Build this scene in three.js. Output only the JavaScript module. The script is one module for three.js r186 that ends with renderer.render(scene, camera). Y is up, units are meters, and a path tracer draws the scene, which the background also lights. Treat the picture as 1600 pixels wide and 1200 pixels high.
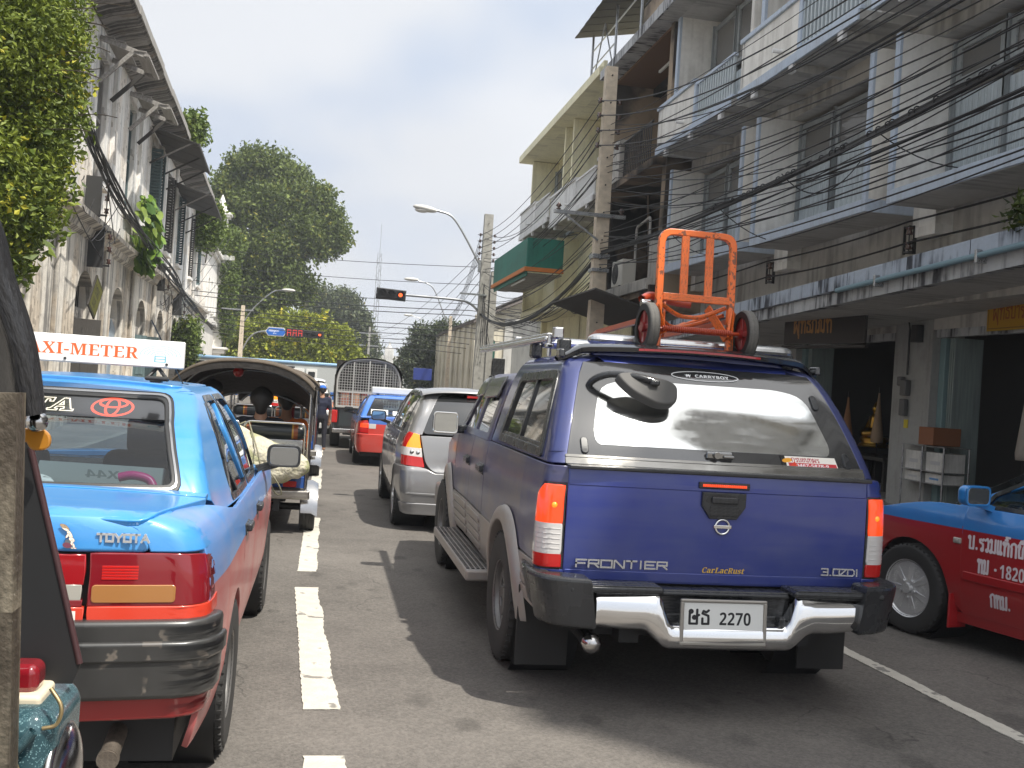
import * as THREE from 'three';
import { RoundedBoxGeometry } from 'three/addons/geometries/RoundedBoxGeometry.js';
import { mergeGeometries } from 'three/addons/utils/BufferGeometryUtils.js';
import { MarchingCubes } from 'three/addons/objects/MarchingCubes.js';

// ---------- camera, exposure, sun, sky ----------
const scene=new THREE.Scene();
const camera=new THREE.PerspectiveCamera(41.83, 4 / 3, 0.05, 3000);
camera.position.set(0, 1.53, 0);
camera.rotation.order='YXZ';
camera.rotation.set(0.0056, -0.1827, 0.065);
const renderer=new THREE.WebGLRenderer();
renderer.toneMapping=THREE.LinearToneMapping;
renderer.toneMappingExposure=1.55;
renderer.shadowMap.enabled=true;
const SUN=new THREE.Vector3(0.325, 0.877, 0.35).normalize();
const sun=new THREE.DirectionalLight(new THREE.Color().setRGB(1, 0.95, 0.86), 4.2);
sun.target.position.set(0, 0, -20); sun.position.copy(SUN).multiplyScalar(80).add(sun.target.position);
sun.castShadow=true; sun.shadow.radius=1.5; sun.shadow.mapSize.set(4096, 4096);
Object.assign(sun.shadow.camera, { left: -60, right: 60, top: 60, bottom: -60, near: 1, far: 200 });
sun.name='sun'; scene.add(sun, sun.target);

function rngOf(a) { return ()=>{ a=(a + 0x6D2B79F5) | 0; let t=Math.imul(a ^ (a >>> 15), 1 | a); t=(t + Math.imul(t ^ (t >>> 7), 61 | t)) ^ t; return ((t ^ (t >>> 14)) >>> 0) / 4294967296;};}
const PI=Math.PI, { sin, cos, abs, min, max, floor, ceil, sqrt, hypot, pow, exp, atan2 }=Math;
const mix=(a, b, t)=>a + (b - a) * t, clamp=(x, a=0, b=1)=>min(b, max(a, x)), sstep=(a, b, x)=>{ const t=clamp((x - a) / (b - a)); return t * t * (3 - 2 * t);};
// lattice noise with a period, so that textures tile
const PERM=(()=>{ const r=rngOf(11), p=Array.from({ length: 256 }, (_, i)=>i); for (let i=255; i > 0; i--) { const j=floor(r() * (i + 1)); [p[i], p[j]]=[p[j], p[i]];} return p.concat(p);})();
const hash2=(x, y)=>PERM[(PERM[x & 255] + y) & 255] / 255;
function vnoise(x, y, px=256, py=px) {
const ix=floor(x), iy=floor(y), fx=x - ix, fy=y - iy, m=(a, b)=>((a % b) + b) % b;
const u=fx * fx * (3 - 2 * fx), v=fy * fy * (3 - 2 * fy), x0=m(ix, px), x1=m(ix + 1, px), y0=m(iy, py), y1=m(iy + 1, py);
return mix(mix(hash2(x0, y0), hash2(x1, y0), u), mix(hash2(x0, y1), hash2(x1, y1), u), v);
}
function fbm(x, y, px, py=px, oct=4) { let s=0, a=0.5, t=0; for (let i=0; i < oct; i++) { s += a * vnoise(x + i * 17.3 * 0, y, px, py); t += a; a *= 0.5; x *= 2; y *= 2; px *= 2; py *= 2;} return s / t;}

{ // hazy, half clouded tropical sky
const W=1024, H=512, d=new Float32Array(W * H * 4);
for (let j=0; j < H; j++) {
const up=((j + 0.5) / H - 0.5) * PI, y=sin(up);
for (let i=0; i < W; i++) {
const az=((i + 0.5) / W - 0.5) * 2 * PI, x=cos(az) * cos(up), z=sin(az) * cos(up);
const c=x * SUN.x + y * SUN.y + z * SUN.z, yy=max(y, 0);
const k=1 / (yy + 0.28), cx=x * k * 1.6 + 9.3, cz=z * k * 1.6 + 4.1;
const n=fbm(cx, cz, 256, 256, 6), n2=fbm(cx * 0.45 + 40, cz * 0.45 + 13, 256, 256, 4);
const cloud=sstep(0.44, 0.62, n * 0.6 + n2 * 0.4 + 0.10 * (1 - yy));
const horizon=exp(-yy * 5);
const base=[mix(0.34, 0.50, horizon), mix(0.41, 0.51, horizon), mix(0.53, 0.535, horizon)];
const shade=0.92 + 0.18 * sstep(0.35, 0.7, n2);
const cl=[0.535 * shade, 0.545 * shade, 0.565 * shade];
const glow=0.85 * exp((c - 1) * 3.2) + 0.5 * exp((c - 1) * 40);
const o=(j * W + i) * 4;
for (let b=0; b < 3; b++) d[o + b]=y < 0?0.30 : (mix(base[b], cl[b], cloud * 0.85) + glow * [1, 0.97, 0.92][b]);
d[o + 3]=1;
}
}
const t=new THREE.DataTexture(d, W, H, THREE.RGBAFormat, THREE.FloatType);
t.mapping=THREE.EquirectangularReflectionMapping; t.magFilter=t.minFilter=THREE.LinearFilter; t.needsUpdate=true;
scene.background=t; scene.environment=t;
}

// ---------- helpers ----------
const V=(x, y, z)=>new THREE.Vector3(x, y, z);
const taken=new Map();
function numbered(n) { const k=taken.get(n) ?? 0; taken.set(n, k + 1); return k?n + '_' + String(k).padStart(3, '0') : n;}
function tag(o, label, category, group) { o.userData={ label, category }; if (group) o.userData.group=group; return o;}
function thing(name, label, category, pos=[0, 0, 0], turn=0, group) {
const o=new THREE.Group(); o.name=numbered(name); o.position.set(...pos); o.rotation.y=turn; scene.add(o);
return tag(o, label, category, group);
}
function add(name, geo, m, parent=scene, pos, rot) {
const o=new THREE.Mesh(geo, m); o.name=parent === scene?numbered(name) : name; o.castShadow=o.receiveShadow=true;
if (pos) o.position.set(...pos); if (rot) o.rotation.set(...rot);
parent.add(o); return o;
}
const adds=(n, gs, m, p)=>gs.forEach((g)=>add(n, g, m, p));
function struct(name, geo, m, pos) { const o=add(name, geo, m, scene, pos); o.userData={ kind: 'structure' }; return o;}
function sub(name, parent, pos=[0, 0, 0], rot) { const g=new THREE.Group(); g.name=name; g.position.set(...pos); if (rot) g.rotation.set(...rot); parent.add(g); return g;}
function copyOf(o, pos, turn, label) { const c=o.clone(); c.name=numbered(o.name.replace(/_\d{3}$/, '')); c.userData={ ...o.userData }; if (label) c.userData.label=label; if (pos) c.position.set(...pos); if (turn !== undefined) c.rotation.y=turn; scene.add(c); return c;}
const E3=new THREE.Euler(), M4=new THREE.Matrix4();
function put(g, x=0, y=0, z=0, rx=0, ry=0, rz=0) { if (rx || ry || rz) g.applyMatrix4(M4.makeRotationFromEuler(E3.set(rx, ry, rz))); return g.translate(x, y, z);}
const bx=(w, h, d, ...p)=>put(new THREE.BoxGeometry(w, h, d), ...p);
const rb=(w, h, d, r, ...p)=>put(new RoundedBoxGeometry(w, h, d, 2, min(r, w / 2.01, h / 2.01, d / 2.01)), ...p);
const b6=(x0, x1, y0, y1, z0, z1)=>bx(abs(x1 - x0), abs(y1 - y0), abs(z1 - z0), (x0 + x1) / 2, (y0 + y1) / 2, (z0 + z1) / 2);
const r6=(x0, x1, y0, y1, z0, z1, r=0.01)=>rb(abs(x1 - x0), abs(y1 - y0), abs(z1 - z0), r, (x0 + x1) / 2, (y0 + y1) / 2, (z0 + z1) / 2);
const cy=(r1, r2, h, n, ...p)=>put(new THREE.CylinderGeometry(r1, r2, h, n), ...p);
const UP=V(0, 1, 0), Q4=new THREE.Quaternion();
function rod(a, b, r, r2=r, n=8) {
const A=V(...a), B=V(...b), d=B.clone().sub(A), g=new THREE.CylinderGeometry(r2, r, d.length(), n);
return g.applyMatrix4(M4.makeRotationFromQuaternion(Q4.setFromUnitVectors(UP, d.clone().normalize()))).translate((A.x + B.x) / 2, (A.y + B.y) / 2, (A.z + B.z) / 2);
}
// a bar of rectangular section between two points; w across, h in the plane of UP
function bar(a, b, w, h, up=UP) {
const A=V(...a), B=V(...b), d=B.clone().sub(A), L=d.length(); d.normalize();
const s=V().crossVectors(up, d).normalize(), u=V().crossVectors(d, s);
return new THREE.BoxGeometry(w, h, L).applyMatrix4(new THREE.Matrix4().makeBasis(s, u, d)).translate((A.x + B.x) / 2, (A.y + B.y) / 2, (A.z + B.z) / 2);
}
const tube=(pts, r, seg=32, n=8, closed=false, tension=0.5)=>new THREE.TubeGeometry(new THREE.CatmullRomCurve3(pts.map((p)=>V(...p)), closed, 'catmullrom', tension), seg, r, n, closed);
// tube along straight runs with rounded bends
function pipe(pts, r, bend=0.05, n=8) {
const path=new THREE.CurvePath(), P=pts.map((p)=>V(...p)); let at=P[0];
for (let i=1; i < P.length; i++) {
if (i === P.length - 1) { path.add(new THREE.LineCurve3(at, P[i])); break;}
const din=P[i].clone().sub(P[i - 1]), dout=P[i + 1].clone().sub(P[i]), b=min(bend, din.length() * 0.45, dout.length() * 0.45);
const s=P[i].clone().addScaledVector(din.normalize(), -b), e=P[i].clone().addScaledVector(dout.normalize(), b);
path.add(new THREE.LineCurve3(at, s)); path.add(new THREE.QuadraticBezierCurve3(s, P[i], e)); at=e;
}
const gs=path.curves.map((c)=>new THREE.TubeGeometry(c, c.isLineCurve3?1 : 6, r, n, false));
return G(...gs);
}
function wire(a, b, sag, r=0.012, n=14, k=4) {
const pts=[]; for (let i=0; i <= n; i++) { const t=i / n; pts.push(V(mix(a[0], b[0], t), mix(a[1], b[1], t) - sag * 4 * t * (1 - t), mix(a[2], b[2], t)));}
return new THREE.TubeGeometry(new THREE.CatmullRomCurve3(pts), n, r, k, false);
}
function G(...gs) {
gs=gs.flat(9).filter(Boolean).map((g)=>{ const h=g.index?g.toNonIndexed() : g; for (const k of Object.keys(h.attributes)) if (!['position', 'normal', 'uv'].includes(k)) h.deleteAttribute(k); h.morphAttributes={}; if (!h.attributes.uv) h.setAttribute('uv', new THREE.BufferAttribute(new Float32Array(h.attributes.position.count * 2), 2)); return h;});
return gs.length === 1?gs[0] : mergeGeometries(gs);
}
// uv in metres, projected along each face's main axis
function muv(g, s=1, ox=0, oy=0) {
g=g.index?g.toNonIndexed() : g; const p=g.attributes.position, n=g.attributes.normal, uv=new Float32Array(p.count * 2);
for (let i=0; i < p.count; i += 3) {
let nx=0, ny=0, nz=0; for (let k=0; k < 3; k++) { nx += abs(n.getX(i + k)); ny += abs(n.getY(i + k)); nz += abs(n.getZ(i + k));}
for (let k=i; k < i + 3; k++) {
const x=p.getX(k), y=p.getY(k), z=p.getZ(k), [a, b]=ny >= nx && ny >= nz?[x, z] : nx > nz?[z, y] : [x, y];
uv[k * 2]=a / s + ox; uv[k * 2 + 1]=b / s + oy;
}
}
return g.setAttribute('uv', new THREE.BufferAttribute(uv, 2));
}
const shapeOf=(pts, holes=[])=>{ const s=new THREE.Shape(pts.map((p)=>new THREE.Vector2(...p))); for (const h of holes) s.holes.push(new THREE.Path(h.map((p)=>new THREE.Vector2(...p)))); return s;};
function extr(pts, depth, bevel=0, holes=[], seg=2) {
return new THREE.ExtrudeGeometry(shapeOf(pts, holes), { depth: depth - 2 * bevel, bevelEnabled: bevel > 0, bevelThickness: bevel, bevelSize: bevel, bevelOffset: -bevel, bevelSegments: seg, curveSegments: 10 }).translate(0, 0, bevel);
}
const lathe=(pts, n=24)=>new THREE.LatheGeometry(pts.map((p)=>new THREE.Vector2(...p)), n);
const arc=(cx, cy_, r, a0, a1, n=12)=>Array.from({ length: n + 1 }, (_, i)=>[cx + r * cos(mix(a0, a1, i / n)), cy_ + r * sin(mix(a0, a1, i / n))]);
// polygon with rounded corners: [x, y, radius]
function fil(pts, n=4) {
const out=[];
pts.forEach((p, i)=>{
const r=p[2] || 0; if (!r) { out.push([p[0], p[1]]); return;}
const a=pts[(i + pts.length - 1) % pts.length], b=pts[(i + 1) % pts.length];
const la=hypot(a[0] - p[0], a[1] - p[1]), lb=hypot(b[0] - p[0], b[1] - p[1]), k=min(r, la * 0.49, lb * 0.49);
const s=[p[0] + (a[0] - p[0]) / la * k, p[1] + (a[1] - p[1]) / la * k], e=[p[0] + (b[0] - p[0]) / lb * k, p[1] + (b[1] - p[1]) / lb * k];
for (let j=0; j <= n; j++) { const t=j / n; out.push([(1 - t) * (1 - t) * s[0] + 2 * t * (1 - t) * p[0] + t * t * e[0], (1 - t) * (1 - t) * s[1] + 2 * t * (1 - t) * p[1] + t * t * e[1]]);}
});
return out;
}
const rect=(x0, x1, y0, y1, r=0)=>fil([[x0, y0, r], [x1, y0, r], [x1, y1, r], [x0, y1, r]]);

// ---------- textures and materials ----------
const toS=(x)=>{ x=clamp(x); return 255 * (x <= 0.0031308?x * 12.92 : 1.055 * pow(x, 1 / 2.4) - 0.055);};
function tex(w, h, fn, srgb=true) {
const d=new Uint8Array(w * h * 4);
for (let j=0; j < h; j++) for (let i=0; i < w; i++) { const c=fn((i + 0.5) / w, (j + 0.5) / h), o=(j * w + i) * 4; for (let k=0; k < 3; k++) d[o + k]=srgb?toS(c[k]) : 255 * clamp(typeof c === 'number'?c : c[k]); d[o + 3]=255;}
const t=new THREE.DataTexture(d, w, h); t.wrapS=t.wrapT=THREE.RepeatWrapping; t.magFilter=THREE.LinearFilter; t.minFilter=THREE.LinearMipmapLinearFilter; t.generateMipmaps=true;
if (srgb) t.colorSpace=THREE.SRGBColorSpace; t.needsUpdate=true; return t;
}
const rep=(t, sx, sy=sx)=>{ const c=t.clone(); c.repeat.set(sx, sy); c.needsUpdate=true; return c;};
function canvasTex(w, h, draw) { const c=document.createElement('canvas'); c.width=w; c.height=h; draw(c.getContext('2d'), w, h); const t=new THREE.CanvasTexture(c); t.colorSpace=THREE.SRGBColorSpace; t.anisotropy=8; return t;}
const col=(c)=>c instanceof THREE.Color?c : Array.isArray(c)?new THREE.Color().setRGB(...c) : new THREE.Color(c);
const std=(c, r=0.7, o={})=>new THREE.MeshStandardMaterial({ color: col(c), roughness: r, ...o });
const phy=(c, r=0.4, o={})=>new THREE.MeshPhysicalMaterial({ color: col(c), roughness: r, ...o });
const tri3=(a, b, t)=>[mix(a[0], b[0], t), mix(a[1], b[1], t), mix(a[2], b[2], t)];

const T={};
T.grain=tex(512, 512, (u, v)=>{ const n=0.5 * fbm(u * 8, v * 8, 8, 8, 6) + 0.5 * hash2(floor(u * 512), floor(v * 512)) * 0.5 + 0.2; return n;}, false);
T.bump=tex(512, 512, (u, v)=>fbm(u * 6, v * 6, 6, 6, 7), false);
{ // worn city asphalt
const r=rngOf(3), spots=Array.from({ length: 70 }, ()=>[r(), r(), 0.004 + 0.016 * r() * r(), 0.3 + 0.7 * r()]);
T.asphalt=tex(1024, 1024, (u, v)=>{
const big=fbm(u * 4, v * 4, 4, 4, 5), mid=fbm(u * 24, v * 24, 24, 24, 3), g=hash2(floor(u * 1024) * 3, floor(v * 1024) * 7), g2=vnoise(u * 340, v * 340, 340);
const ck=abs(fbm(u * 5, v * 5, 5, 5, 5) - 0.5), cr=sstep(0.007, 0.002, ck) * sstep(0.5, 0.6, fbm(u * 3 + 64, v * 3, 256, 256, 3)); let k=(0.78 - 0.28 * cr) + 0.34 * (big - 0.5) + 0.22 * (mid - 0.5) + 0.30 * (g - 0.5) + 0.3 * (g2 - 0.5);
for (const s of spots) { const dx=min(abs(u - s[0]), 1 - abs(u - s[0])), dy=min(abs(v - s[1]), 1 - abs(v - s[1])), q=hypot(dx, dy * 0.6) / s[2]; if (q < 1.6) k *= 1 - 0.33 * s[3] * sstep(1.4, 0.5, q + (mid - 0.5) * 1.6);}
return [0.152 * k, 0.138 * k, 0.123 * k];
});
T.asphaltB=tex(512, 512, (u, v)=>0.5 * vnoise(u * 200, v * 200, 200) + 0.5 * vnoise(u * 90, v * 90, 90), false);
}
const M={};
M.asphalt=std([1, 1, 1], 0.88, { map: rep(T.asphalt, 1 / 4.3), bumpMap: rep(T.asphaltB, 1 / 1.1), bumpScale: 0.004 });
T.roadpaint=tex(512, 512, (u, v)=>{ const n=fbm(u * 20, v * 20, 20, 20, 5), c=fbm(u * 5, v * 5, 5, 5, 4); const w=sstep(0.66, 0.74, n * 0.75 + c * 0.3); const k=0.9 + 0.3 * (n - 0.5); return tri3([0.56 * k, 0.53 * k, 0.46 * k], [0.2, 0.19, 0.17], w);});
M.roadpaint=std([1, 1, 1], 0.75, { map: rep(T.roadpaint, 1 / 1.3), bumpMap: rep(T.asphaltB, 1 / 1.1), bumpScale: 0.003 });
T.conc=tex(1024, 1024, (u, v)=>{ const a=fbm(u * 5, v * 5, 5, 5, 6), st=fbm(u * 40, v * 3, 40, 3, 4), g=hash2(floor(u * 1024), floor(v * 1024)); const k=0.82 + 0.5 * (a - 0.5) + 0.30 * (st - 0.5) + 0.12 * (g - 0.5); return [0.9 * k, 0.885 * k, 0.86 * k];});
M.conc=std([0.36, 0.345, 0.32], 0.85, { map: rep(T.conc, 1 / 3), bumpMap: rep(T.bump, 1 / 1.2), bumpScale: 0.006 });
M.pave=std([0.30, 0.28, 0.26], 0.88, { map: rep(T.conc, 1 / 2.2), bumpMap: rep(T.bump, 1), bumpScale: 0.008 });
M.black=std([0.012, 0.012, 0.013], 0.6);
M.rubber=std([0.022, 0.021, 0.02], 0.82, { bumpMap: rep(T.grain, 4), bumpScale: 0.001 });
M.blackPlastic=std([0.028, 0.029, 0.031], 0.5, { roughnessMap: rep(T.bump, 3) });
M.chrome=std([0.78, 0.78, 0.78], 0.08, { metalness: 1 });
M.steel=std([0.52, 0.51, 0.5], 0.3, { metalness: 1, roughnessMap: rep(T.grain, 2) });
M.galv=std([0.38, 0.39, 0.4], 0.5, { metalness: 0.7, roughnessMap: rep(T.grain, 2) });
M.darkmetal=std([0.06, 0.06, 0.06], 0.5, { metalness: 0.6 });
M.wire=std([0.018, 0.018, 0.02], 0.6);
M.glassDark=phy([0.012, 0.013, 0.014], 0.04, { specularIntensity: 1.3 });
M.glass=phy([0.82, 0.86, 0.86], 0.01, { transmission: 1, thickness: 0, ior: 1.5 });
M.white=std([0.72, 0.72, 0.7], 0.55, { map: rep(T.conc, 1 / 3) });
// shared normals for faces that meet at less than an angle, over coincident corners
function smooth(g, ang=0.7) {
g=g.index?g.toNonIndexed() : g; const p=g.attributes.position, n=p.count, fn=[], key=[], groups=new Map(), a=V(), b=V(), c=V();
for (let i=0; i < n; i += 3) { a.fromBufferAttribute(p, i); b.fromBufferAttribute(p, i + 1).sub(a); c.fromBufferAttribute(p, i + 2).sub(a); fn.push(V().crossVectors(b, c));}
for (let i=0; i < n; i++) { const k=`${Math.round(p.getX(i) * 5e3)},${Math.round(p.getY(i) * 5e3)},${Math.round(p.getZ(i) * 5e3)}`; key.push(k); if (!groups.has(k)) groups.set(k, new Set()); groups.get(k).add(floor(i / 3));}
const N=new Float32Array(n * 3), ca=cos(ang);
for (let i=0; i < n; i++) { const f=fn[floor(i / 3)], L=f.length() || 1e-12, s=V(); for (const j of groups.get(key[i])) { const h=fn[j], l=h.length() || 1e-12; if (f.dot(h) / (L * l) >= ca - 1e-6) s.add(h);} s.normalize().toArray(N, i * 3);}
return g.setAttribute('normal', new THREE.BufferAttribute(N, 3));
}
// ---------- car bodies: panels cut from smooth skins, each with a thickness, a rounded edge and a real gap to its neighbour ----------
function skin({ W, zr, r=0.08, bow=0.02, taper=()=>0, front=false, Wref }) {
const W0=Wref ?? W(0.8), q1=W0 - r, al=r * PI / 2, sg=front?-1 : 1;
const S=(q, y)=>{
const s=q < 0?-1 : 1, a=abs(q), w=W(y), z0=zr(y); let x, z;
if (a < q1) { x=a / q1 * (w - r); z=z0 - bow * (a / q1) ** 2;}
else if (a < q1 + al) { const t=(a - q1) / r; x=w - r + r * sin(t); z=z0 - bow - r + r * cos(t);}
else { x=w; z=z0 - bow - r - (a - q1 - al);}
z *= sg; x -= taper(z, y) * clamp(a / q1);
return [s * x, y, z];
};
S.side=(z, y, s=1)=>s * (q1 + al + (zr(y) - bow - r - z * sg));
S.end=(x, y)=>x / (W(y) - r) * q1;
S.corner=q1; S.al=al;
return S;
}
const NE=0.002;
function frame(S, q, y) {
const a=S(q - NE, y), b=S(q + NE, y), c=S(q, y - NE), d=S(q, y + NE);
const ux=b[0] - a[0], uy=b[1] - a[1], uz=b[2] - a[2], vx=d[0] - c[0], vy=d[1] - c[1], vz=d[2] - c[2];
const n=V(uy * vz - uz * vy, uz * vx - ux * vz, ux * vy - uy * vx); return n.normalize();
}
const area2=(p)=>p.reduce((s, a, i)=>{ const b=p[(i + 1) % p.length]; return s + a[0] * b[1] - b[0] * a[1];}, 0);
function dens(pts, h) { const out=[]; pts.forEach((a, i)=>{ const b=pts[(i + 1) % pts.length], n=max(1, ceil(hypot(b[0] - a[0], b[1] - a[1]) / h)); for (let k=0; k < n; k++) out.push([mix(a[0], b[0], k / n), mix(a[1], b[1], k / n)]);}); return out;}
function inset(pts, d) { // move every edge inwards by d
if (!d) return pts; const s=area2(pts) > 0?1 : -1, n=pts.length;
return pts.map((p, i)=>{
const a=pts[(i + n - 1) % n], b=pts[(i + 1) % n]; let e1=[p[0] - a[0], p[1] - a[1]], e2=[b[0] - p[0], b[1] - p[1]]; const l1=hypot(...e1) || 1e-9, l2=hypot(...e2) || 1e-9;
const n1=[-e1[1] / l1 * s, e1[0] / l1 * s], n2=[-e2[1] / l2 * s, e2[0] / l2 * s], m=[n1[0] + n2[0], n1[1] + n2[1]], k=d / max(0.35, (m[0] * n1[0] + m[1] * n1[1]));
return [p[0] + m[0] * k, p[1] + m[1] * k];
});
}
// a panel: outer loop and holes in (q, y) of the skin S
function patch(S, outer, { holes=[], off=0, h=0.09, bev=0.003, th=0.02, gap=0, center=[0, 0.8, -2], map }={}) {
const cv=map?(l)=>dens(l, h).map(map) : (l)=>dens(l, h);
const loops=[outer, ...holes].map((l, i)=>{ let p=inset(l, i?-gap * 0 : gap); p=cv(p); const ccw=area2(p) > 0; return (i === 0) === ccw?p : p.reverse();});
const pts=loops.flat().map((p)=>[p[0], p[1]]), v2=loops.map((l)=>l.map((p)=>new THREE.Vector2(p[0], p[1])));
let tris=THREE.ShapeUtils.triangulateShape(v2[0], v2.slice(1));
const mid=new Map(), H2=(h * 1.3) ** 2, nb=pts.length;
for (let pass=0; pass < 9; pass++) {
const out=[]; let any=false; mid.clear();
const long=(a, b)=>!(a < nb && b < nb && pass > 99) && (pts[a][0] - pts[b][0]) ** 2 + (pts[a][1] - pts[b][1]) ** 2 > H2;
const m=(a, b)=>{ const k=a < b?a * 1e6 + b : b * 1e6 + a; if (!mid.has(k)) { mid.set(k, pts.length); pts.push([(pts[a][0] + pts[b][0]) / 2, (pts[a][1] + pts[b][1]) / 2]);} return mid.get(k);};
for (const [a, b, c] of tris) {
const f=[long(a, b), long(b, c), long(c, a)], n=f[0] + f[1] + f[2];
if (!n) { out.push([a, b, c]); continue;} any=true;
if (n === 3) { const x=m(a, b), y=m(b, c), z=m(c, a); out.push([a, x, z], [x, b, y], [z, y, c], [x, y, z]);}
else { let [p, q, r]=f[0] && !f[2]?[a, b, c] : f[1] && !f[0]?[b, c, a] : [c, a, b]; // first edge p-q is split, r-p is not
const x=m(p, q); if (n === 1) out.push([p, x, r], [x, q, r]); else { const y=m(q, r); out.push([p, x, r], [x, y, r], [x, q, y]);} }
}
tris=out; if (!any) break;
}
const P=[], N=[], U=[], nrm=pts.map((p)=>frame(S, ...p)), pos=pts.map((p, i)=>V(...S(...p)).addScaledVector(nrm[i], off));
const fl=nrm[0].dot(pos[0].clone().sub(V(...center))) < 0?-1 : 1;
if (fl < 0) nrm.forEach((n)=>n.negate()), off && pos.forEach((p, i)=>p.addScaledVector(nrm[i], 2 * off));
const push=(p, n, u)=>{ P.push(p.x, p.y, p.z); N.push(n.x, n.y, n.z); U.push(u[0], u[1]);};
for (const t of tris) for (const i of fl > 0?t : [t[0], t[2], t[1]]) push(pos[i], nrm[i], pts[i]);
let base=0;
for (const l of loops) { // rounded edge and return
const n=l.length, ring=l.map((_, k)=>{
const i=base + k, a=pos[base + (k + n - 1) % n], b=pos[base + (k + 1) % n], t=b.clone().sub(a).normalize(), o=V().crossVectors(t, nrm[i]).multiplyScalar(fl);
const c=nrm[i].clone().add(o).normalize();
return [[pos[i], nrm[i]], [pos[i].clone().addScaledVector(o, bev * 0.7).addScaledVector(nrm[i], -bev * 0.3), c], [pos[i].clone().addScaledVector(o, bev).addScaledVector(nrm[i], -bev), o], [pos[i].clone().addScaledVector(o, bev).addScaledVector(nrm[i], -th), o]];
});
for (let k=0; k < n; k++) { const A=ring[k], B=ring[(k + 1) % n], u=pts[base + k]; for (let j=0; j < 3; j++) for (const [q, w] of fl > 0?[[A, j], [A, j + 1], [B, j + 1], [A, j], [B, j + 1], [B, j]] : [[A, j], [B, j + 1], [A, j + 1], [A, j], [B, j], [B, j + 1]]) push(q[w][0], q[w][1], u);}
base += n;
}
const g=new THREE.BufferGeometry();
g.setAttribute('position', new THREE.Float32BufferAttribute(P, 3)); g.setAttribute('normal', new THREE.Float32BufferAttribute(N, 3)); g.setAttribute('uv', new THREE.Float32BufferAttribute(U, 2));
return g;
}
// loops given as real coordinates: side loops (z, y), end loops (x, y)
const onSide=(S, s)=>({ map: ([z, y])=>[S.side(z, y, s), y] });
const onEnd=(S)=>({ map: ([x, y])=>[S.end(x, y), y] });
const mirx=(pts)=>pts.map(([x, y])=>[-x, y]);
// mixed loops: ['r', x, y] on the end face, ['s', z, y] on the side, ['q', q, y] as is
const mixed=(S, pts, s=1)=>pts.map(([k, a, y])=>[k === 'r'?S.end(a, y) * s : k === 's'?S.side(a, y, s) : a * s, y]);
const profile=(...pts)=>(y)=>{ if (y <= pts[0][0]) return pts[0][1]; for (let i=1; i < pts.length; i++) if (y <= pts[i][0]) { const [a, b]=pts[i - 1], [c, d]=pts[i]; return mix(b, d, (y - a) / (c - a));} return pts[pts.length - 1][1];};
function smoothProfile(...pts) { // monotone-ish cubic through the points
const n=pts.length, m=pts.map((p, i)=>i === 0?(pts[1][1] - p[1]) / (pts[1][0] - p[0]) : i === n - 1?(p[1] - pts[i - 1][1]) / (p[0] - pts[i - 1][0]) : (()=>{ const a=(p[1] - pts[i - 1][1]) / (p[0] - pts[i - 1][0]), b=(pts[i + 1][1] - p[1]) / (pts[i + 1][0] - p[0]); return a * b <= 0?0 : 2 * a * b / (a + b);})());
return (x)=>{ if (x <= pts[0][0]) return pts[0][1] + (x - pts[0][0]) * m[0]; if (x >= pts[n - 1][0]) return pts[n - 1][1] + (x - pts[n - 1][0]) * m[n - 1]; let i=1; while (x > pts[i][0]) i++; const [x0, y0]=pts[i - 1], [x1, y1]=pts[i], w=x1 - x0, t=(x - x0) / w; return (2 * t ** 3 - 3 * t * t + 1) * y0 + (t ** 3 - 2 * t * t + t) * w * m[i - 1] + (-2 * t ** 3 + 3 * t * t) * y1 + (t ** 3 - t * t) * w * m[i];};
}
M.seat=std([0.05, 0.055, 0.065], 0.85, { bumpMap: rep(T.grain, 6), bumpScale: 0.001 });
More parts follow.
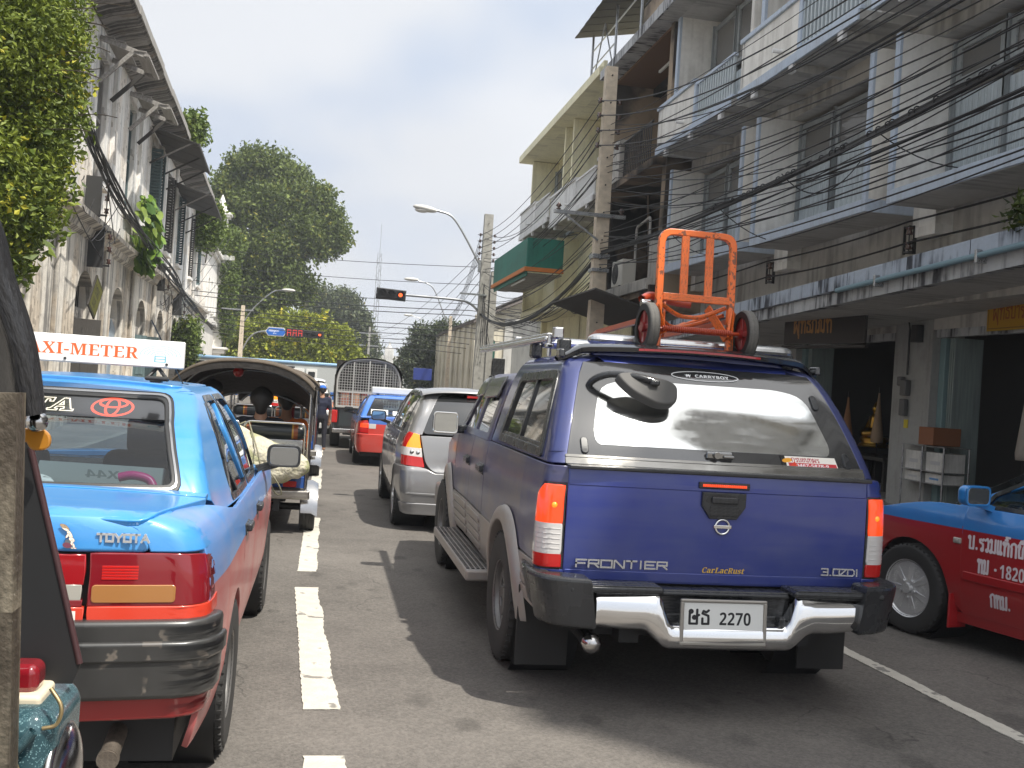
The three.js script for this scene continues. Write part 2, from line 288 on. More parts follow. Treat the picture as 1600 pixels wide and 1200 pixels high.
// a wheel: tyre with grooves and a rim; axle along x, outer face at +x
M.rimSteel=std([0.62, 0.62, 0.62], 0.38, { metalness: 0.45, roughnessMap: rep(T.grain, 2) });
M.rimGrey=std([0.16, 0.155, 0.15], 0.6, { metalness: 0.4, roughnessMap: rep(T.grain, 2) });
M.tyreSide=std([0.03, 0.029, 0.028], 0.75, { bumpMap: rep(T.grain, 3), bumpScale: 0.0008 });
const wheelCache=new Map();
function wheel(parent, pos, r, w, rr, style, out=1, spin=0.3) {
const key=[r, w, rr, style].join();
if (!wheelCache.has(key)) {
const h=w / 2, t=[[rr * 0.94, -h * 0.86]];
t.push([rr * 1.02, -h * 0.98], [r * 0.9, -h * 1.04], [r * 0.965, -h * 0.92]);
for (const k of [-0.62, -0.22, 0.22, 0.62]) t.push([r * 0.995, (k - 0.085) * h], [r * 0.972, (k - 0.06) * h], [r * 0.972, (k + 0.06) * h], [r * 0.995, (k + 0.085) * h]);
t.push([r * 0.965, h * 0.92], [r * 0.9, h * 1.04], [rr * 1.02, h * 0.98], [rr * 0.94, h * 0.86]);
const tyre=G(lathe(t, 56).rotateZ(-PI / 2)), parts=[tyre];
for (let i=0; i < 48; i++) { const a=i / 48 * 2 * PI; for (const s of [-1, 1]) parts.push(bx(h * 0.28, 0.012, 0.012, s * h * 0.82, r * 0.972, 0).rotateX(a));}
const rim=[lathe([[rr * 0.97, -h * 0.8], [rr * 0.9, -h * 0.7], [rr * 0.86, h * 0.3], [rr * 0.9, h * 0.75], [rr * 0.985, h * 0.95], [rr * 1.0, h * 0.9], [rr * 0.97, h * 0.8]], 40).rotateZ(-PI / 2)];
const holes=[], n={ steel: 8, alloy5: 5, alloy7: 7, cover: 7, truck: 8 }[style];
for (let i=0; i < n; i++) {
const a0=(i + 0.5) / n * 2 * PI, wd={ steel: 0.2, alloy5: 0.4, alloy7: 0.27, cover: 0.2, truck: 0.22 }[style], r0={ steel: 0.6, alloy5: 0.36, alloy7: 0.3, cover: 0.45, truck: 0.62 }[style], r1={ steel: 0.78, alloy5: 0.85, alloy7: 0.86, cover: 0.8, truck: 0.8 }[style];
holes.push(fil([...arc(0, 0, rr * r1, a0 - wd, a0 + wd, 5), ...arc(0, 0, rr * r0, a0 + wd * 0.62, a0 - wd * 0.62, 3)].map((p, k)=>[...p, [0, 5, 6, 9].includes(k)?rr * 0.06 : 0])));
}
const bend=style === 'steel' || style === 'truck'?-0.02 : 0.012;
const disc=new THREE.ExtrudeGeometry(shapeOf(arc(0, 0, rr * 0.91, 0, 2 * PI, 40).slice(0, -1), holes), { depth: 0.012, bevelEnabled: true, bevelThickness: 0.006, bevelSize: 0.006, bevelOffset: -0.006, bevelSegments: 2, curveSegments: 8 });
const p=disc.attributes.position; for (let i=0; i < p.count; i++) { const q=hypot(p.getX(i), p.getY(i)) / rr; p.setZ(i, p.getZ(i) + bend * (1 - q * q) + (style === 'steel'?0.02 * sstep(0.55, 0.4, q) : -0.012 * sstep(0.35, 0.1, q)));}
disc.computeVertexNormals();
rim.push(disc.rotateY(PI / 2).translate(h * 0.55, 0, 0));
const hub=[cy(rr * 0.17, rr * 0.19, 0.035, 20).rotateZ(-PI / 2).translate(h * 0.55 + 0.02 + bend, 0, 0)];
for (let i=0; i < 5; i++) { const a=i / 5 * 2 * PI; hub.push(cy(0.011, 0.011, 0.03, 6).rotateZ(-PI / 2).translate(h * 0.55 + 0.016 + bend * 0.8, rr * 0.3 * cos(a), rr * 0.3 * sin(a)));}
const back=G(cy(rr * 0.88, rr * 0.88, 0.02, 24).rotateZ(-PI / 2).translate(-h * 0.1, 0, 0), cy(rr * 0.55, rr * 0.55, 0.05, 24).rotateZ(-PI / 2).translate(h * 0.15, 0, 0));
wheelCache.set(key, [G(...parts), G(...rim), G(...hub), back]);
}
const [a, b, c, d]=wheelCache.get(key), g=sub('wheel', parent, pos, [spin, out < 0?PI : 0, 0]);
const rm=style === 'steel' || style === 'truck'?M.rimGrey : M.rimSteel;
add('tyre', a, M.tyreSide, g); add('rim', b, rm, g); add('hub', c, rm, g); add('brake_disc', d, M.darkmetal, g);
return g;
}
// strokes as flat ribbons (letters on cars and signs); glyphs are lists of polylines in a unit box
const GL={
F: [[[0, 0], [0, 1], [1, 1]], [[0, 0.52], [0.85, 0.52]]], R: [[[0, 0], [0, 1], [1, 1], [1, 0.5], [0, 0.5]], [[0.55, 0.5], [1, 0]]], O: [[[0, 0], [0, 1], [1, 1], [1, 0], [0, 0]]], N: [[[0, 0], [0, 1], [0.12, 1], [0.88, 0], [1, 0], [1, 1]]], T: [[[0, 1], [1, 1]], [[0.5, 1], [0.5, 0]]], I: [[[0.5, 0], [0.5, 1]]], E: [[[1, 1], [0, 1], [0, 0], [1, 0]], [[0, 0.5], [0.85, 0.5]]],
3: [[[0, 1], [1, 1], [1, 0], [0, 0]], [[0.3, 0.5], [1, 0.5]]], '.': [[[0.4, 0], [0.6, 0]]], 0: [[[0, 0], [0, 1], [1, 1], [1, 0], [0, 0]]], Z: [[[0, 1], [1, 1], [0, 0], [1, 0]]], D: [[[0, 0], [0, 1], [0.75, 1], [1, 0.75], [1, 0.25], [0.75, 0], [0, 0]]], i: [[[0.5, 0], [0.5, 0.62]], [[0.5, 0.86], [0.5, 1]]],
A: [[[0, 0], [0.5, 1], [1, 0]], [[0.2, 0.33], [0.8, 0.33]]], Y: [[[0, 1], [0.5, 0.45], [1, 1]], [[0.5, 0.45], [0.5, 0]]],
};
function ribbon(text, x0, y0, wide, high, space, th, depth, adv={}) {
const gs=[]; let x=x0;
for (const ch of text) {
const w=wide * (adv[ch] ?? 1);
for (const line of GL[ch] ?? []) for (let i=1; i < line.length; i++) {
const a=[x + line[i - 1][0] * w, y0 + line[i - 1][1] * high], b=[x + line[i][0] * w, y0 + line[i][1] * high], L=hypot(b[0] - a[0], b[1] - a[1]);
gs.push(bx(L + th, th, depth).rotateZ(atan2(b[1] - a[1], b[0] - a[0])).translate((a[0] + b[0]) / 2, (a[1] + b[1]) / 2, depth / 2 + 0.00005 * i));
}
x += w + space;
}
return G(gs);
}
// Thai letters as pen strokes in a box one unit high; each entry: [advance, strokes...]
const ring=(x, y, r=0.09)=>arc(x, y, r, 0, 2 * PI, 8);
const TH={
'ก': [0.62, [[0.1, 0], [0.1, 0.62], [0.02, 0.72], [0.12, 0.88], [0.3, 0.95], [0.48, 0.88], [0.54, 0.7], [0.54, 0]]],
'ร': [0.5, ring(0.34, 0.09), [[0.42, 0.1], [0.42, 0.5], [0.1, 0.62], [0.08, 0.78], [0.2, 0.82], [0.36, 0.76], [0.46, 0.86]]],
'ง': [0.52, ring(0.3, 0.84), [[0.38, 0.86], [0.42, 0.3], [0.3, 0], [0.02, 0.3]]],
'ท': [0.66, ring(0.1, 0.84), [[0.18, 0.84], [0.18, 0]], [[0.18, 0.55], [0.36, 0.92], [0.5, 0.9], [0.56, 0.75], [0.56, 0]]],
'พ': [0.72, ring(0.16, 0.84), [[0.08, 0.84], [0.08, 0], [0.14, 0], [0.34, 0.6], [0.54, 0], [0.62, 0], [0.62, 0.95]]],
'ม': [0.66, ring(0.1, 0.84), [[0.18, 0.84], [0.18, 0.1]], ring(0.12, 0.08), [[0.2, 0.1], [0.52, 0.02], [0.56, 0.1], [0.56, 0.95]]],
'ห': [0.68, ring(0.1, 0.84), [[0.18, 0.84], [0.18, 0]], [[0.18, 0.4], [0.42, 0.62], [0.56, 0.5], [0.56, 0]], ring(0.5, 0.84)],
'า': [0.42, [[0.04, 0.8], [0.14, 0.94], [0.3, 0.88], [0.33, 0.7], [0.33, 0]]],
'น': [0.66, ring(0.1, 0.84), [[0.18, 0.84], [0.18, 0.1], [0.5, 0.18]], ring(0.5, 0.09), [[0.56, 0.12], [0.56, 0.95]]],
'ค': [0.62, [[0.08, 0], [0.08, 0.7], [0.2, 0.94], [0.42, 0.94], [0.54, 0.75], [0.54, 0]], ring(0.28, 0.48), [[0.2, 0.46], [0.1, 0.1]]],
'เ': [0.3, [[0.1, 0.95], [0.1, 0.12]], ring(0.18, 0.1)],
'แ': [0.55, [[0.1, 0.95], [0.1, 0.12]], ring(0.17, 0.1), [[0.36, 0.95], [0.36, 0.12]], ring(0.43, 0.1)],
'ธ': [0.58, [[0.48, 0.92], [0.34, 0.8], [0.16, 0.88], [0.1, 0.72], [0.46, 0.58], [0.48, 0.4], [0.48, 0.06], [0.1, 0.06], [0.1, 0.4]]],
'ษ': [0.72, ring(0.16, 0.84), [[0.08, 0.84], [0.08, 0.06], [0.54, 0.06], [0.54, 0.95]], ring(0.38, 0.46), [[0.44, 0.5], [0.66, 0.62]]],
'บ': [0.66, ring(0.1, 0.84), [[0.18, 0.84], [0.18, 0.04], [0.56, 0.04], [0.56, 0.95]]],
'ว': [0.52, ring(0.3, 0.09), [[0.4, 0.1], [0.42, 0.7], [0.3, 0.94], [0.08, 0.8]]],
'ย': [0.62, ring(0.2, 0.86), [[0.1, 0.86], [0.1, 0.6], [0.26, 0.52], [0.12, 0.4], [0.12, 0.05], [0.52, 0.05], [0.52, 0.95]]],
'ไ': [0.36, [[0.06, 1.25], [0.2, 1.32], [0.18, 1.1], [0.18, 0.12]], ring(0.26, 0.1)],
'จ': [0.58, ring(0.24, 0.44), [[0.3, 0.46], [0.36, 0.04], [0.48, 0.2], [0.48, 0.7], [0.34, 0.94], [0.08, 0.8]]],
'ซ': [0.66, ring(0.14, 0.84), [[0.22, 0.84], [0.14, 0.55], [0.18, 0.05], [0.52, 0.05], [0.52, 0.66], [0.62, 0.92]]],
'ุ': [0, [[-0.2, -0.12], [-0.12, -0.12], [-0.12, -0.38]]],
'ั': [0, [[-0.5, 1.12], [-0.3, 1.08], [-0.12, 1.32]], ring(-0.44, 1.18, 0.06)],
'์': [0, [[-0.2, 1.3], [-0.34, 1.16], [-0.14, 1.1], [-0.08, 1.45]]],
'็': [0, [[-0.5, 1.1], [-0.3, 1.1], [-0.44, 1.3], [-0.1, 1.3]]],
'ี': [0, [[-0.52, 1.08], [-0.1, 1.08], [-0.2, 1.26], [-0.44, 1.2]], [[-0.1, 1.08], [-0.1, 1.36]]],
'ภ': [0.64, ring(0.06, 0.1), [[0.14, 0.1], [0.14, 0.62], [0.06, 0.72], [0.16, 0.9], [0.34, 0.95], [0.5, 0.88], [0.55, 0.7], [0.55, 0]]],
'ณ': [0.85, ring(0.06, 0.1), [[0.14, 0.1], [0.14, 0.62], [0.08, 0.72], [0.2, 0.92], [0.36, 0.86], [0.4, 0.1], [0.7, 0.16]], ring(0.66, 0.1), [[0.74, 0.14], [0.74, 0.95]]],
'ฑ': [0.78, ring(0.14, 0.84), [[0.08, 0.84], [0.2, 0.6], [0.28, 0]], [[0.2, 0.6], [0.4, 0.9], [0.6, 0.84], [0.64, 0.6], [0.64, 0]]],
'ล': [0.6, ring(0.14, 0.14), [[0.08, 0.2], [0.1, 0.5], [0.26, 0.58], [0.42, 0.4], [0.5, 0.5], [0.5, 0.8], [0.3, 0.95], [0.08, 0.84]]],
'อ': [0.58, ring(0.18, 0.6), [[0.1, 0.56], [0.1, 0.06], [0.48, 0.06], [0.48, 0.8], [0.3, 0.95], [0.08, 0.84]]],
};
// draws Thai and Latin on a canvas, glyph by glyph; h: letter height in pixels, squeeze: width factor; returns the width
function thai(g, text, x, y, h, squeeze=1, lw=0.1) {
g.lineWidth=h * lw; g.lineCap=g.lineJoin='round'; let at=x;
for (const ch of text) {
const d=TH[ch];
if (!d) { g.font=`bold ${h * 1.32}px sans-serif`; g.textAlign='left'; g.save(); g.translate(at, y); g.scale(squeeze, 1); g.fillText(ch, 0, 0); g.restore(); at += ch === ' '?h * 0.35 : g.measureText(ch).width * squeeze + h * 0.04; continue;}
for (const s of d.slice(1)) { g.beginPath(); s.forEach(([a, b], i)=>{ const X=at + a * h * squeeze, Y=y - b * h; i?g.lineTo(X, Y) : g.moveTo(X, Y);}); g.stroke();}
at += (d[0] + 0.06) * h * squeeze;
}
return at - x;
}
const plane=(w, h, ...p)=>put(new THREE.PlaneGeometry(w, h), ...p);
// a flat print laid on a car skin: w by h metres about (q, y), a millimetre proud
function decal(S, q0, y0, w, h, { off=0.0015, center, n=8, flip=false }={}) {
const P=[], N=[], U=[], I=[];
const c=V(...(center ?? [0, 0.8, -2]));
for (let j=0; j <= n; j++) for (let i=0; i <= n; i++) { const q=q0 + (i / n - 0.5) * w, y=y0 + (j / n - 0.5) * h, p=V(...S(q, y)), m=frame(S, q, y); if (m.dot(p.clone().sub(c)) < 0) m.negate(); p.addScaledVector(m, off); P.push(p.x, p.y, p.z); N.push(m.x, m.y, m.z); U.push(flip?1 - i / n : i / n, j / n);}
for (let j=0; j < n; j++) for (let i=0; i < n; i++) { const a=j * (n + 1) + i; I.push(a, a + 1, a + n + 2, a, a + n + 2, a + n + 1);}
const g=new THREE.BufferGeometry(); g.setAttribute('position', new THREE.Float32BufferAttribute(P, 3)); g.setAttribute('normal', new THREE.Float32BufferAttribute(N, 3)); g.setAttribute('uv', new THREE.Float32BufferAttribute(U, 2)); g.setIndex(I); return G(g);
}
const paint=(c, o={})=>phy(c, 0.42, { metalness: 0.25, clearcoat: 0.9, clearcoatRoughness: 0.08, ...o });
function dustTex(base, dust, amount, seed, streak=3) { // paint under patchy road dust with wiped streaks
return tex(512, 512, (u, v)=>{ const a=fbm(u * 6 + seed, v * 6, 256, 256, 5), b=fbm(u * 4 + seed, v * 40, 256, 256, 3), g=hash2(floor(u * 512) + seed, floor(v * 512)); const k=clamp(amount * (0.35 + 1.5 * (a - 0.3)) + 0.25 * (b - 0.5) * amount * streak + 0.06 * (g - 0.5)); return tri3(base, dust, k);});
}
M.lensRed=phy([0.5, 0.012, 0.01], 0.12, { clearcoat: 0.6, clearcoatRoughness: 0.1 });
M.lensClear=phy([0.62, 0.6, 0.58], 0.15, { clearcoat: 1, clearcoatRoughness: 0.03 });
M.lensAmber=phy([0.7, 0.22, 0.02], 0.15, { clearcoat: 1, clearcoatRoughness: 0.03 });
M.lampOn=phy([0.6, 0.03, 0.01], 0.15, { emissive: col([1, 0.09, 0.01]), emissiveIntensity: 0.55, clearcoat: 1, clearcoatRoughness: 0.05 });
M.lampOnAmber=phy([0.7, 0.2, 0.01], 0.15, { emissive: col([1, 0.32, 0.02]), emissiveIntensity: 0.6, clearcoat: 1, clearcoatRoughness: 0.05 });
// ---------- ground, road, pavements ----------
const flat=(pts, y, h=0)=>{ const g=new THREE.ShapeGeometry(shapeOf(pts.map(([x, z])=>[x, -z]))); g.rotateX(-PI / 2).translate(0, y, 0); return muv(g);};
M.ground=std([0.28, 0.26, 0.23], 0.95, { map: rep(T.conc, 1 / 7) });
struct('ground', flat([[-900, 300], [900, 300], [900, -1500], [-900, -1500]], -0.02), M.ground);
const road=struct('road', flat([[-3.5, 14], [6.7, 14], [6.7, -41], [90, -41], [90, -56], [7.3, -56], [11.5, -76], [20, -170], [8, -170], [2.6, -78], [-60, -80], [-60, -67], [-6.5, -66]], 0), M.asphalt);
const rmark=rngOf(21);
function dash(x0, z0, x1, z1, w, rag=0.007) { // worn thermoplastic stripe, a few millimetres thick, with frayed edges
const L=[], R=[], dx=x1 - x0, dz=z1 - z0, len=hypot(dx, dz), nx=-dz / len, nz=dx / len, n=ceil(len / 0.03);
for (let i=0; i <= n; i++) { const t=i / n, e=(i === 0 || i === n)?0.3 : 1; const a=w / 2 + rag * (rmark() - 0.6) * 1.6 * e + 0.006 * sin(i * 0.21 + x0 * 9), b=w / 2 + rag * (rmark() - 0.6) * 1.4; L.push([x0 + dx * t + nx * a, z0 + dz * t + nz * a]); R.push([x0 + dx * t - nx * b, z0 + dz * t - nz * b]);}
const pts=[...L, ...R.reverse()].map(([x, z])=>[x, -z]);
const g=new THREE.ExtrudeGeometry(shapeOf(pts), { depth: 0.004, bevelEnabled: false }).rotateX(-PI / 2).translate(0, 0.0015, 0);
return muv(g);
}
for (const [z0, z1] of [[-2.0, -4.12], [-4.70, -7.42], [-8.03, -11.1], [-14, -17], [-20, -23], [-26, -29], [-32, -35]]) add('lane_dash', dash(z0 > -5?0.075 : -0.05, z0, z0 > -4?0.09 : -0.045, z1, z0 > -8?0.165 : 0.15), M.roadpaint, road);
for (const [z0, z1] of [[-1.6, -6.2], [-12, -15], [-18, -21], [-24, -27], [-30, -33]]) add('lane_dash', dash(3.5, z0, 3.36, z1, 0.1), M.roadpaint, road);
add('stop_line', dash(-4.2, -38.6, 6.2, -38.6, 0.4), M.roadpaint, road);
// pavements with kerbs
const kerbed=(pts, h=0.13)=>muv(new THREE.ExtrudeGeometry(shapeOf(pts.map(([x, z])=>[x, -z])), { depth: h + 0.02, bevelEnabled: true, bevelThickness: 0.012, bevelSize: 0.012, bevelOffset: -0.012, bevelSegments: 2 }).rotateX(-PI / 2).translate(0, -0.02, 0));
struct('pavement', kerbed([[-3.3, 14], [-5.0, -65], [-9.2, -65], [-4.6, 14]]), M.pave);
struct('pavement', kerbed([[6.6, 14], [9.4, 14], [9.4, -40.6], [6.6, -40.6]]), M.pave);
struct('pavement', kerbed([[7.6, -56.5], [14, -56.5], [26, -170], [20.2, -170], [11.8, -76]]), M.pave);
struct('pavement', kerbed([[2.4, -79], [7.8, -170], [-30, -170], [-30, -81]]), M.pave);
for (const [n, list] of [['kerb', [[-3.3, 14, -5.0, -65], [6.6, 14, 6.6, -40.6]]]]) for (const [x0, z0, x1, z1] of list) struct(n, muv(bar([x0 + (x0 < 0?0.07 : -0.07), 0.06, z0], [x1 + (x0 < 0?0.07 : -0.07), 0.06, z1], 0.14, 0.15)), M.conc);
// ---------- foliage ----------
function leafSpray(n, size, seed, droop=0.4) { // a twig's worth of small folded leaves
const r=rngOf(seed), pos=[], nor=[];
for (let i=0; i < n; i++) {
const d=V(r() - 0.5, r() - 0.5 - droop * 0.3, r() - 0.5).normalize(), o=V(r() - 0.5, r() - 0.5, r() - 0.5).multiplyScalar(size * 2.6), s=V().crossVectors(d, V(r() - 0.5, r() - 0.5, r() - 0.5)).normalize(), u=V().crossVectors(s, d).normalize();
const L=size * (0.7 + 0.6 * r()), w=L * 0.27, a=o, b=o.clone().addScaledVector(d, L * 0.5).addScaledVector(s, w).addScaledVector(u, w * 0.35), c=o.clone().addScaledVector(d, L).addScaledVector(u, -w * 0.25), e=o.clone().addScaledVector(d, L * 0.5).addScaledVector(s, -w).addScaledVector(u, w * 0.35);
for (const p of [a, b, c, a, c, e]) pos.push(p.x, p.y, p.z);
}
const g=new THREE.BufferGeometry(); g.setAttribute('position', new THREE.Float32BufferAttribute(pos, 3)); g.computeVertexNormals(); return G(g);
}
const leafMat=(o={})=>phy([1, 1, 1], 0.55, { side: THREE.DoubleSide, transmission: 0.35, thickness: 0, specularIntensity: 0.5, ...o });
M.leaf=leafMat();
// clumps: [x, y, z, rx, ry, rz, weight]; instances sit mostly in the outer shell of each clump
function crown(parent, clumps, count, { size=0.12, per=9, seed=1, dark=[0.018, 0.04, 0.012], light=[0.075, 0.12, 0.025], name='crown', fill=0.55, hang=0 }) {
const r=rngOf(seed), geos=[leafSpray(per, size, seed + 1), leafSpray(per, size * 1.25, seed + 2)], wsum=clumps.reduce((s, c)=>s + (c[6] ?? c[3] * c[4]), 0), m=new THREE.Matrix4(), q=new THREE.Quaternion(), c=new THREE.Color();
geos.forEach((g, gi)=>{
const n=floor(count / 2), im=new THREE.InstancedMesh(g, M.leaf, n); im.name=name; im.castShadow=im.receiveShadow=true; let k=0;
for (const cl of clumps) {
const num=gi === 0 && cl === clumps[clumps.length - 1]?n - k : floor(n * (cl[6] ?? cl[3] * cl[4]) / wsum), tint=0.75 + 0.5 * r();
for (let i=0; i < num && k < n; i++, k++) {
const d=V(r() - 0.5, r() - 0.5, r() - 0.5).normalize(), rr=pow(r(), fill * 0.6), lump=0.82 + 0.36 * vnoise(d.x * 3 + cl[0] * 7 + 50, d.y * 3 + d.z * 2 + cl[1] * 5 + 50);
const p=V(cl[0] + d.x * cl[3] * rr * lump, cl[1] + d.y * cl[4] * rr * lump - hang * r() * r(), cl[2] + d.z * cl[5] * rr * lump);
q.setFromEuler(E3.set(r() * 6, r() * 6, r() * 6)); const s=0.7 + 0.7 * r(); m.compose(p, q, V(s, s, s)); im.setMatrixAt(k, m);
const t=clamp(r() * 0.8 + 0.2 * tint); c.setRGB(...tri3(dark, light, t)); if (r() < 0.04) c.setRGB(light[0] * 1.6, light[1] * 1.25, light[2]); im.setColorAt(k, c);
}
}
im.count=k; im.userData.kind='stuff'; parent.add(im);
});
}
M.bark=std([0.13, 0.10, 0.075], 0.95, { map: rep(T.conc, 1.5), bumpMap: rep(T.bump, 3), bumpScale: 0.03 });
function limb(pts, r0, r1, n=9, seg=14) { // tapered, slightly gnarled branch
const cv=new THREE.CatmullRomCurve3(pts.map((p)=>V(...p))), fr=cv.computeFrenetFrames(seg, false), rows=[];
for (let i=0; i <= seg; i++) { const t=i / seg, p=cv.getPointAt(t), r=mix(r0, r1, t) * (1 + 0.12 * sin(t * 17 + r0 * 90)), row=[]; for (let j=0; j < n; j++) { const a=j / n * 2 * PI, k=r * (1 + 0.10 * sin(3 * a + t * 5)); row.push(p.clone().addScaledVector(fr.normals[i], k * cos(a)).addScaledVector(fr.binormals[i], k * sin(a)).toArray());} rows.push(row);}
const pos=[]; for (let i=0; i < seg; i++) for (let j=0; j < n; j++) { const q=[rows[i][j], rows[i][(j + 1) % n], rows[i + 1][(j + 1) % n], rows[i + 1][j]]; for (const k of [0, 1, 2, 0, 2, 3]) pos.push(...q[k]);}
const g=new THREE.BufferGeometry(); g.setAttribute('position', new THREE.Float32BufferAttribute(pos, 3)); return muv(smooth(g, 1.2), 0.7);
}
// ---------- the old terrace on the left ----------
{
const B=0.042, base=thing('old_terrace', 'long decaying whitewashed two storey terrace with arched doorways and timber window hoods', 'building', [-4.5, 0, 0], PI / 2 + B);
globalThis.__left=base;
// stained limewash: grey runs from above, ochre patches, flaking
const stain=(seed, baseC, dirt, ochre, am)=>tex(768, 768, (u, v)=>{
const a=fbm(u * 9 + seed, v * 3, 256, 256, 5), run=fbm(u * 60 + seed, v * 2.2, 256, 256, 4), fine=fbm(u * 50, v * 50 + seed, 256, 256, 4), blot=fbm(u * 5 + seed * 2, v * 5, 256, 256, 5), g=hash2(floor(u * 768) + seed, floor(v * 768));
let c=tri3(baseC, dirt, clamp(am * (sstep(0.42, 0.75, run * 0.65 + a * 0.45) * 1.1 + 0.25 * sstep(0.5, 0.8, fine))));
c=tri3(c, ochre, 0.55 * sstep(0.52, 0.72, blot)); const k=0.93 + 0.2 * (fine - 0.5) + 0.06 * (g - 0.5); const fl=sstep(0.69, 0.72, fine * 0.6 + blot * 0.45) * 0.5; c=tri3(c, [0.2, 0.17, 0.14], fl); return c.map((x)=>x * k);
});
const up=std([1, 1, 1], 0.9, { map: rep(stain(3, [0.90, 0.875, 0.83], [0.36, 0.355, 0.35], [0.76, 0.66, 0.54], 0.66), 1 / 6.5), bumpMap: rep(T.bump, 1 / 1.4), bumpScale: 0.015 });
const lo=std([1, 1, 1], 0.9, { map: rep(stain(41, [0.80, 0.75, 0.66], [0.22, 0.21, 0.195], [0.62, 0.50, 0.36], 0.85), 1 / 5.5), bumpMap: rep(T.bump, 1 / 1.2), bumpScale: 0.02 });
M.limewash=up; M.limewashLow=lo;
const wood=tex(512, 512, (u, v)=>{ const a=fbm(u * 40, v * 2, 40, 256, 4), b=fbm(u * 6, v * 6, 6, 6, 4); return tri3([0.20, 0.185, 0.17], [0.42, 0.40, 0.37], clamp(0.3 + 1.2 * (a - 0.4) + 0.5 * (b - 0.5)));});
M.greyWood=std([1, 1, 1], 0.85, { map: rep(wood, 1 / 1.4), bumpMap: rep(T.bump, 2), bumpScale: 0.006 });
M.tealWood=std([0.32, 0.5, 0.56], 0.8, { map: rep(wood, 1 / 1.2) });
M.darkWood=std([0.055, 0.05, 0.045], 0.85, { bumpMap: rep(T.bump, 2), bumpScale: 0.006 });
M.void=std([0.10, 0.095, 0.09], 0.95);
const T0=8, T1=57, doors=[18.3, 22.9 + 1.4, 27.3 + 1.6, 33.6, 38.6, 43.6, 48.6, 53.4], wins=[20.4, 25.1, 29.75, 34.5, 39.2, 43.4, 48.9, 53.4];
// lower wall with arched openings
const dw=1.05, spring=2.78, archPts=(c, w, y0, ys)=>[[c - w, y0], [c + w, y0], ...arc(c, ys, w, 0, PI, 14).map(([x, y])=>[x, ys + (y - ys) * 0.78])];
const lower=new THREE.ExtrudeGeometry(shapeOf([[T0, 0], [T1, 0], [T1, 4.55], [T0, 4.55]], doors.map((c)=>archPts(c, dw, 0.12, spring))), { depth: 0.42, bevelEnabled: false, curveSegments: 12 }).translate(0, 0, -0.42);
add('lower_wall', muv(lower), lo, base);
const upper=new THREE.ExtrudeGeometry(shapeOf([[T0, 4.55], [T1, 4.55], [T1, 10.2], [T0, 10.2]], wins.map((c)=>rect(c - 0.62, c + 0.62, 5.75, 8.72))), { depth: 0.36, bevelEnabled: false }).translate(0, 0, -0.40);
add('upper_wall', muv(upper), up, base);
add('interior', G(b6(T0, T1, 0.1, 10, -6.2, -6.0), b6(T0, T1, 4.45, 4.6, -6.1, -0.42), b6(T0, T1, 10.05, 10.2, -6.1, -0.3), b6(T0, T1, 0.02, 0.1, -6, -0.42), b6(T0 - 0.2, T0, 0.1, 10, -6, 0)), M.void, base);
add('end_wall', muv(b6(T1 - 0.3, T1, 0, 10.1, -6, -0.42)), up, base);
// mid cornice: heavy moulded string with a soot-streaked underside, broken into lengths
const prof=[[0, 4.28], [0.10, 4.36], [0.16, 4.5], [0.34, 4.6], [0.36, 4.7], [0.30, 4.74], [0, 4.80]];
for (let a=T0; a < T1 - 1; a += 4.6) { const b=min(T1, a + 4.58); add('cornice', muv(new THREE.ExtrudeGeometry(shapeOf(prof.map(([d, y])=>[-d, y])), { depth: b - a, bevelEnabled: false }).rotateY(PI / 2).translate(a, 0.02 * sin(a * 3), 0)), lo, base);}
// pilasters between bays
for (let i=0; i < doors.length - 1; i++) { const c=(doors[i] + doors[i + 1]) / 2 + 0.02; add('pilaster', muv(r6(c - 0.28, c + 0.28, 0, 4.3, 0.001, 0.10, 0.02)), lo, base); add('pilaster', muv(r6(c - 0.22, c + 0.22, 4.8, 9.8, -0.05, 0.06, 0.02)), up, base);}
// doorways: frame, transom, fanlight bars, leaves
const rr=rngOf(8);
doors.forEach((c, i)=>{
const d=sub('doorway', base, [c, 0, -0.3]);
add('transom', r6(-dw + 0.01, dw - 0.01, 2.5, 2.78, -0.06, 0.10, 0.01), M.greyWood, d);
for (const s of [-1, 1]) add('jamb', r6(s * (dw - 0.14), s * (dw - 0.005), 0.12, 2.5, -0.05, 0.06, 0.01), i % 2?M.greyWood : M.tealWood, d);
if (i !== 2 && i !== 4) for (let k=-4; k <= 4; k++) { const x=k * 0.2, h=0.78 * sqrt(max(0, dw * dw - x * x)); add('fanlight_bar', b6(x - 0.012, x + 0.012, 2.78, 2.77 + h, 0.0, 0.02), M.darkmetal, d);}
if (i === 2) { add('panel', G(extr(archPts(0, dw - 0.02, 2.0, spring).map(([x, y])=>[x, y]), 0.05).translate(0, 0, -0.08)), std([0.12, 0.15, 0.18], 0.7), d); add('leaning_board', rb(0.8, 2.2, 0.04, 0.01, 0.35, 1.6, 0.1, 0, 0, -0.35), std([0.36, 0.44, 0.52], 0.6, { map: rep(T.conc, 0.5) }), d);}
for (const s of [-1, 1]) { const lf=add('door_leaf', G(b6(0, s * 0.88, 0.14, 2.48, -0.025, 0.0), b6(s * 0.08, s * 0.4, 0.3, 1.1, 0, 0.015), b6(s * 0.48, s * 0.8, 0.3, 1.1, 0, 0.015), b6(s * 0.08, s * 0.4, 1.25, 2.3, 0, 0.015), b6(s * 0.48, s * 0.8, 1.25, 2.3, 0, 0.015)), i === 3?M.tealWood : M.darkWood, d); lf.position.set(-s * (dw - 0.15), 0, -0.02); lf.rotation.y=s * (0.5 + 0.9 * rr()) * -1 * (i % 2?1 : 0.1);}
});
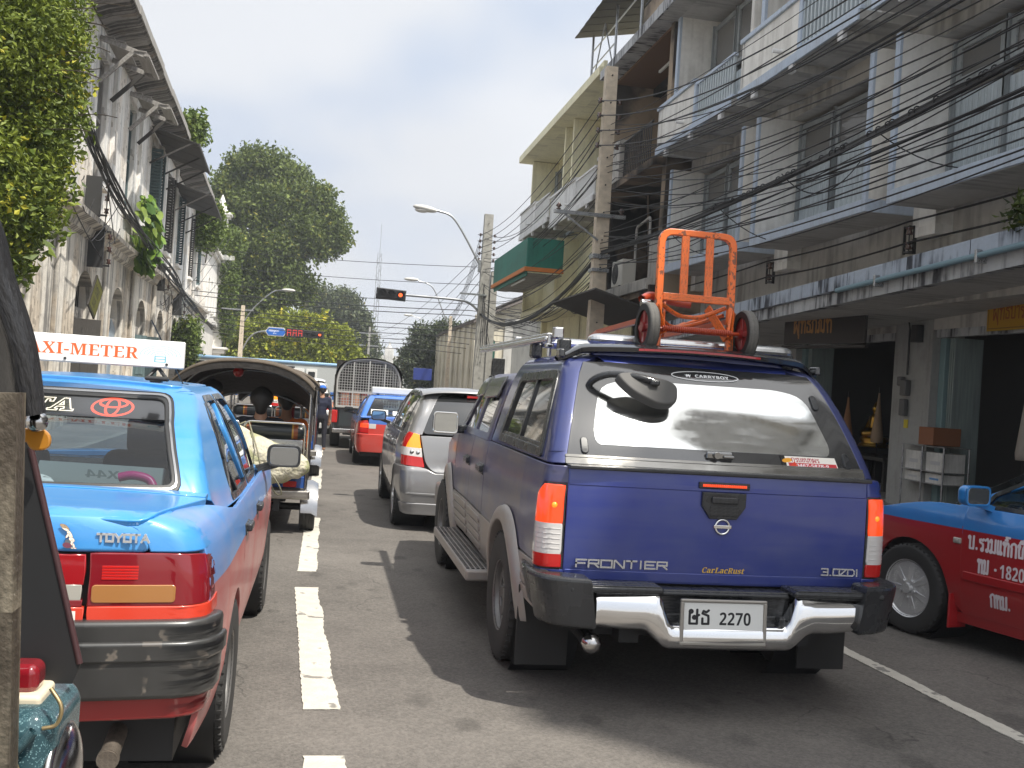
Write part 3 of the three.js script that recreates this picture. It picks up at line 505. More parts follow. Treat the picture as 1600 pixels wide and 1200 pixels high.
// upper windows: frame, louvred shutters, sill
wins.forEach((c, i)=>{
const w=sub('window', base, [c, 0, -0.16]);
add('frame', G(b6(-0.62, -0.54, 5.75, 8.72, -0.1, 0.0), b6(0.54, 0.62, 5.75, 8.72, -0.1, 0.0), b6(-0.54, 0.54, 8.62, 8.72, -0.1, 0.0), b6(-0.54, 0.54, 7.25, 7.33, -0.1, 0.0)), i < 2?M.greyWood : M.tealWood, w);
add('sill', muv(r6(-0.75, 0.75, 5.64, 5.76, -0.1, 0.26, 0.015)), up, w);
if (i === 1 || i === 2) { for (let k=0; k < 5; k++) add('plank', muv(b6(-0.54 + k * 0.217, -0.54 + k * 0.217 + 0.205, 5.78, 8.6, -0.08, -0.055 + 0.012 * rr()), 1, rr(), rr()), M.shutterGrey ??= std([0.5, 0.53, 0.55], 0.8, { map: rep(wood, 1 / 1.3) }), w);}
else for (const s of [-1, 1]) { const sh=sub('shutter', w, [s * 0.54, 0, -0.03], [0, s * (i === 3?1.2 : 0.25 + 0.5 * rr()), 0]); add('stile', G(b6(0, -s * 0.06, 5.8, 8.55, 0, 0.04), b6(-s * 0.44, -s * 0.5, 5.8, 8.55, 0, 0.04), b6(0, -s * 0.5, 5.8, 5.9, 0.001, 0.039), b6(0, -s * 0.5, 8.45, 8.55, 0.001, 0.039)), i % 2?M.tealWood : M.darkWood, sh); const sl=[]; for (let k=0; k < 24; k++) sl.push(bx(0.4, 0.09, 0.012, -s * 0.25, 5.96 + k * 0.105, 0.02, 0.7)); const lv=add('louvre', G(sl), i % 2?M.tealWood : M.darkWood, sh); lv.userData.kind='stuff';}
});
// timber hoods on brackets over the first windows, sheet awnings over later ones
for (const c of [25.1, 29.75]) {
const h=sub('window_hood', base, [c, 0, 0]), y0=8.92, y1=8.62, out=1.0;
for (const s of [-1, 1]) { add('arm', bar([s * 0.85, y0, -0.03], [s * 0.85, y1, out], 0.09, 0.11), M.greyWood, h); add('strut', bar([s * 0.85, y0 - 1.0, 0.0], [s * 0.85, y1 - 0.02 + 0.1, out * 0.72], 0.08, 0.09), s < 0?M.greyWood : M.darkWood, h);}
add('front_board', bar([-0.95, y1, out], [0.95, y1, out], 0.12, 0.05), M.greyWood, h);
for (const f of [0.18, 0.42]) add('roof_board', bar([-0.92, mix(y0, y1, f) + 0.08, out * f], [0.92, mix(y0, y1, f) + 0.08, out * f], 0.2, 0.025), M.greyWood, h);
add('roof_board', bar([-0.92, y1 + 0.09, out * 0.86], [0.92, y1 + 0.09, out * 0.86], 0.26, 0.025), M.greyWood, h);
}
for (const [a, b, y] of [[33.2, 37.8, 9.0], [39.8, 45.6, 8.5]]) {
const h=sub('sheet_awning', base), n=ceil((b - a) / 0.9);
for (let k=0; k < n; k++) add('sheet', muv(put(bx(0.88, 0.02, 1.5), mix(a, b, (k + 0.5) / n), y - 0.14 - 0.01 * (k % 2), 0.72, 0.28)), M.darkWood, h);
for (let k=0; k <= 2; k++) add('prop', bar([mix(a, b, k / 2), y - 1.1, 0], [mix(a, b, k / 2), y - 0.3, 1.3], 0.05, 0.05), M.darkWood, h);
add('edge_beam', bar([a, y - 0.36, 1.44], [b, y - 0.36, 1.44], 0.07, 0.09), M.darkWood, h);
}
// eaves: sagging soffit in boarded lengths, worn fascia and tile edge
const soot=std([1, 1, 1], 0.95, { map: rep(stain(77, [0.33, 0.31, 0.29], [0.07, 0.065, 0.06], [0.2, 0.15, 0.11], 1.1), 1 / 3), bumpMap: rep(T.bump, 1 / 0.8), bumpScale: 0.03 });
const re=rngOf(17);
for (let a=T0; a < T1 - 0.5; a += 2.3) {
const j=0.016 * (re() - 0.5), w=2.296, o=0.72 + 0.03 * (re() - 0.5), p=[[-0.02, 9.25], [-0.25, 9.36], [-o, 9.5 + j], [-o - 0.06, 9.56 + j], [-o - 0.02, 9.72 + j], [0.2, 10.15], [0.2, 9.3]];
if (re() < 0.06) { p[2][0] += 0.2; p[3][0] += 0.25; p[4][0] += 0.2;}
add('eave', muv(new THREE.ExtrudeGeometry(shapeOf(p), { depth: w, bevelEnabled: true, bevelThickness: 0.01, bevelSize: 0.012, bevelOffset: -0.012, bevelSegments: 1 }).rotateY(PI / 2).translate(a, 0, 0)), soot, base);
add('fascia', muv(bar([a + 0.01, 9.63 + j, o + 0.09], [a + w - 0.01, 9.63 + j + 0.02 * (re() - 0.5), o + 0.09], 0.03, 0.2)), M.greyWood, base);
}
const rt=[]; for (let a=T0; a < T1; a += 0.24) rt.push(put(new THREE.CylinderGeometry(0.13, 0.13, 3.4, 8, 1, false, -PI / 2, PI).rotateX(PI / 2 + 0.36), a, 10.32, -0.95, 0)); const roofT=add('roof_tiles', G(rt), std([0.16, 0.085, 0.06], 0.9, { map: rep(T.conc, 1) }), base); roofT.userData.kind='stuff';
// blue shop board beside the first doorway
const loc=(t, y, d)=>[-4.5 + sin(-B) * t + cos(B) * d, y, -cos(B) * t + sin(-B) * d * 1];
globalThis.__loc=loc;
{ const t=thing('shop_board', 'upright faded blue board against the terrace wall beside the creeper', 'board', loc(15.6, 0.13, 0.55), PI / 2 + B); add('board', rb(1.3, 3.0, 0.05, 0.01, 0, 1.5, 0, -0.04), std([0.01, 0.10, 0.34], 0.6, { map: rep(T.conc, 0.5) }), t); add('frame', G(r6(-0.68, -0.64, 0, 3.02, -0.1, -0.04), r6(0.64, 0.68, 0, 3.02, -0.1, -0.04)), M.greyWood, t);}
// yellow sign tilting in the second arch
{ const t=thing('door_sign', 'small tilted yellow green sign hung in the second arch of the terrace', 'sign', loc(24.1, 2.72, 0.06), PI / 2 + B); const st=canvasTex(256, 160, (g, w, h)=>{ g.fillStyle='#6c6a16'; g.fillRect(0, 0, w, h); g.strokeStyle=g.fillStyle='#24240c'; g.lineWidth=6; g.strokeRect(6, 6, w - 12, h - 12); thai(g, 'กรทพน', 34, 76, 44, 1, 0.13); thai(g, 'บธงอ', 60, 132, 40, 1, 0.13);}); add('face', rb(1.15, 0.72, 0.04, 0.01, 0, 0.28, 0.2, 0.18, 0, -0.24), M.darkWood, t); add('print', plane(1.1, 0.68, 0, 0.28, 0.222, 0.18, 0, -0.24), std([1, 1, 1], 0.7, { map: st }), t);}
// insulator racks with a tangle of service wires
const rack=(t, y, label)=>{ const g=thing('insulator_rack', label, 'insulators', loc(t, y, 0.3), PI / 2 + B, 'insulator racks along the terrace'); for (const k of [0, 1, 2]) { add('bobbin', lathe([[0.02, -0.06], [0.06, -0.05], [0.035, 0], [0.06, 0.05], [0.02, 0.06]], 10).translate(0, k * 0.28, 0.16), M.bobbin ??= phy([0.06, 0.025, 0.018], 0.3, { clearcoat: 1 }), g);} add('bracket', G(b6(-0.03, 0.03, -0.15, 0.75, -0.3, 0.04), rod([0, -0.12, 0.16], [0, 0.7, 0.16], 0.01), b6(-0.02, 0.02, -0.12, -0.08, 0, 0.18), b6(-0.02, 0.02, 0.66, 0.7, 0, 0.18)), M.darkmetal, g); return g;};
rack(23.6, 4.9, 'rusty rack of wire bobbins on the terrace above the yellow sign'); rack(24.3, 3.85, 'single low rack of bobbins under the string course near the yellow sign'); rack(36.4, 4.3, 'rack of bobbins in the wire tangle midway along the terrace'); rack(42.5, 3.8, 'far rack of bobbins in the wire tangle by the last arches');
const rw=rngOf(31), runs=[];
for (let i=0; i < 9; i++) { const p=[]; for (const [t, y] of [[10, 6.9], [17, 6.5], [23.6, 5.35], [30, 4.9], [36.4, 4.6], [42.5, 4.2], [52, 3.9], [58, 3.9]]) p.push(loc(t + rw() - 0.5, y + 0.35 * (rw() - 0.5), 0.5 + 0.25 * rw())); runs.push(p);}
const bundle=tag(add('cable_bundle', G(...runs.map((p)=>tube(p, 0.014 + 0.014 * rw(), 70, 5))), M.wire), 'bundle of black service cables strung slack along the terrace front', 'cables'); bundle.userData.kind='stuff';
const loose=[];
for (let i=0; i < 26; i++) { const c=i < 9?[23.6, 5.0] : i < 18?[36.4, 4.4] : [42.5, 4.0], a=c[0] + 5 * (rw() - 0.5), b=c[0] + 4 * (rw() - 0.5), ya=c[1] + 1.6 * (rw() - 0.6), yb=c[1] + 1.8 * (rw() - 0.6); loose.push(wire(loc(a, ya, 0.35 + 0.3 * rw()), loc(b, yb, 0.25 + 0.4 * rw()), 0.25 * rw(), 0.011, 12, 4));}
tag(add('wire_tangle', G(loose), M.wire), 'tangles of loose black wire round the bobbin racks on the terrace front', 'wires').userData.kind='stuff';
tag(add('drop_wire', wire(loc(20.3, 4.5, 0.4), loc(24.4, 3.9, 0.3), 0.05, 0.014), M.wire), 'thin wire dropping to the low bobbin beside the arches', 'wire');
for (const [a, b, c, d, nth] of [[36, 3.4, 46, 7.4, 'lowest'], [37, 3.0, 50, 7.9, 'longest'], [40, 3.2, 52, 6.8, 'middle']]) tag(add('cross_wire', wire(loc(a, b, 0.3), loc(c, d, 1.6), 0.3, 0.01), M.wire), nth + ' of three thin wires rising across the far terrace front', 'wire', 'thin wires rising across the terrace front');
// heart-leaved creeper on the string course
{ const t=thing('heart_leaf_creeper', 'bright heart-leaved creeper hanging over the string course of the terrace', 'creeper', loc(30.6, 4.75, 0.2), PI / 2 + B), r=rngOf(12);
const hs=new THREE.ShapeGeometry((()=>{ const s=new THREE.Shape(); s.moveTo(0, -0.17); s.bezierCurveTo(0.10, -0.10, 0.15, 0.0, 0.11, 0.06); s.bezierCurveTo(0.07, 0.10, 0.02, 0.08, 0, 0.05); s.bezierCurveTo(-0.02, 0.08, -0.07, 0.10, -0.11, 0.06); s.bezierCurveTo(-0.15, 0.0, -0.10, -0.10, 0, -0.17); return s;})(), 5); const hp=hs.attributes.position; for (let i=0; i < hp.count; i++) hp.setZ(i, -abs(hp.getX(i)) * 0.35 - hp.getY(i) ** 2 * 1.2); hs.computeVertexNormals();
const ms=[[0.10, 0.20, 0.02], [0.16, 0.27, 0.03], [0.06, 0.13, 0.02], [0.22, 0.30, 0.05]].map((c)=>leafMat({ color: col(c), transmission: 0.3 }));
for (let i=0; i < 230; i++) { const y=r(), w=0.3 + 1.15 * sin(PI * clamp(y * 0.8 + 0.12)); const l=add('leaf', hs, ms[floor(r() * 4)], t, [(r() - 0.5) * 2 * w * 1.05, -0.45 + y * 2.05, 0.1 + 0.55 * r() * (1 - abs(y - 0.5))], [-0.5 + 0.9 * (r() - 0.5), 1.6 * (r() - 0.5), 1.2 * (r() - 0.5)]); l.scale.setScalar(0.8 + 0.8 * r());}
add('stem', G(...Array.from({ length: 7 }, (_, i)=>tube([[0.2 * (i - 3), -0.4, 0.05], [0.25 * (i - 3) * r(), 0.5, 0.2], [0.3 * (i - 3), 1.5, 0.2]], 0.012, 12, 5))), M.bark, t);}
for (const [t, y, d, w, h, n, lab] of [[50.5, 8.3, 0.5, 1.3, 1.6, 700, 'tuft of creeper under the far eaves of the terrace'], [37.5, 9.9, 0.5, 1.2, 0.9, 400, 'weed growing on the terrace roof edge'], [44.2, 2.6, 0.4, 0.8, 1.2, 420, 'small creeper at the far arches of the terrace']]) { const g=thing('creeper', lab, 'creeper', loc(t, y, d)); crown(g, [[0, 0, 0, w * 0.7, h * 0.7, w * 0.5], [0.2, h * 0.4, 0, w * 0.45, h * 0.4, w * 0.4]], n, { size: 0.14, seed: 60 + n, dark: [0.04, 0.08, 0.015], light: [0.2, 0.27, 0.05] }); add('stem', limb([[0, -h, -0.2], [0.1, -h * 0.3, 0], [0, h * 0.4, 0]], 0.03, 0.01, 5, 6), M.bark, g);}
// the big creeper-clad tree in front of the near end
{ const t=thing('creeper_tree', 'dense small-leaved creeper mass hanging over the near end of the terrace', 'tree', [-4.85, 0.13, -14.0]);
const cl=[]; const r=rngOf(5); for (let i=0; i < 26; i++) { const y=3.1 + 6.6 * (i / 25), bulge=0.72 + 0.55 * sin(PI * clamp((y - 2.4) / 5.2)) * (y < 6.2?0.95 : 0.55); cl.push([0.25 + 0.55 * (r() - 0.5) + (y < 6.2?0.12 : -0.12), y, 0.9 * (r() - 0.5), bulge * (0.66 + 0.3 * r()), 0.62 + 0.25 * r(), bulge * (0.8 + 0.3 * r())]);}
crown(t, cl, 17000, { size: 0.062, per: 10, seed: 71, dark: [0.045, 0.085, 0.012], light: [0.28, 0.34, 0.04], hang: 0.25, fill: 0.5 });
crown(t, cl.filter((_, i)=>i < 7).map((c)=>[c[0] + 0.1, c[1] - 0.35, c[2], c[3] * 0.8, c[4], c[5] * 0.8]), 900, { size: 0.11, per: 7, seed: 72, dark: [0.04, 0.08, 0.012], light: [0.2, 0.26, 0.04] });
add('trunk', limb([[-0.1, 0, 0], [0.05, 1.5, 0.1], [0.0, 3.2, 0], [0.2, 6.0, 0.1]], 0.2, 0.06), M.bark, t);
for (const [a, b, c] of [[0.9, 4.6, 0.5], [-0.5, 5.2, -0.6], [0.6, 7.4, 0.2]]) add('limb', limb([[0.05, 2.6, 0], [a * 0.5, (b + 2.6) / 2 + 0.3, c * 0.5], [a, b, c]], 0.07, 0.02, 6, 8), M.bark, t);
const tw=[]; for (let i=0; i < 46; i++) { const y=4.0 + 5.2 * r(), a=0.9 + 0.5 * r(), z=1.2 * (r() - 0.5); tw.push(tube([[a * 0.7, y, z], [a + 0.2, y + 0.04, z + 0.1], [a + 0.35 + 0.2 * r(), y + 0.12 * (r() - 0.3), z + 0.15]], 0.006, 6, 4));} const twm=add('twigs', G(tw), M.bark, t); twm.userData.kind='stuff';}
}
// ---------- the shophouse row on the right; local x runs up the street, z into the building ----------
{
const RX=6.8, place=(name, label, t0)=>thing(name, label, 'shophouse', [RX, 0, -t0], PI / 2, 'shophouses in the right-hand row');
const grime=(seed, base, dirt, am)=>tex(512, 512, (u, v)=>{ const a=fbm(u * 7 + seed, v * 5, 256, 256, 5), run=fbm(u * 46 + seed, v * 2.5, 256, 256, 4), f=fbm(u * 60, v * 60 + seed, 256, 256, 3); const k=0.96 + 0.14 * (f - 0.5); return tri3(base, dirt, clamp(am * (0.9 * sstep(0.45, 0.8, run * 0.5 + a * 0.55) + 0.3 * (a - 0.35)))).map((x)=>x * k);});
const cream=std([1, 1, 1], 0.8, { map: rep(grime(5, [0.86, 0.84, 0.79], [0.42, 0.395, 0.35], 0.5), 1 / 4), bumpMap: rep(T.bump, 1 / 1.1), bumpScale: 0.006 });
const blue=std([1, 1, 1], 0.75, { map: rep(grime(15, [0.52, 0.60, 0.71], [0.37, 0.40, 0.45], 0.6), 1 / 2) });
const soffit=std([1, 1, 1], 0.9, { map: rep(grime(25, [0.5, 0.49, 0.465], [0.2, 0.19, 0.18], 0.7), 1 / 3) });
const wall=std([1, 1, 1], 0.88, { map: rep(grime(35, [0.52, 0.50, 0.465], [0.18, 0.17, 0.155], 0.7), 1 / 3.5), bumpMap: rep(T.bump, 1), bumpScale: 0.01 });
const mould=std([1, 1, 1], 0.9, { map: rep(grime(45, [0.45, 0.46, 0.47], [0.05, 0.05, 0.055], 1.25), 1 / 2.2), bumpMap: rep(T.bump, 1 / 0.8), bumpScale: 0.01 });
const panelB=[0.95, 1, 1.06].map((k)=>std([0.62 * k, 0.71 * k, 0.77 * k], 0.6, { map: rep(T.conc, 1 / 1.3), roughnessMap: rep(T.bump, 2) }));
const frameP=std([0.42, 0.46, 0.48], 0.6, { map: rep(T.conc, 1) }), reed=phy([0.16, 0.155, 0.145], 0.25, { clearcoat: 0.5, bumpMap: rep(T.grain, 6), bumpScale: 0.003 });
const ylw=std([1, 1, 1], 0.8, { map: rep(grime(55, [0.86, 0.81, 0.57], [0.48, 0.44, 0.31], 0.5), 1 / 4) }), ylwW=std([1, 1, 1], 0.8, { map: rep(grime(65, [0.84, 0.84, 0.83], [0.42, 0.41, 0.40], 0.5), 1 / 3) });
const burnt=std([1, 1, 1], 0.95, { map: rep(tex(512, 512, (u, v)=>{ const a=fbm(u * 5, v * 4, 5, 4, 6), r=fbm(u * 30, v * 3, 30, 256, 3); return tri3([0.02, 0.018, 0.017], [0.24, 0.18, 0.13], clamp(sstep(0.42, 0.75, a) + 0.25 * (r - 0.5)));}), 1 / 3.5) });
const brown=std([1, 1, 1], 0.9, { map: rep(tex(512, 512, (u, v)=>{ const a=fbm(u * 4, v * 4, 4, 4, 6); return tri3([0.05, 0.042, 0.035], [0.36, 0.28, 0.20], sstep(0.3, 0.62, a));}), 1 / 4) });
M.cream=cream; M.mould=mould; M.wallR=wall;
const FB=4.17, FT=6.33, S3=6.62, RF=9.55, D=0.74; // box bottom and top, third-floor slab, roof slab, window recess
// a window wall: frames, ribbed metal shutters below, glazed lights above
const rw=rngOf(99);
function windows(p, x0, x1, y0, y1, d, { panes=3, trans=0.62, louvre=false, open=-1 }) {
const w=(x1 - x0) / panes;

for (let i=0; i < panes; i++) {
const a=x0 + i * w + 0.035, b=x0 + (i + 1) * w - 0.035, yt=mix(y0, y1, trans), g=sub('window', p);
add('mullion', G(b6(a - 0.05, a - 0.012, y0, y1, d - 0.03, d + 0.08), b6(b + 0.012, b + 0.05, y0, y1, d - 0.03, d + 0.08)), frameP, g);
add('light_frame', extr(rect(a + 0.01, b - 0.01, yt + 0.06, y1 - 0.03), 0.05, 0.004, [rect(a + 0.10, b - 0.10, yt + 0.17, y1 - 0.13)]).translate(0, 0, d), frameP, g);
if (louvre) { const n=9; for (let k=0; k < n; k++) add('glass_slat', put(bx(b - a - 0.2, 0.1, 0.008), (a + b) / 2, mix(yt + 0.2, y1 - 0.16, k / (n - 1)), d + 0.05, 0.6), reed, g);} else add('glass', b6(a + 0.09, b - 0.09, yt + 0.16, y1 - 0.12, d + 0.028, d + 0.034), reed, g);
const pm=panelB[floor(rw() * 3)], nrib=8, ys=[];
const sh=add('shutter_panel', G(b6(a, b, y0 + 0.01, yt - 0.03 - 0.06 * rw(), d + 0.03, d + 0.05), ...Array.from({ length: nrib }, (_, k)=>bx((b - a) / nrib * 0.62, yt - y0 - 0.12, 0.008, mix(a, b, (k + 0.5) / nrib), (y0 + yt) / 2 - 0.03, d + 0.029))), pm, g);
if (i === open) sh.rotation.set(0, 0, 0.012);
}
}
const boxWin=(p, x0, x1, o)=>{ // projecting concrete surround round the second-floor windows
const b=sub('window_surround', p);
add('far_fin', muv(b6(x1 - 0.10, x1, FB + 0.02, FT, 0.02, D + 0.1)), cream, b); add('near_fin', muv(b6(x0, x0 + 0.10, FB + 0.02, FT, 0.02, D + 0.1)), cream, b);
add('sill_slab', muv(r6(x0 - 0.002, x1 + 0.002, FB, FB + 0.17, -0.012, D + 0.02, 0.008)), blue, b);
adds('edge_band', [muv(r6(x1 - 0.105, x1 + 0.003, FB + 0.17, FT, -0.012, 0.03, 0.006)), muv(r6(x0 - 0.003, x0 + 0.105, FB + 0.17, FT, -0.012, 0.03, 0.006))], blue, b);
add('soffit', muv(b6(x0 + 0.02, x1 - 0.02, FB - 0.006, FB + 0.01, 0.02, D)), soffit, b);
windows(b, x0 + 0.12, x1 - 0.12, FB + 0.18, FT - 0.05, D, o);
};
const balcony=(p, x0, xm, x1, m, capM, o={})=>{ // slab on ribs, solid parapet to the far side, balusters to the near side
const b=sub('balcony', p), y=S3 + (o.dy ?? 0), f=-0.34;
add('slab', muv(r6(x0, x1, y, y + 0.13, f, D, 0.008)), soffit, b); add('slab_edge', muv(r6(x0 - 0.002, x1 + 0.002, y - 0.012, y + 0.135, f - 0.012, f + 0.02, 0.005)), capM, b);
for (const x of [mix(x0, x1, 0.12), mix(x0, x1, 0.5), mix(x0, x1, 0.85)]) { add('rib', muv(put(r6(-0.06, 0.06, -0.12, 0.0, f + 0.03, D, 0.01), x, y, 0)), soffit, b); add('rib_end', muv(r6(x - 0.07, x + 0.07, y - 0.13, y + 0.002, f + 0.0, f + 0.07, 0.01)), ylwW, b);}
add('parapet', muv(r6(xm, x1 - 0.06, y + 0.13, y + 0.92, f + 0.02, f + 0.12, 0.008)), m, b);
add('parapet_return', muv(r6(x1 - 0.10, x1, y + 0.13, y + 0.92, f + 0.02, 0.2, 0.008)), m, b);
add('cap', muv(r6(xm - 0.06, x1 + 0.02, y + 0.92, y + 1.0, f - 0.02, f + 0.17, 0.012)), capM, b);
add('post', muv(r6(xm - 0.08, xm, y + 0.13, y + 0.92, f + 0.01, f + 0.13, 0.008)), capM, b);
const pl=[]; for (let x=x0 + 0.06; x < xm - 0.1; x += 0.115) pl.push(x);
for (const x of pl) add('baluster', r6(x - 0.022, x + 0.022, y + 0.18, y + 0.88, f + 0.04, f + 0.085, 0.006), o.bal ?? panelB[0], b);
add('rail', G(r6(x0, xm - 0.06, y + 0.86, y + 0.92, f + 0.02, f + 0.10, 0.01), r6(x0, xm - 0.06, y + 0.14, y + 0.20, f + 0.02, f + 0.10, 0.01)), capM, b);
add('spout', rod([xm + 0.5, y + 0.3, f - 0.14], [xm + 0.5, y + 0.3, f + 0.05], 0.035), ylwW, b);
};
const labels=['grey shophouse nearest on the right, above the yellow shop sign', 'grey shophouse with the wide pale blue window box above the dark gilded sign', 'grey shophouse with the small window box behind the orange trolley'];
const bays=[[7.3, 11.63, 9.2], [12.14, 15.82, 13.8], [16.34, 20.13, 18.1]];
const units=bays.map(([a, c], i)=>place('grey_shophouse', labels[i], 0));
bays.forEach(([x0, x1, xm], i)=>{
const p=units[i], pa=x0 - 0.26, pb=x1 + 0.25;
add('wall', G(muv(b6(pa, pb, 3.0, 10.1, D + 0.2, D + 0.5)), muv(b6(pa, pb, FT, S3 + 0.02, D - 0.2, D + 0.3))), wall, p);
adds('side_pier', [muv(b6(pa, x0, FB - 0.3, S3, D - 0.05, D + 0.25)), muv(b6(x1, pb, FB - 0.3, S3, D - 0.05, D + 0.25))], cream, p);
boxWin(p, x0, x1, { panes: i === 0?4 : 3, trans: i === 0?0.66 : 0.60, open: 1 });
balcony(p, x0 - 0.12, xm, x1 + 0.06, cream, blue, { dy: 0 });
const t=sub('third_floor', p);
add('fin', muv(b6(x1 - 0.04, x1 + 0.08, S3 + 0.1, RF, 0.0, D + 0.2)), cream, t); add('fin_edge', muv(r6(x1 - 0.045, x1 + 0.085, S3 + 0.14, RF, -0.014, 0.04, 0.006)), blue, t);
add('near_fin', muv(b6(x0 - 0.1, x0 + 0.02, S3 + 0.1, RF, 0.0, D + 0.2)), cream, t);
windows(t, x0 + 0.05, x1 - 0.06, S3 + 0.14, RF - 0.12, D, { panes: 3, trans: 0.52, louvre: i < 2 });
add('roof_slab', muv(r6(pa, pb, RF, RF + 0.2, -0.42, 1.5, 0.01)), soffit, p); add('roof_edge', muv(r6(pa - 0.002, pb + 0.002, RF - 0.01, RF + 0.24, -0.44, -0.40, 0.005)), mould, p);
add('roof_body', muv(b6(pa, pb, 9.7, 12.2, 1.5, 9)), wall, p);
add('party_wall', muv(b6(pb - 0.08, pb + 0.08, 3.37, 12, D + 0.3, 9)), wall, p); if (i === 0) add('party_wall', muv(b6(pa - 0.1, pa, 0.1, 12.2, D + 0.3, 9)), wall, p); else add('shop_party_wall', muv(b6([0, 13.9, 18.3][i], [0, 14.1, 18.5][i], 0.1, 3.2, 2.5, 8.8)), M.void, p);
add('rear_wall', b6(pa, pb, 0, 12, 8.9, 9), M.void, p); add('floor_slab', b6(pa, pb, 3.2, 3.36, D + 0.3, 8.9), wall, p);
});
for (const [a, b, l, H] of [[-1.6, 1.2, 'tall narrow grey stair tower beyond the right edge that shades the near lane', 15.2], [1.3, 7.02, 'lower grey shophouse beyond the right edge, before the first one in view', 8.3]]) { const p=place('grey_shophouse', l, 0); add('wall', G(muv(b6(a, b, 3.2, H, b < 2?0.01 : D, D + 0.5)), muv(b6(a, b, 0.1, 3.2, 2.2, 2.6))), wall, p); for (let x=a; x < b - 3; x += 4.4) { add('window_surround', G(muv(r6(x + 0.3, x + 4.0, FB, FB + 0.17, 0, D)), muv(r6(x + 0.3, x + 0.4, FB + 0.18, FT, 0, D)), muv(r6(x + 3.9, x + 4.0, FB + 0.18, FT, 0, D))), cream, p); add('balcony', muv(r6(x + 0.2, x + 4.1, S3, S3 + 1, -0.34, -0.2)), cream, p);} add('roof_slab', muv(r6(a, b, H - 0.1, H + 0.1, -0.1, 9)), soffit, p); add('canopy', muv(r6(a, min(b, 4.58), 3.3, 3.65, -0.05, 2.2)), soffit, p); add('rear_body', b6(a, b, 0.1, H, 8, 9), wall, p);}
// shop fronts of the three grey units
const dF=2.0;
[[7.04, 13.5, 0], [14.5, 17.9, 1], [18.9, 20.2, 2]].forEach(([a, b, i])=>{
const p=units[i], s=sub('shop_front', p);
add('lintel', muv(b6(a - 0.5, b + 0.5, 2.82, 3.25, dF - 0.02, dF + 0.3)), wall, s); add('lintel_edge', muv(b6(a + 0.05, b - 0.05, 2.70, 2.82, dF + 0.0, dF + 0.12)), M.mould, s);
adds('jamb', [r6(a, a + 0.14, 0.13, 2.7, dF + 0.1, dF + 0.25, 0.01), r6(b - 0.14, b, 0.13, 2.7, dF + 0.1, dF + 0.25, 0.01)], std([0.20, 0.30, 0.31], 0.6), s);
add('folding_door', G(...[0, 1, 2].map((k)=>b6(b - 0.2 - 0.05 * k, b - 0.17 - 0.05 * k, 0.15, 2.7, dF + 0.15, dF + 0.6))), std([0.34, 0.42, 0.42], 0.5, { map: rep(T.conc, 1) }), s);
add('inner_floor', b6(a - 0.5, b + 0.5, 0.12, 0.16, dF + 0.1, 8.9), M.pave, s);
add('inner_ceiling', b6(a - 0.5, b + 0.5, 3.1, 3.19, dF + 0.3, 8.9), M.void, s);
});
for (const [a, b, i] of [[13.5, 14.5, 1], [17.9, 18.9, 2]]) add('shop_pillar', muv(r6(a, b, 0.1, 3.2, dF - 0.03, dF + 0.5, 0.012)), std([0.40, 0.40, 0.385], 0.8, { map: rep(grime(75, [0.9, 0.9, 0.9], [0.55, 0.54, 0.52], 0.6), 1 / 2) }), units[i]);
// concrete canopy over the pavement with its mould-streaked fascia
{ const c=thing('pavement_canopy', 'long concrete canopy over the pavement with a mould streaked pale blue edge', 'canopy', [RX, 0, 0], PI / 2); const y=(x)=>3.50 - (x - 9) * 0.036;
for (let x=4.6; x < 20.2; x += 2.6) { const e=min(20.25, x + 2.59), m=(k)=>[[x, y(x)], [e, y(e)]]; const seg=(dy0, dy1, z0, z1, mm, n)=>{ const g=extr([[x, y(x) + dy0], [e, y(e) + dy0], [e, y(e) + dy1], [x, y(x) + dy1]], abs(z1 - z0), 0.006).translate(0, 0, min(z0, z1)); add(n, muv(g), mm, c);}; seg(-0.20, 0.0, -0.06, 0.10, std([1, 1, 1], 0.9, { map: M.mould.map, bumpMap: M.mould.bumpMap, bumpScale: 0.01, color: col([0.9, 1.0, 1.15]) }), 'upper_fascia'); seg(-0.38, -0.205, 0.0, 0.12, M.mould, 'lower_fascia'); seg(-0.36, -0.24, 0.12, 2.3, soffit, 'slab');}
add('water_pipe', tube([[5, 3.42, -0.09], [8, 3.33, -0.09], [11, 3.22, -0.09], [12.6, 3.155, -0.09]], 0.034, 30, 10), std([0.17, 0.27, 0.32], 0.5), c);
add('pipe_clip', G(...[7.4, 9.6, 11.6].map((x)=>r6(x - 0.02, x + 0.02, y(x) - 0.29, y(x) - 0.14, -0.13, 0.0, 0.01))), M.galv, c);
const gr=sub('weeds', c, [8.9, 3.52, 0.1]); crown(gr, [[0, 0.1, 0, 0.35, 0.16, 0.2]], 60, { size: 0.08, seed: 8, name: 'weed_tuft', light: [0.12, 0.16, 0.03] });}
// ---------- burnt shophouse ----------
{ const p=place('burnt_shophouse', 'fire blackened brown shophouse between the grey and the cream ones, air conditioner on its ledge', 0), x0=20.45, x1=24.95;
adds('party_wall', [muv(b6(x0 - 0.08, x0 + 0.18, 3.4, 9.9, -0.02, 5)), muv(b6(x1 - 0.05, x1 + 0.15, 3.4, 9.9, 0.0, 5))], brown, p);
adds('back_wall', [muv(b6(x0, x1, 3.0, 6.6, 3.0, 3.2)), muv(b6(x0, x1, 9.3, 9.9, 1.0, 1.2))], burnt, p); add('upper_back_wall', muv(b6(x0, x1, 6.7, 9.55, 1.35, 1.5)), brown, p);
add('side_lining', muv(b6(x1 - 0.08, x1 - 0.05, 6.6, 9.5, 0.02, 1.35)), brown, p); add('side_lining_low', muv(b6(x1 - 0.08, x1 - 0.05, 3.9, 6.5, 0.1, 3)), burnt, p);
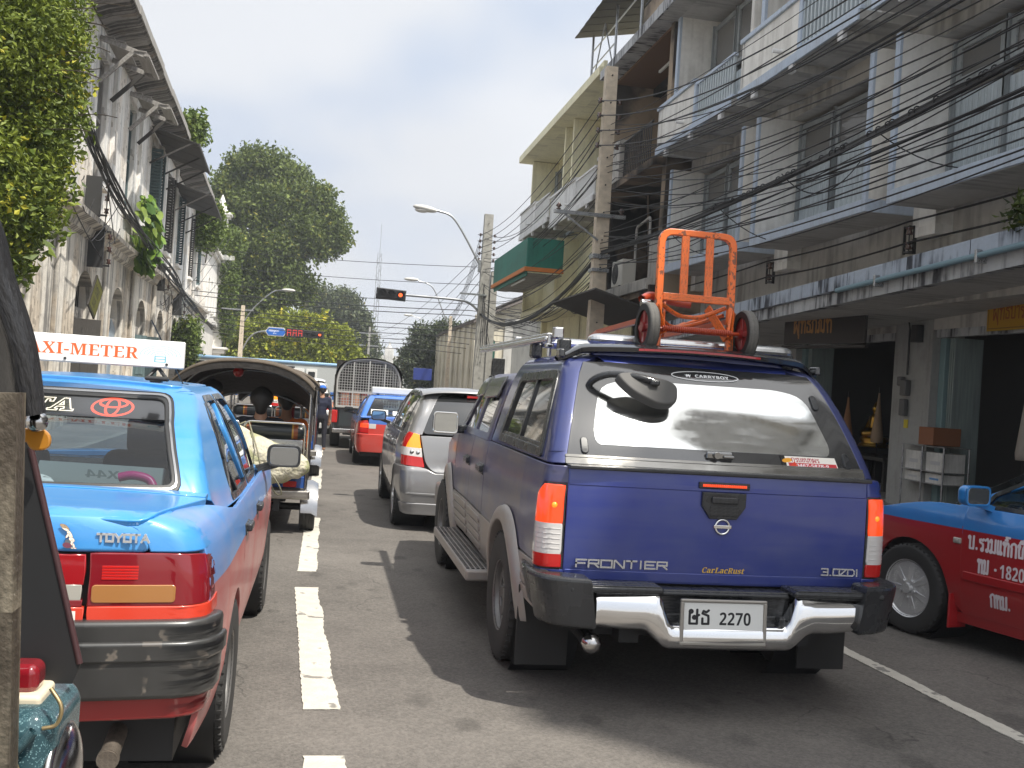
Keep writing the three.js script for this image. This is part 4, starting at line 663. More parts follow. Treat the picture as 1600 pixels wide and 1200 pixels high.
add('floor_slab', G(muv(b6(x0, x1, 6.5, 6.66, -0.3, 3)), muv(b6(x0, x1, 3.72, 3.95, -0.2, 3))), burnt, p); add('ledge', muv(r6(x0 + 0.1, x1, 3.86, 4.1, -0.25, -0.1, 0.01)), wall, p);
add('ceiling', muv(b6(x0, x1, 9.5, 9.56, 0, 1.4)), std([0.16, 0.09, 0.05], 0.9), p);
add('roof_slab', muv(r6(x0 - 0.3, x1, RF + 0.02, RF + 0.25, -0.42, 2, 0.01)), mould, p); add('roof_body', b6(x0, x1, 9.8, 11.6, 2.2, 8), wall, p);
const b=sub('balcony', p); add('parapet', muv(r6(23.0, 24.9, 6.66, 7.5, -0.32, -0.2, 0.01)), wall, b); add('cap', muv(r6(22.9, 24.95, 7.5, 7.6, -0.36, -0.16, 0.01)), wall, b);
for (let k=0; k < 16; k++) add('baluster', rod([20.8 + k * 0.13, 6.66, -0.26], [20.8 + k * 0.13, 7.5, -0.26], 0.014, 0.014, 6), M.darkmetal, b); add('rail', rod([20.7, 7.5, -0.26], [22.95, 7.5, -0.26], 0.022), M.darkmetal, b); add('charred_screen', muv(b6(21.7, 22.95, 6.7, 7.55, -0.22, -0.19)), burnt, b);
const w=sub('door', p); const org=std([0.42, 0.16, 0.06], 0.7, { map: rep(T.conc, 0.8) }); for (let k=0; k < 4; k++) add('door_panel', muv(b6(21.3 + k * 0.48, 21.3 + k * 0.48 + 0.45, 6.7, 8.05, 1.28, 1.33)), org, w); for (let k=0; k < 3; k++) add('light_frame', extr(rect(21.3 + k * 0.64, 21.3 + k * 0.64 + 0.6, 8.12, 8.95), 0.05, 0.004, [rect(21.36 + k * 0.64, 21.84 + k * 0.64, 8.18, 8.89)]).translate(0, 0, 1.28), M.greyWood, w); add('tube_lamp', r6(22.5, 23.3, 9.4, 9.46, 0.6, 0.66, 0.01), ylwW, p);
add('fallen_beam', G(bar([21, 5.9, 0.4], [24.6, 5.2, 1.6], 0.1, 0.14), bar([23.8, 4.0, 0.9], [23.2, 6.4, 0.5], 0.08, 0.1), bar([22.2, 4.0, 0.6], [22.3, 6.5, 0.9], 0.1, 0.1)), burnt, p); add('downpipe', G(rod([20.75, 4.0, 0.2], [20.75, 6.5, 0.2], 0.06), pipe([[22.6, 4.2, 0.1], [22.6, 5.5, 0.1], [21.6, 5.6, 0.1], [21.6, 5.0, 0.1]], 0.03, 0.1)), wall, p);
add('low_wall', muv(b6(20.5, 22.2, 4.1, 5.2, 0.3, 0.4)), wall, p); add('shop_wall', muv(b6(x0 - 0.3, x1, 0.1, 3.8, 1.6, 1.8)), wall, p); add('shop_shutter', G(...Array.from({ length: 16 }, (_, k)=>b6(x0 + 0.4, x1 - 0.6, 0.2 + k * 0.155, 0.34 + k * 0.155, 1.54, 1.59))), M.galv, p); add('lean_to', put(muv(bx(4.2, 0.04, 1.6)), 22.6, 3.55, -0.6, 0.28), M.darkWood, p);
const ac=thing('air_conditioner', 'white air conditioner outdoor unit on the ledge of the burnt shophouse', 'air conditioner', [RX - 0.05, 4.10, -22.95], PI / 2); add('case', rb(0.85, 0.62, 0.34, 0.02, 0, 0.33, 0), std([0.62, 0.6, 0.54], 0.5), ac); add('fan_guard', G(...[0.06, 0.12, 0.18, 0.24].map((r)=>new THREE.TorusGeometry(r, 0.006, 5, 28).translate(0.12, 0.33, -0.175))), M.darkmetal, ac); add('fan_well', cy(0.25, 0.25, 0.02, 28, 0.12, 0.33, -0.165, PI / 2), M.black, ac); add('foot', G(r6(-0.35, -0.3, 0, 0.03, -0.2, 0.2), r6(0.3, 0.35, 0, 0.03, -0.2, 0.2)), M.darkmetal, ac); ac.rotation.y=PI / 2 + PI / 2 * 0.0;}
// steel-framed roof shed over the burnt and cream units
{ const t=thing('roof_shed', 'dark corrugated roof on thin steel posts above the burnt shophouse', 'roof shed', [RX, 9.8, 0], PI / 2); const n=26; for (let k=0; k < n; k++) add('sheet', put(muv(bx(0.27, 0.025, 3.8)), 20.6 + k * 0.28, 2.15 + 0.012 * (k % 2), 1.35, -0.2), M.darkWood, t); for (const x of [20.8, 23.0, 25.2, 27.6]) { add('post', rod([x, 0, 0.0], [x, 1.85, 0.0], 0.035), M.galv, t); add('back_post', rod([x, 0, 2.6], [x, 2.4, 2.6], 0.035), M.galv, t);} add('brace', G(rod([25.2, 0.1, 0], [26.4, 1.8, 0], 0.02), rod([27.6, 0.1, 0], [26.4, 1.8, 0], 0.02), rod([23, 1.4, 0], [27.6, 1.4, 0], 0.02), rod([25.2, 0.9, 0], [27.6, 0.9, 0], 0.02)), M.galv, t); add('mesh_screen', b6(23.1, 27.5, 0.25, 1.7, 2.55, 2.58), M.tintG ?? M.black, t); add('parapet', muv(b6(17.2, 22.8, 0.05, 0.9, 0.0, 0.12)), brown, t); add('rail', rod([17.2, 1.0, 0.05], [22.8, 1.0, 0.05], 0.03), M.darkmetal, t);}
// ---------- two cream shophouses ----------
[[25.15, 30.6, 'pale yellow shophouse with white balcony parapet, next to the burnt one'], [30.75, 35.6, 'far pale yellow shophouse with the green awning box']].forEach(([x0, x1, lab], i)=>{
const p=place('cream_shophouse', lab, 0);
add('wall', muv(b6(x0, x1, 3.0, 10, D + 0.2, D + 0.4)), ylw, p);
for (const x of [x1 - 0.12, x1 - 1.2 * (i?0 : 1)]) if (x < x1) add('fin', muv(b6(x - 0.12, x + 0.02, S3 + 0.1, RF + 0.2, 0.0, D + 0.3)), ylw, p);
add('roof_slab', muv(r6(x0 - 0.05, x1 + (i?0.4 : 0.08), RF + 0.22, RF + 0.45, -0.42, 3, 0.01)), ylw, p); add('eave_band', muv(r6(x0 - 0.05, x1 + (i?0.42 : 0.085), RF + 0.42, RF + 0.62, -0.3, -0.2, 0.01)), ylw, p);
windows(sub('third_floor', p), x0 + 0.6, x1 - 0.3, S3 + 0.2, RF - 0.1, D + 0.1, { panes: 4, trans: 0.45, louvre: false });
balcony(p, x0 + 0.1, x0 + 2.2, x1 - 0.1, ylwW, ylwW, { dy: i?0.25 : -0.05, bal: ylwW });
const bw=sub('second_floor', p); add('far_fin', muv(b6(x1 - 0.2, x1 - 0.05, FB, FT, -0.05, D + 0.3)), ylw, bw); add('side_panel', muv(b6(x0 + 2.4, x1 - 0.2, FB + 0.1, FT, D - 0.1, D + 0.2)), ylw, bw); add('sill_slab', muv(r6(x0, x1 - 0.03, FB - 0.12, FB + 0.12, -0.08, D + 0.3, 0.01)), ylw, bw); windows(bw, x0 + 0.3, x0 + 2.4, FB + 0.13, FT - 0.1, D, { panes: 2, trans: 0.55 });
add('ground_wall', muv(b6(x0, x1, 0.1, FB - 0.1, 0.9, 1.2)), ylw, p); add('body', muv(b6(x0 + 0.02, x1 - 0.02, 0.1, RF + 0.3, 1.25, 9)), ylw, p); if (i) add('end_wall', muv(b6(x1 - 0.1, x1 + 0.06, 0.1, RF + 0.2, 0.7, 9)), ylw, p);
add('shop_shutter', G(...Array.from({ length: 16 }, (_, k)=>b6(x0 + 0.6, x1 - 0.6, 0.2 + k * 0.155, 0.34 + k * 0.155, 0.86, 0.9))), M.galv, p);
});
{ const t=thing('awning_box', 'green box awning with an orange stripe on the far pale yellow shophouse', 'awning', [RX, 5.0, 0], PI / 2); const gn=std([0.01, 0.21, 0.16], 0.6, { map: rep(T.conc, 0.5) }), og=std([0.55, 0.17, 0.03], 0.6); add('front_panel', rb(6.1, 1.02, 0.05, 0.01, 32.7, 0.62, -1.1), gn, t); add('side_panel', rb(0.05, 1.02, 1.1, 0.01, 29.65, 0.62, -0.55), gn, t); add('far_side_panel', rb(0.05, 1.02, 1.1, 0.01, 35.75, 0.62, -0.55), gn, t); add('stripe', G(rb(6.3, 0.13, 0.06, 0.01, 32.7, 0.18, -1.16), rb(0.06, 0.13, 1.2, 0.01, 29.60, 0.18, -0.58)), og, t); add('underside', b6(29.7, 35.7, 0.05, 0.08, -1.05, 0), M.greyWood, t); add('lamp_tube', rod([30.4, -0.05, -1.0], [32.6, -0.05, -1.0], 0.03), ylwW, t); add('lower_flap', rb(6.0, 0.12, 0.04, 0.01, 32.7, 0.05, -1.08), gn, t); for (const x of [30.5, 33, 35.3]) add('bracket', bar([x, 1.1, -1.0], [x, 1.5, 0.6], 0.04, 0.04), M.galv, t);}
// ---------- shop signs and goods ----------
{ const t=thing('shop_sign', 'dark wooden sign with gilded Thai letters under the canopy', 'sign', [RX + 0.75, 2.54, -14.5], PI / 2 + 0.3); const st=canvasTex(512, 160, (g, w, h)=>{ g.fillStyle='#1c120e'; g.fillRect(0, 0, w, h); g.fillStyle=g.strokeStyle='#9a6a2c'; thai(g, 'พุทธภัณฑ์', 62, 112, 64, 0.86, 0.15);}); add('board', rb(1.7, 0.58, 0.06, 0.012, 0, 0.3, 0), M.darkWood, t); add('print', plane(1.66, 0.54, 0, 0.3, -0.032, 0, PI, 0), std([1, 1, 1], 0.5, { map: st }), t); add('rim', G(rb(1.76, 0.05, 0.09, 0.01, 0, 0.63, 0), rb(1.76, 0.05, 0.09, 0.01, 0, -0.03, 0)), M.darkWood, t); add('hanger', G(rod([-0.7, 0.6, 0], [-0.7, 0.8, 0.1], 0.012), rod([0.7, 0.6, 0], [0.7, 0.8, 0.1], 0.012)), M.darkmetal, t);}
{ const t=thing('shop_banner', 'yellow banner with brown Thai letters above the nearest shop opening', 'banner', [RX + 1.92, 2.72, -10.7], PI / 2); const st=canvasTex(1024, 160, (g, w, h)=>{ g.fillStyle='#b08416'; g.fillRect(0, 0, w, h); g.fillStyle=g.strokeStyle='#8a4a14'; thai(g, 'พุทธบารมงทองเทพนคร', 40, 112, 60, 0.9, 0.12); g.strokeStyle='#7a5a10'; g.lineWidth=5; g.strokeRect(8, 8, w - 16, h - 16);}); add('cloth', rb(3.0, 0.48, 0.012, 0.004, 0, 0.25, 0), std([0.45, 0.30, 0.02], 0.8), t); add('print', plane(2.98, 0.46, 0, 0.25, -0.008, 0, PI, 0), std([1, 1, 1], 0.8, { map: st }), t); add('batten', rb(3.05, 0.03, 0.03, 0.006, 0, 0.5, 0), M.darkWood, t);}
{ const t=thing('electricity_meter', 'grey electricity meter boxes and conduit on the pillar between shop openings', 'meter', [RX + 1.965, 1.75, -14.05], PI / 2); add('box', G(rb(0.16, 0.24, 0.1, 0.02, 0, 0.2, -0.05), rb(0.12, 0.14, 0.09, 0.02, 0.12, 0.3, -0.05), rb(0.14, 0.26, 0.08, 0.02, 0.02, -0.1, -0.05)), std([0.10, 0.10, 0.10], 0.5), t); add('conduit', G(rod([0.0, 0.4, -0.03], [0.0, 1.1, -0.03], 0.016), tube([[0, 1.1, -0.03], [0.05, 1.25, -0.04], [0.3, 1.36, -0.04], [0.8, 1.4, -0.03]], 0.014, 16, 6), rb(0.16, 0.26, 0.12, 0.01, -0.25, 1.02, -0.06)), M.darkmetal, t); add('yellow_label', rb(0.11, 0.13, 0.006, 0.002, 0.0, -0.35, -0.003), std([0.6, 0.48, 0.03], 0.6), t);}
{ const t=thing('showcase', 'steel framed showcase of white boxes at the foot of the pillar', 'showcase', [RX + 2.0, 0.13, -13.3], PI / 2); add('frame', G(...[-0.5, 0.02, 0.52].flatMap((x)=>[rod([x, 0, -0.2], [x, 0.98, -0.2], 0.014), rod([x, 0, 0.2], [x, 0.98, 0.2], 0.014)]), ...[0.45, 0.62, 0.98].map((y)=>r6(-0.52, 0.54, y - 0.012, y, -0.22, 0.22, 0.004))), M.galv, t);}
const bxr=rngOf(4); [[-0.25, 0.62, 'white carton on the upper shelf of the showcase, street side left'], [0.28, 0.62, 'white carton on the upper shelf of the showcase, right of the other'], [-0.25, 0.45, 'flat white carton with a blue mark on the lower shelf, left'], [0.28, 0.45, 'flat white carton on the lower shelf, right']].forEach(([x, y, lab], k)=>{ const h=k < 2?0.27 : 0.14, t=thing('carton', lab, 'box', [RX + 2.0, 0.13 + y + 0.001, -13.3 - x], PI / 2 + 0.06 * (bxr() - 0.5), 'cartons in the showcase'); add('carton', rb(0.42, h, 0.34, 0.006, 0, h / 2, 0), M.signWhite ?? M.white, t); add('label_print', b6(-0.12, 0.1, h * 0.35, h * 0.55, -0.1725, -0.1705), k === 2?std([0.1, 0.25, 0.5], 0.6) : std([0.45, 0.45, 0.46], 0.6), t);});
tag(add('carton', rb(0.46, 0.26, 0.34, 0.008), std([0.25, 0.10, 0.045], 0.8), scene, [RX + 2.05, 1.25, -13.3], [0, 0.05, 0]), 'brown cardboard box on top of the showcase', 'box');
// gilded seated statues and tasselled offerings inside the shops
M.gold=std([0.55, 0.33, 0.07], 0.3, { metalness: 1 });
const statue=(pos, s, lab, m)=>{ const t=thing('seated_statue', lab, 'statue', pos, PI / 2, 'gilded statues inside the shops'); t.scale.setScalar(s); add('figure', blob([[[-0.22, 0.34, -0.12], [0.22, 0.34, -0.12], 0.09], [[-0.24, 0.33, -0.1], [0, 0.3, -0.24], 0.075], [[0.24, 0.33, -0.1], [0, 0.3, -0.24], 0.075], [[0, 0.36, 0], [0, 0.66, 0], 0.14, 0.12], [[-0.16, 0.68, 0], [0.16, 0.68, 0], 0.06], [[-0.18, 0.66, 0], [-0.2, 0.44, -0.05], 0.045], [[0.18, 0.66, 0], [0.16, 0.42, -0.12], 0.045], [[0, 0.74, 0], [0, 0.78, 0], 0.05], [[0, 0.88, 0], [0, 0.9, 0], 0.085], [[0, 0.98, 0], [0, 1.06, 0], 0.05, 0.012]], 0.04, 40), m, t); add('plinth', lathe([[0, 0], [0.36, 0], [0.33, 0.07], [0.28, 0.1], [0.32, 0.16], [0.30, 0.24], [0, 0.24]], 20), m, t); return t;};
statue([RX + 3.1, 0.75, -11.9], 0.75, 'gilded seated statue just inside the nearest shop', M.gold); statue([RX + 3.6, 0.8, -11.0], 0.6, 'smaller gilded statue deeper inside the nearest shop', M.gold); statue([RX + 3.3, 0.9, -17.2], 0.8, 'gilded statue inside the shop behind the pickup', M.gold);
for (const [x, z, l] of [[3.2, 11.5, 'dark display table inside the nearest shop'], [3.3, 17.0, 'dark display table inside the shop behind the pickup']]) { const t=thing('display_table', l, 'table', [RX + x, 0.16, -z], PI / 2); add('table_top', rb(1.8, 0.06, 0.9, 0.01, 0, 0.56, 0), M.darkWood, t); for (const a of [-0.8, 0.8]) for (const b of [-0.35, 0.35]) add('leg', b6(a - 0.03, a + 0.03, 0, 0.53, b - 0.03, b + 0.03), M.darkWood, t);}
for (const [x, z, h, c, l] of [[2.9, 12.6, 1.0, [0.5, 0.45, 0.40], 'pale pointed cloth umbrella standing in the nearest shop'], [2.9, 17.5, 0.8, [0.4, 0.2, 0.1], 'amber tasselled hanging in the shop behind the pickup'], [3.0, 16.6, 0.9, [0.42, 0.3, 0.2], 'folded ochre robe hanging in the shop behind the pickup']]) { const t=thing('hanging', l, 'hanging', [RX + x, 1.0, -z]); add('cloth', lathe([[0.015, h], [0.03, h * 0.8], [0.07, h * 0.45], [0.11, 0.1], [0.10, 0.0], [0.02, 0.02]], 12), std(c, 0.8), t); add('pole', rod([0, -0.85, 0], [0, h + 0.1, 0], 0.012), M.darkWood, t);}
// wall bobbins and service wires over the canopy
for (const [x, l] of [[12.15, 'bobbin rack on the wall above the canopy, under the gap between window boxes'], [16.4, 'bobbin rack on the wall above the canopy, nearer the orange trolley']]) { const t=thing('insulator_rack', l, 'insulators', [RX + 0.72, 3.66, -x], PI / 2); t.scale.setScalar(0.75); for (const k of [0, 1]) add('bobbin', lathe([[0.02, -0.07], [0.07, -0.06], [0.04, 0], [0.07, 0.06], [0.02, 0.07]], 10).translate(-0.06, 0.14 + k * 0.26, -0.12), M.bobbin, t); add('bracket', G(b6(-0.1, -0.07, 0, 0.5, -0.06, 0), b6(0.07, 0.1, 0, 0.5, -0.14, -0.1), rod([-0.06, 0.02, -0.12], [-0.06, 0.5, -0.12], 0.012), b6(-0.1, 0.1, 0.46, 0.49, -0.14, 0), b6(-0.1, 0.1, 0.02, 0.05, -0.14, 0)), M.darkmetal, t);}
[[4.08, 'upper'], [3.8, 'lower']].forEach(([y, n])=>{ const t=thing('wall_cable', n + ' of two service cables along the wall above the canopy', 'cable', [0, 0, 0]); add('span', wire([RX + 0.6, y + 0.15, -5], [RX + 0.6, y, -12.1], 0.06, 0.014), M.wire, t); add('span', wire([RX + 0.6, y, -12.1], [RX + 0.6, y - 0.03, -16.4], 0.05, 0.014), M.wire, t); add('span', wire([RX + 0.6, y - 0.03, -16.4], [RX + 0.4, y - 0.1, -24], 0.08, 0.014), M.wire, t);});
}
// ---------- the blue pickup with a canopy ----------
{
const PB=[0.012, 0.03, 0.24];
M.pkBlue=paint([1, 1, 1], { map: rep(dustTex(PB, [0.08, 0.10, 0.24], 0.42, 7), 0.9), metalness: 0.3, roughness: 0.36 });
M.pkSide=paint([1, 1, 1], { map: rep(dustTex([0.02, 0.03, 0.13], [0.16, 0.135, 0.125], 0.62, 31), 0.7), metalness: 0.2, roughness: 0.42, clearcoat: 0.6, clearcoatRoughness: 0.18 });
M.pkGrey=paint([1, 1, 1], { map: rep(dustTex([0.30, 0.285, 0.275], [0.33, 0.27, 0.225], 0.6, 57), 0.8), metalness: 0.35, roughness: 0.5, clearcoat: 0.4, clearcoatRoughness: 0.3 });
const filmT=tex(512, 512, (u, v)=>{ const a=fbm(u * 5, v * 30, 5, 30, 4), g=fbm(u * 60, v * 60, 60, 60, 2); return clamp(0.06 + 0.1 * sstep(0.45, 0.8, a) + 0.05 * g);}, false);
M.frit=phy([0.035, 0.035, 0.036], 0.12, { roughnessMap: null, specularIntensity: 1.4, clearcoat: 1, clearcoatRoughness: 0.05 });
M.mirrorFilm=std([0.62, 0.63, 0.62], 1, { metalness: 1, roughnessMap: filmT });
M.tint=phy([0.03, 0.03, 0.026], 0.04, { specularIntensity: 1.6, clearcoat: 1, clearcoatRoughness: 0.02 });
const P=thing('pickup_truck', 'dusty blue pickup with a mirrored canopy window, chrome bumper and grey lower cladding', 'pickup truck', [1.985, 0, -4.75]);
const W=smoothProfile([0.3, 0.87], [0.5, 0.905], [0.75, 0.925], [1.0, 0.92], [1.18, 0.895], [1.3, 0.87]);
const taper=(z)=>0.09 * sstep(-3.4, -4.8, z) + 0.02 * sstep(-1.5, -3, z);
const S=skin({ W, zr: (y)=>0.012 - 0.1 * (y - 0.9) ** 2, r: 0.075, bow: 0.025, taper, Wref: 0.925 });
const F=skin({ W, zr: (y)=>4.72 - 0.5 * (y - 0.6) ** 2, r: 0.16, bow: 0.1, taper: (z, y)=>taper(z), front: true, Wref: 0.925 });
const RA=-0.87, FA=-3.82, C={ center: [0, 0.8, -2.2] };
// dark inner shell, bed floor and chassis
add('chassis', G(b6(-0.78, 0.78, 0.55, 1.1, -1.75, -0.06), b6(-0.8, 0.8, 0.42, 1.08, -4.5, -1.9), b6(-0.6, 0.6, 0.34, 0.6, -4.4, -0.1), rod([-0.7, 0.37, RA], [0.7, 0.37, RA], 0.06), cy(0.16, 0.16, 0.24, 16, 0, 0.37, RA), rod([-0.4, 0.42, 0.0], [-0.4, 0.42, -1.4], 0.05)), M.black, P);
// tailgate
const tg=add('tailgate', patch(S, rect(-0.79, 0.79, 0.625, 1.172, 0.012), { ...onEnd(S), ...C, h: 0.08, th: 0.04, bev: 0.006 }), M.pkBlue, P);
add('lower_strip', patch(S, rect(-0.785, 0.785, 0.632, 0.672, 0.004), { ...onEnd(S), ...C, off: 0.004, h: 0.1, th: 0.01, bev: 0.003 }), M.pkBlue, tg);
add('crease', patch(S, rect(-0.785, 0.785, 1.09, 1.165, 0.004), { ...onEnd(S), ...C, off: 0.003, h: 0.1, th: 0.01, bev: 0.006 }), M.pkBlue, tg);
add('top_rail', r6(-0.80, 0.80, 1.166, 1.186, -0.05, 0.022, 0.006), M.blackPlastic, tg);
const hz=0.014;
add('handle', G(extr([[-0.115, 0.07], [0.115, 0.07], [0.115, 0.0], [0.07, -0.062], [-0.07, -0.062], [-0.115, 0.0]], 0.02, 0.004).translate(0, 1.015, hz - 0.006), r6(-0.07, 0.07, 1.03, 1.065, hz + 0.01, hz + 0.03, 0.008), r6(-0.075, 0.075, 0.968, 1.02, hz + 0.008, hz + 0.018, 0.004)), M.blackPlastic, tg);
add('emblem', G(new THREE.TorusGeometry(0.036, 0.0065, 8, 28).translate(0, 0.915, hz + 0.006), r6(-0.047, 0.047, 0.906, 0.924, hz + 0.002, hz + 0.012, 0.003)), M.chrome, tg);
add('stop_lamp', G(r6(-0.135, 0.135, 1.101, 1.135, hz - 0.006, hz + 0.008, 0.006)), M.blackPlastic, tg);
const sl=[]; for (let i=0; i < 22; i++) sl.push(r6(-0.116 + i * 0.0106, -0.1075 + i * 0.0106, 1.111, 1.125, hz, hz + 0.012, 0.002)); add('stop_lens', G(sl), M.lampOn, tg);
M.badge=std([0.62, 0.63, 0.66], 0.25, { metalness: 0.85 });
add('lettering', G(ribbon('FRONTIER', -0.735, 0.693, 0.05, 0.034, 0.0125, 0.0085, 0.006, { I: 0.4, O: 1.1 }), ribbon('3.0', 0.555, 0.69, 0.034, 0.032, 0.008, 0.007, 0.006, { '.': 0.4 }), ribbon('ZDi', 0.655, 0.69, 0.036, 0.032, 0.008, 0.007, 0.006, { i: 0.35 })).translate(0, 0, 0.003), M.badge, tg);
const stk=canvasTex(512, 128, (g, w, h)=>{ g.clearRect(0, 0, w, h); g.fillStyle='#d8b040'; g.font='italic bold 84px serif'; g.textAlign='center'; g.fillText('CarLacRust', w / 2, 92);});
add('sticker', decal(S, 0.02, 0.675 + 0.02, 0.235, 0.058, { n: 4, off: 0.002, ...C }), std([1, 1, 1], 0.5, { map: stk, transparent: true, alphaTest: 0.4 }), tg);
// bed sides, lamps
const lampOut=(s, d=0)=>mixed(S, [['r', 0.797 + d, 0.672 + d], ['q', S.corner + S.al + 0.03 - d, 0.672 + d], ['q', S.corner + S.al + 0.035 - d, 0.85], ['q', S.corner + S.al + 0.02 - d, 1.03], ['q', S.corner + S.al * 0.75 - d, 1.092 - d], ['r', 0.797 + d, 1.092 - d]], s);
const arch=(z, r, n=16, y=0.36)=>arc(z, y, r, PI, 0, n);
for (const s of [-1, 1]) {
const m={ map: (p)=>[S.side(p[0], p[1], s), p[1]] };
const zc=-0.1 - 0.03;
// bed side: from the lamp forward to the cab, upper and lower parts
const pQ=(pts)=>pts.map(([z, y])=>[S.side(z, y, s), y]);
const up=[...mixed(S, [['r', 0.797, 1.097], ['r', 0.797, 1.172]], s), ...pQ([[-1.83, 1.178], [-1.83, 0.70]]), ...pQ(arc(RA, 0.38, 0.47, PI - 0.75, 0.75, 12).filter((p)=>p[1] > 0.7)), ...pQ([[-0.16, 0.70]]), ...mixed(S, [['q', S.corner + S.al + 0.036, 0.70], ['q', S.corner + S.al + 0.041, 0.85], ['q', S.corner + S.al + 0.026, 1.035], ['q', S.corner + S.al * 0.75, 1.098]], s)];
const bs=add('bed_side', patch(S, up, { ...C, h: 0.07, th: 0.03, bev: 0.005 }), s < 0?M.pkSide : M.pkBlue, P);
add('rear_corner', patch(S, mixed(S, [['r', 0.797, 0.612], ['q', S.corner + S.al + 0.03, 0.612], ['q', S.corner + S.al + 0.03, 0.667], ['r', 0.797, 0.667]], s), { ...C, h: 0.05, th: 0.03, bev: 0.004 }), M.pkBlue, bs);
add('lower_cladding', patch(S, [[-0.115, 0.46], [-0.115, 0.69], ...arc(RA, 0.38, 0.47, 0.7, 0.2, 5), [-0.42, 0.46]], { ...C, ...m, h: 0.06, th: 0.02, off: 0.006 }), M.pkGrey, bs);
for (const y of [0.5, 0.555, 0.61]) add('cladding_rib', patch(S, rect(-0.38 - (0.61 - y) * 0.25, -0.13, y, y + 0.03, 0.008), { ...C, ...m, h: 0.06, th: 0.02, off: 0.016, bev: 0.006 }), M.pkGrey, bs);
add('lower_cladding', patch(S, [[-1.835, 0.42], [-1.835, 0.69], ...arc(RA, 0.38, 0.47, PI - 0.72, PI - 0.1, 6)], { ...C, ...m, h: 0.06, th: 0.02, off: 0.006 }), M.pkGrey, bs);
// tail lamp: amber-lit top, clear middle, red foot, in a dark surround
const lamp=sub('tail_lamp', P);
add('surround', patch(S, lampOut(s, 0), { ...C, h: 0.04, th: 0.03, off: -0.004, bev: 0.004 }), M.blackPlastic, lamp);
const cutL=(y0, y1)=>{ const o=lampOut(s, 0.014), lo=[], n=o.length; const clip=(poly, keep, yy)=>{ const r=[]; poly.forEach((p, i)=>{ const q=poly[(i + 1) % poly.length], a=keep(p[1]), b=keep(q[1]); if (a) r.push(p); if (a !== b) { const t=(yy - p[1]) / (q[1] - p[1]); r.push([mix(p[0], q[0], t), yy]);} }); return r;}; return clip(clip(dens(o, 0.05), (y)=>y >= y0, y0), (y)=>y <= y1, y1);};
for (const [y0, y1, mm, nm] of [[0.66, 0.745, M.lensRed, 'red_lens'], [0.748, 0.894, M.lensClear, 'clear_lens'], [0.897, 1.1, M.lampOn, 'lit_lens']]) add(nm, patch(S, cutL(y0, y1), { ...C, h: 0.03, th: 0.02, off: 0.006, bev: 0.007 }), mm, lamp);
const gl=[]; for (let i=1; i < 6; i++) gl.push(patch(S, mixed(S, [['r', 0.82, 0.748 + i * 0.024], ['q', S.corner + S.al, 0.748 + i * 0.024], ['q', S.corner + S.al, 0.751 + i * 0.024], ['r', 0.82, 0.751 + i * 0.024]], s), { ...C, h: 0.04, th: 0.004, off: 0.0075, bev: 0.001 })); add('lens_rib', G(gl), M.lensClear, lamp);
add('bulb_glow', put(new THREE.SphereGeometry(0.017, 10, 8), ...(()=>{ const p=S(s * (S.corner + 0.01), 0.985); return [p[0], p[1], p[2] - 0.004];})()), M.lampOnAmber, lamp);
// doors
const door=(z0, z1, arcs)=>{ };
const rd=add('door', patch(S, [[-1.845, 1.178], [-2.575, 1.19], [-2.575, 0.70], [-1.845, 0.70]], { ...C, ...m, h: 0.09, th: 0.02, gap: 0.003 }), s < 0?M.pkSide : M.pkBlue, P);
const fd=add('door', patch(S, [[-2.585, 1.19], [-3.42, 1.185], [-3.42, 0.70], [-2.585, 0.70]], { ...C, ...m, h: 0.09, th: 0.02, gap: 0.003 }), s < 0?M.pkSide : M.pkBlue, P);
for (const [d, a, b] of [[rd, -1.845, -2.575], [fd, -2.585, -3.40]]) {
const a2=d === rd?a - 0.0 : a; const lo=d === rd?[...arc(RA, 0.38, 0.5, PI * 0.93, PI * 0.99, 2).map(([z, y])=>[min(z - 0.45, a), y])] : [];
add('lower_cladding', patch(S, [[a, 0.42], [b, 0.42], [b, 0.69], [a, 0.69]], { ...C, ...m, h: 0.1, th: 0.02, off: 0.006, gap: 0.003 }), M.pkGrey, d);
for (const y of [0.455, 0.515, 0.575, 0.635]) add('cladding_rib', patch(S, rect(b + 0.05, a - 0.05, y, y + 0.032, 0.008), { ...C, ...m, h: 0.12, th: 0.02, off: 0.017, bev: 0.007 }), M.pkGrey, d);
const hp=S(S.side(a - 0.12, 0.99, s), 0.99);
add('handle', G(rb(0.03, 0.045, 0.19, 0.01, hp[0] + s * 0.016, 0.99, hp[2]), rb(0.02, 0.075, 0.2, 0.01, hp[0] + s * 0.0, 0.985, hp[2])), M.blackPlastic, d);
}
// front wing
add('front_wing', patch(S, [[-3.435, 1.18], [-4.35, 1.06], [-4.62, 0.98], [-4.62, 0.7], ...arc(FA, 0.38, 0.45, PI - 0.8, 0.8, 10), [-3.435, 0.70]], { ...C, ...m, h: 0.09, th: 0.02, gap: 0.002 }), s < 0?M.pkSide : M.pkBlue, P);
// wheel-arch flares: bulging grey strips
for (const ax of [RA, FA]) {
const gs=[], n=22, ro=0.505, ri=0.415, A=(k)=>mix(PI * 1.06, -PI * 0.06, k / n), ringV=[];
for (let k=0; k <= n; k++) { const a=A(k), row=[]; for (const [f, o] of [[0, 0.006], [0.12, 0.035], [0.5, 0.05], [0.85, 0.052], [1, 0.04], [1.02, -0.12]]) { const rr=mix(ro, ri, f), z=ax + rr * cos(a), y=max(0.33, 0.37 + rr * sin(a)); const p=S(S.side(z, y, s), y); row.push([p[0] + s * o, y, p[2]]);} ringV.push(row);}
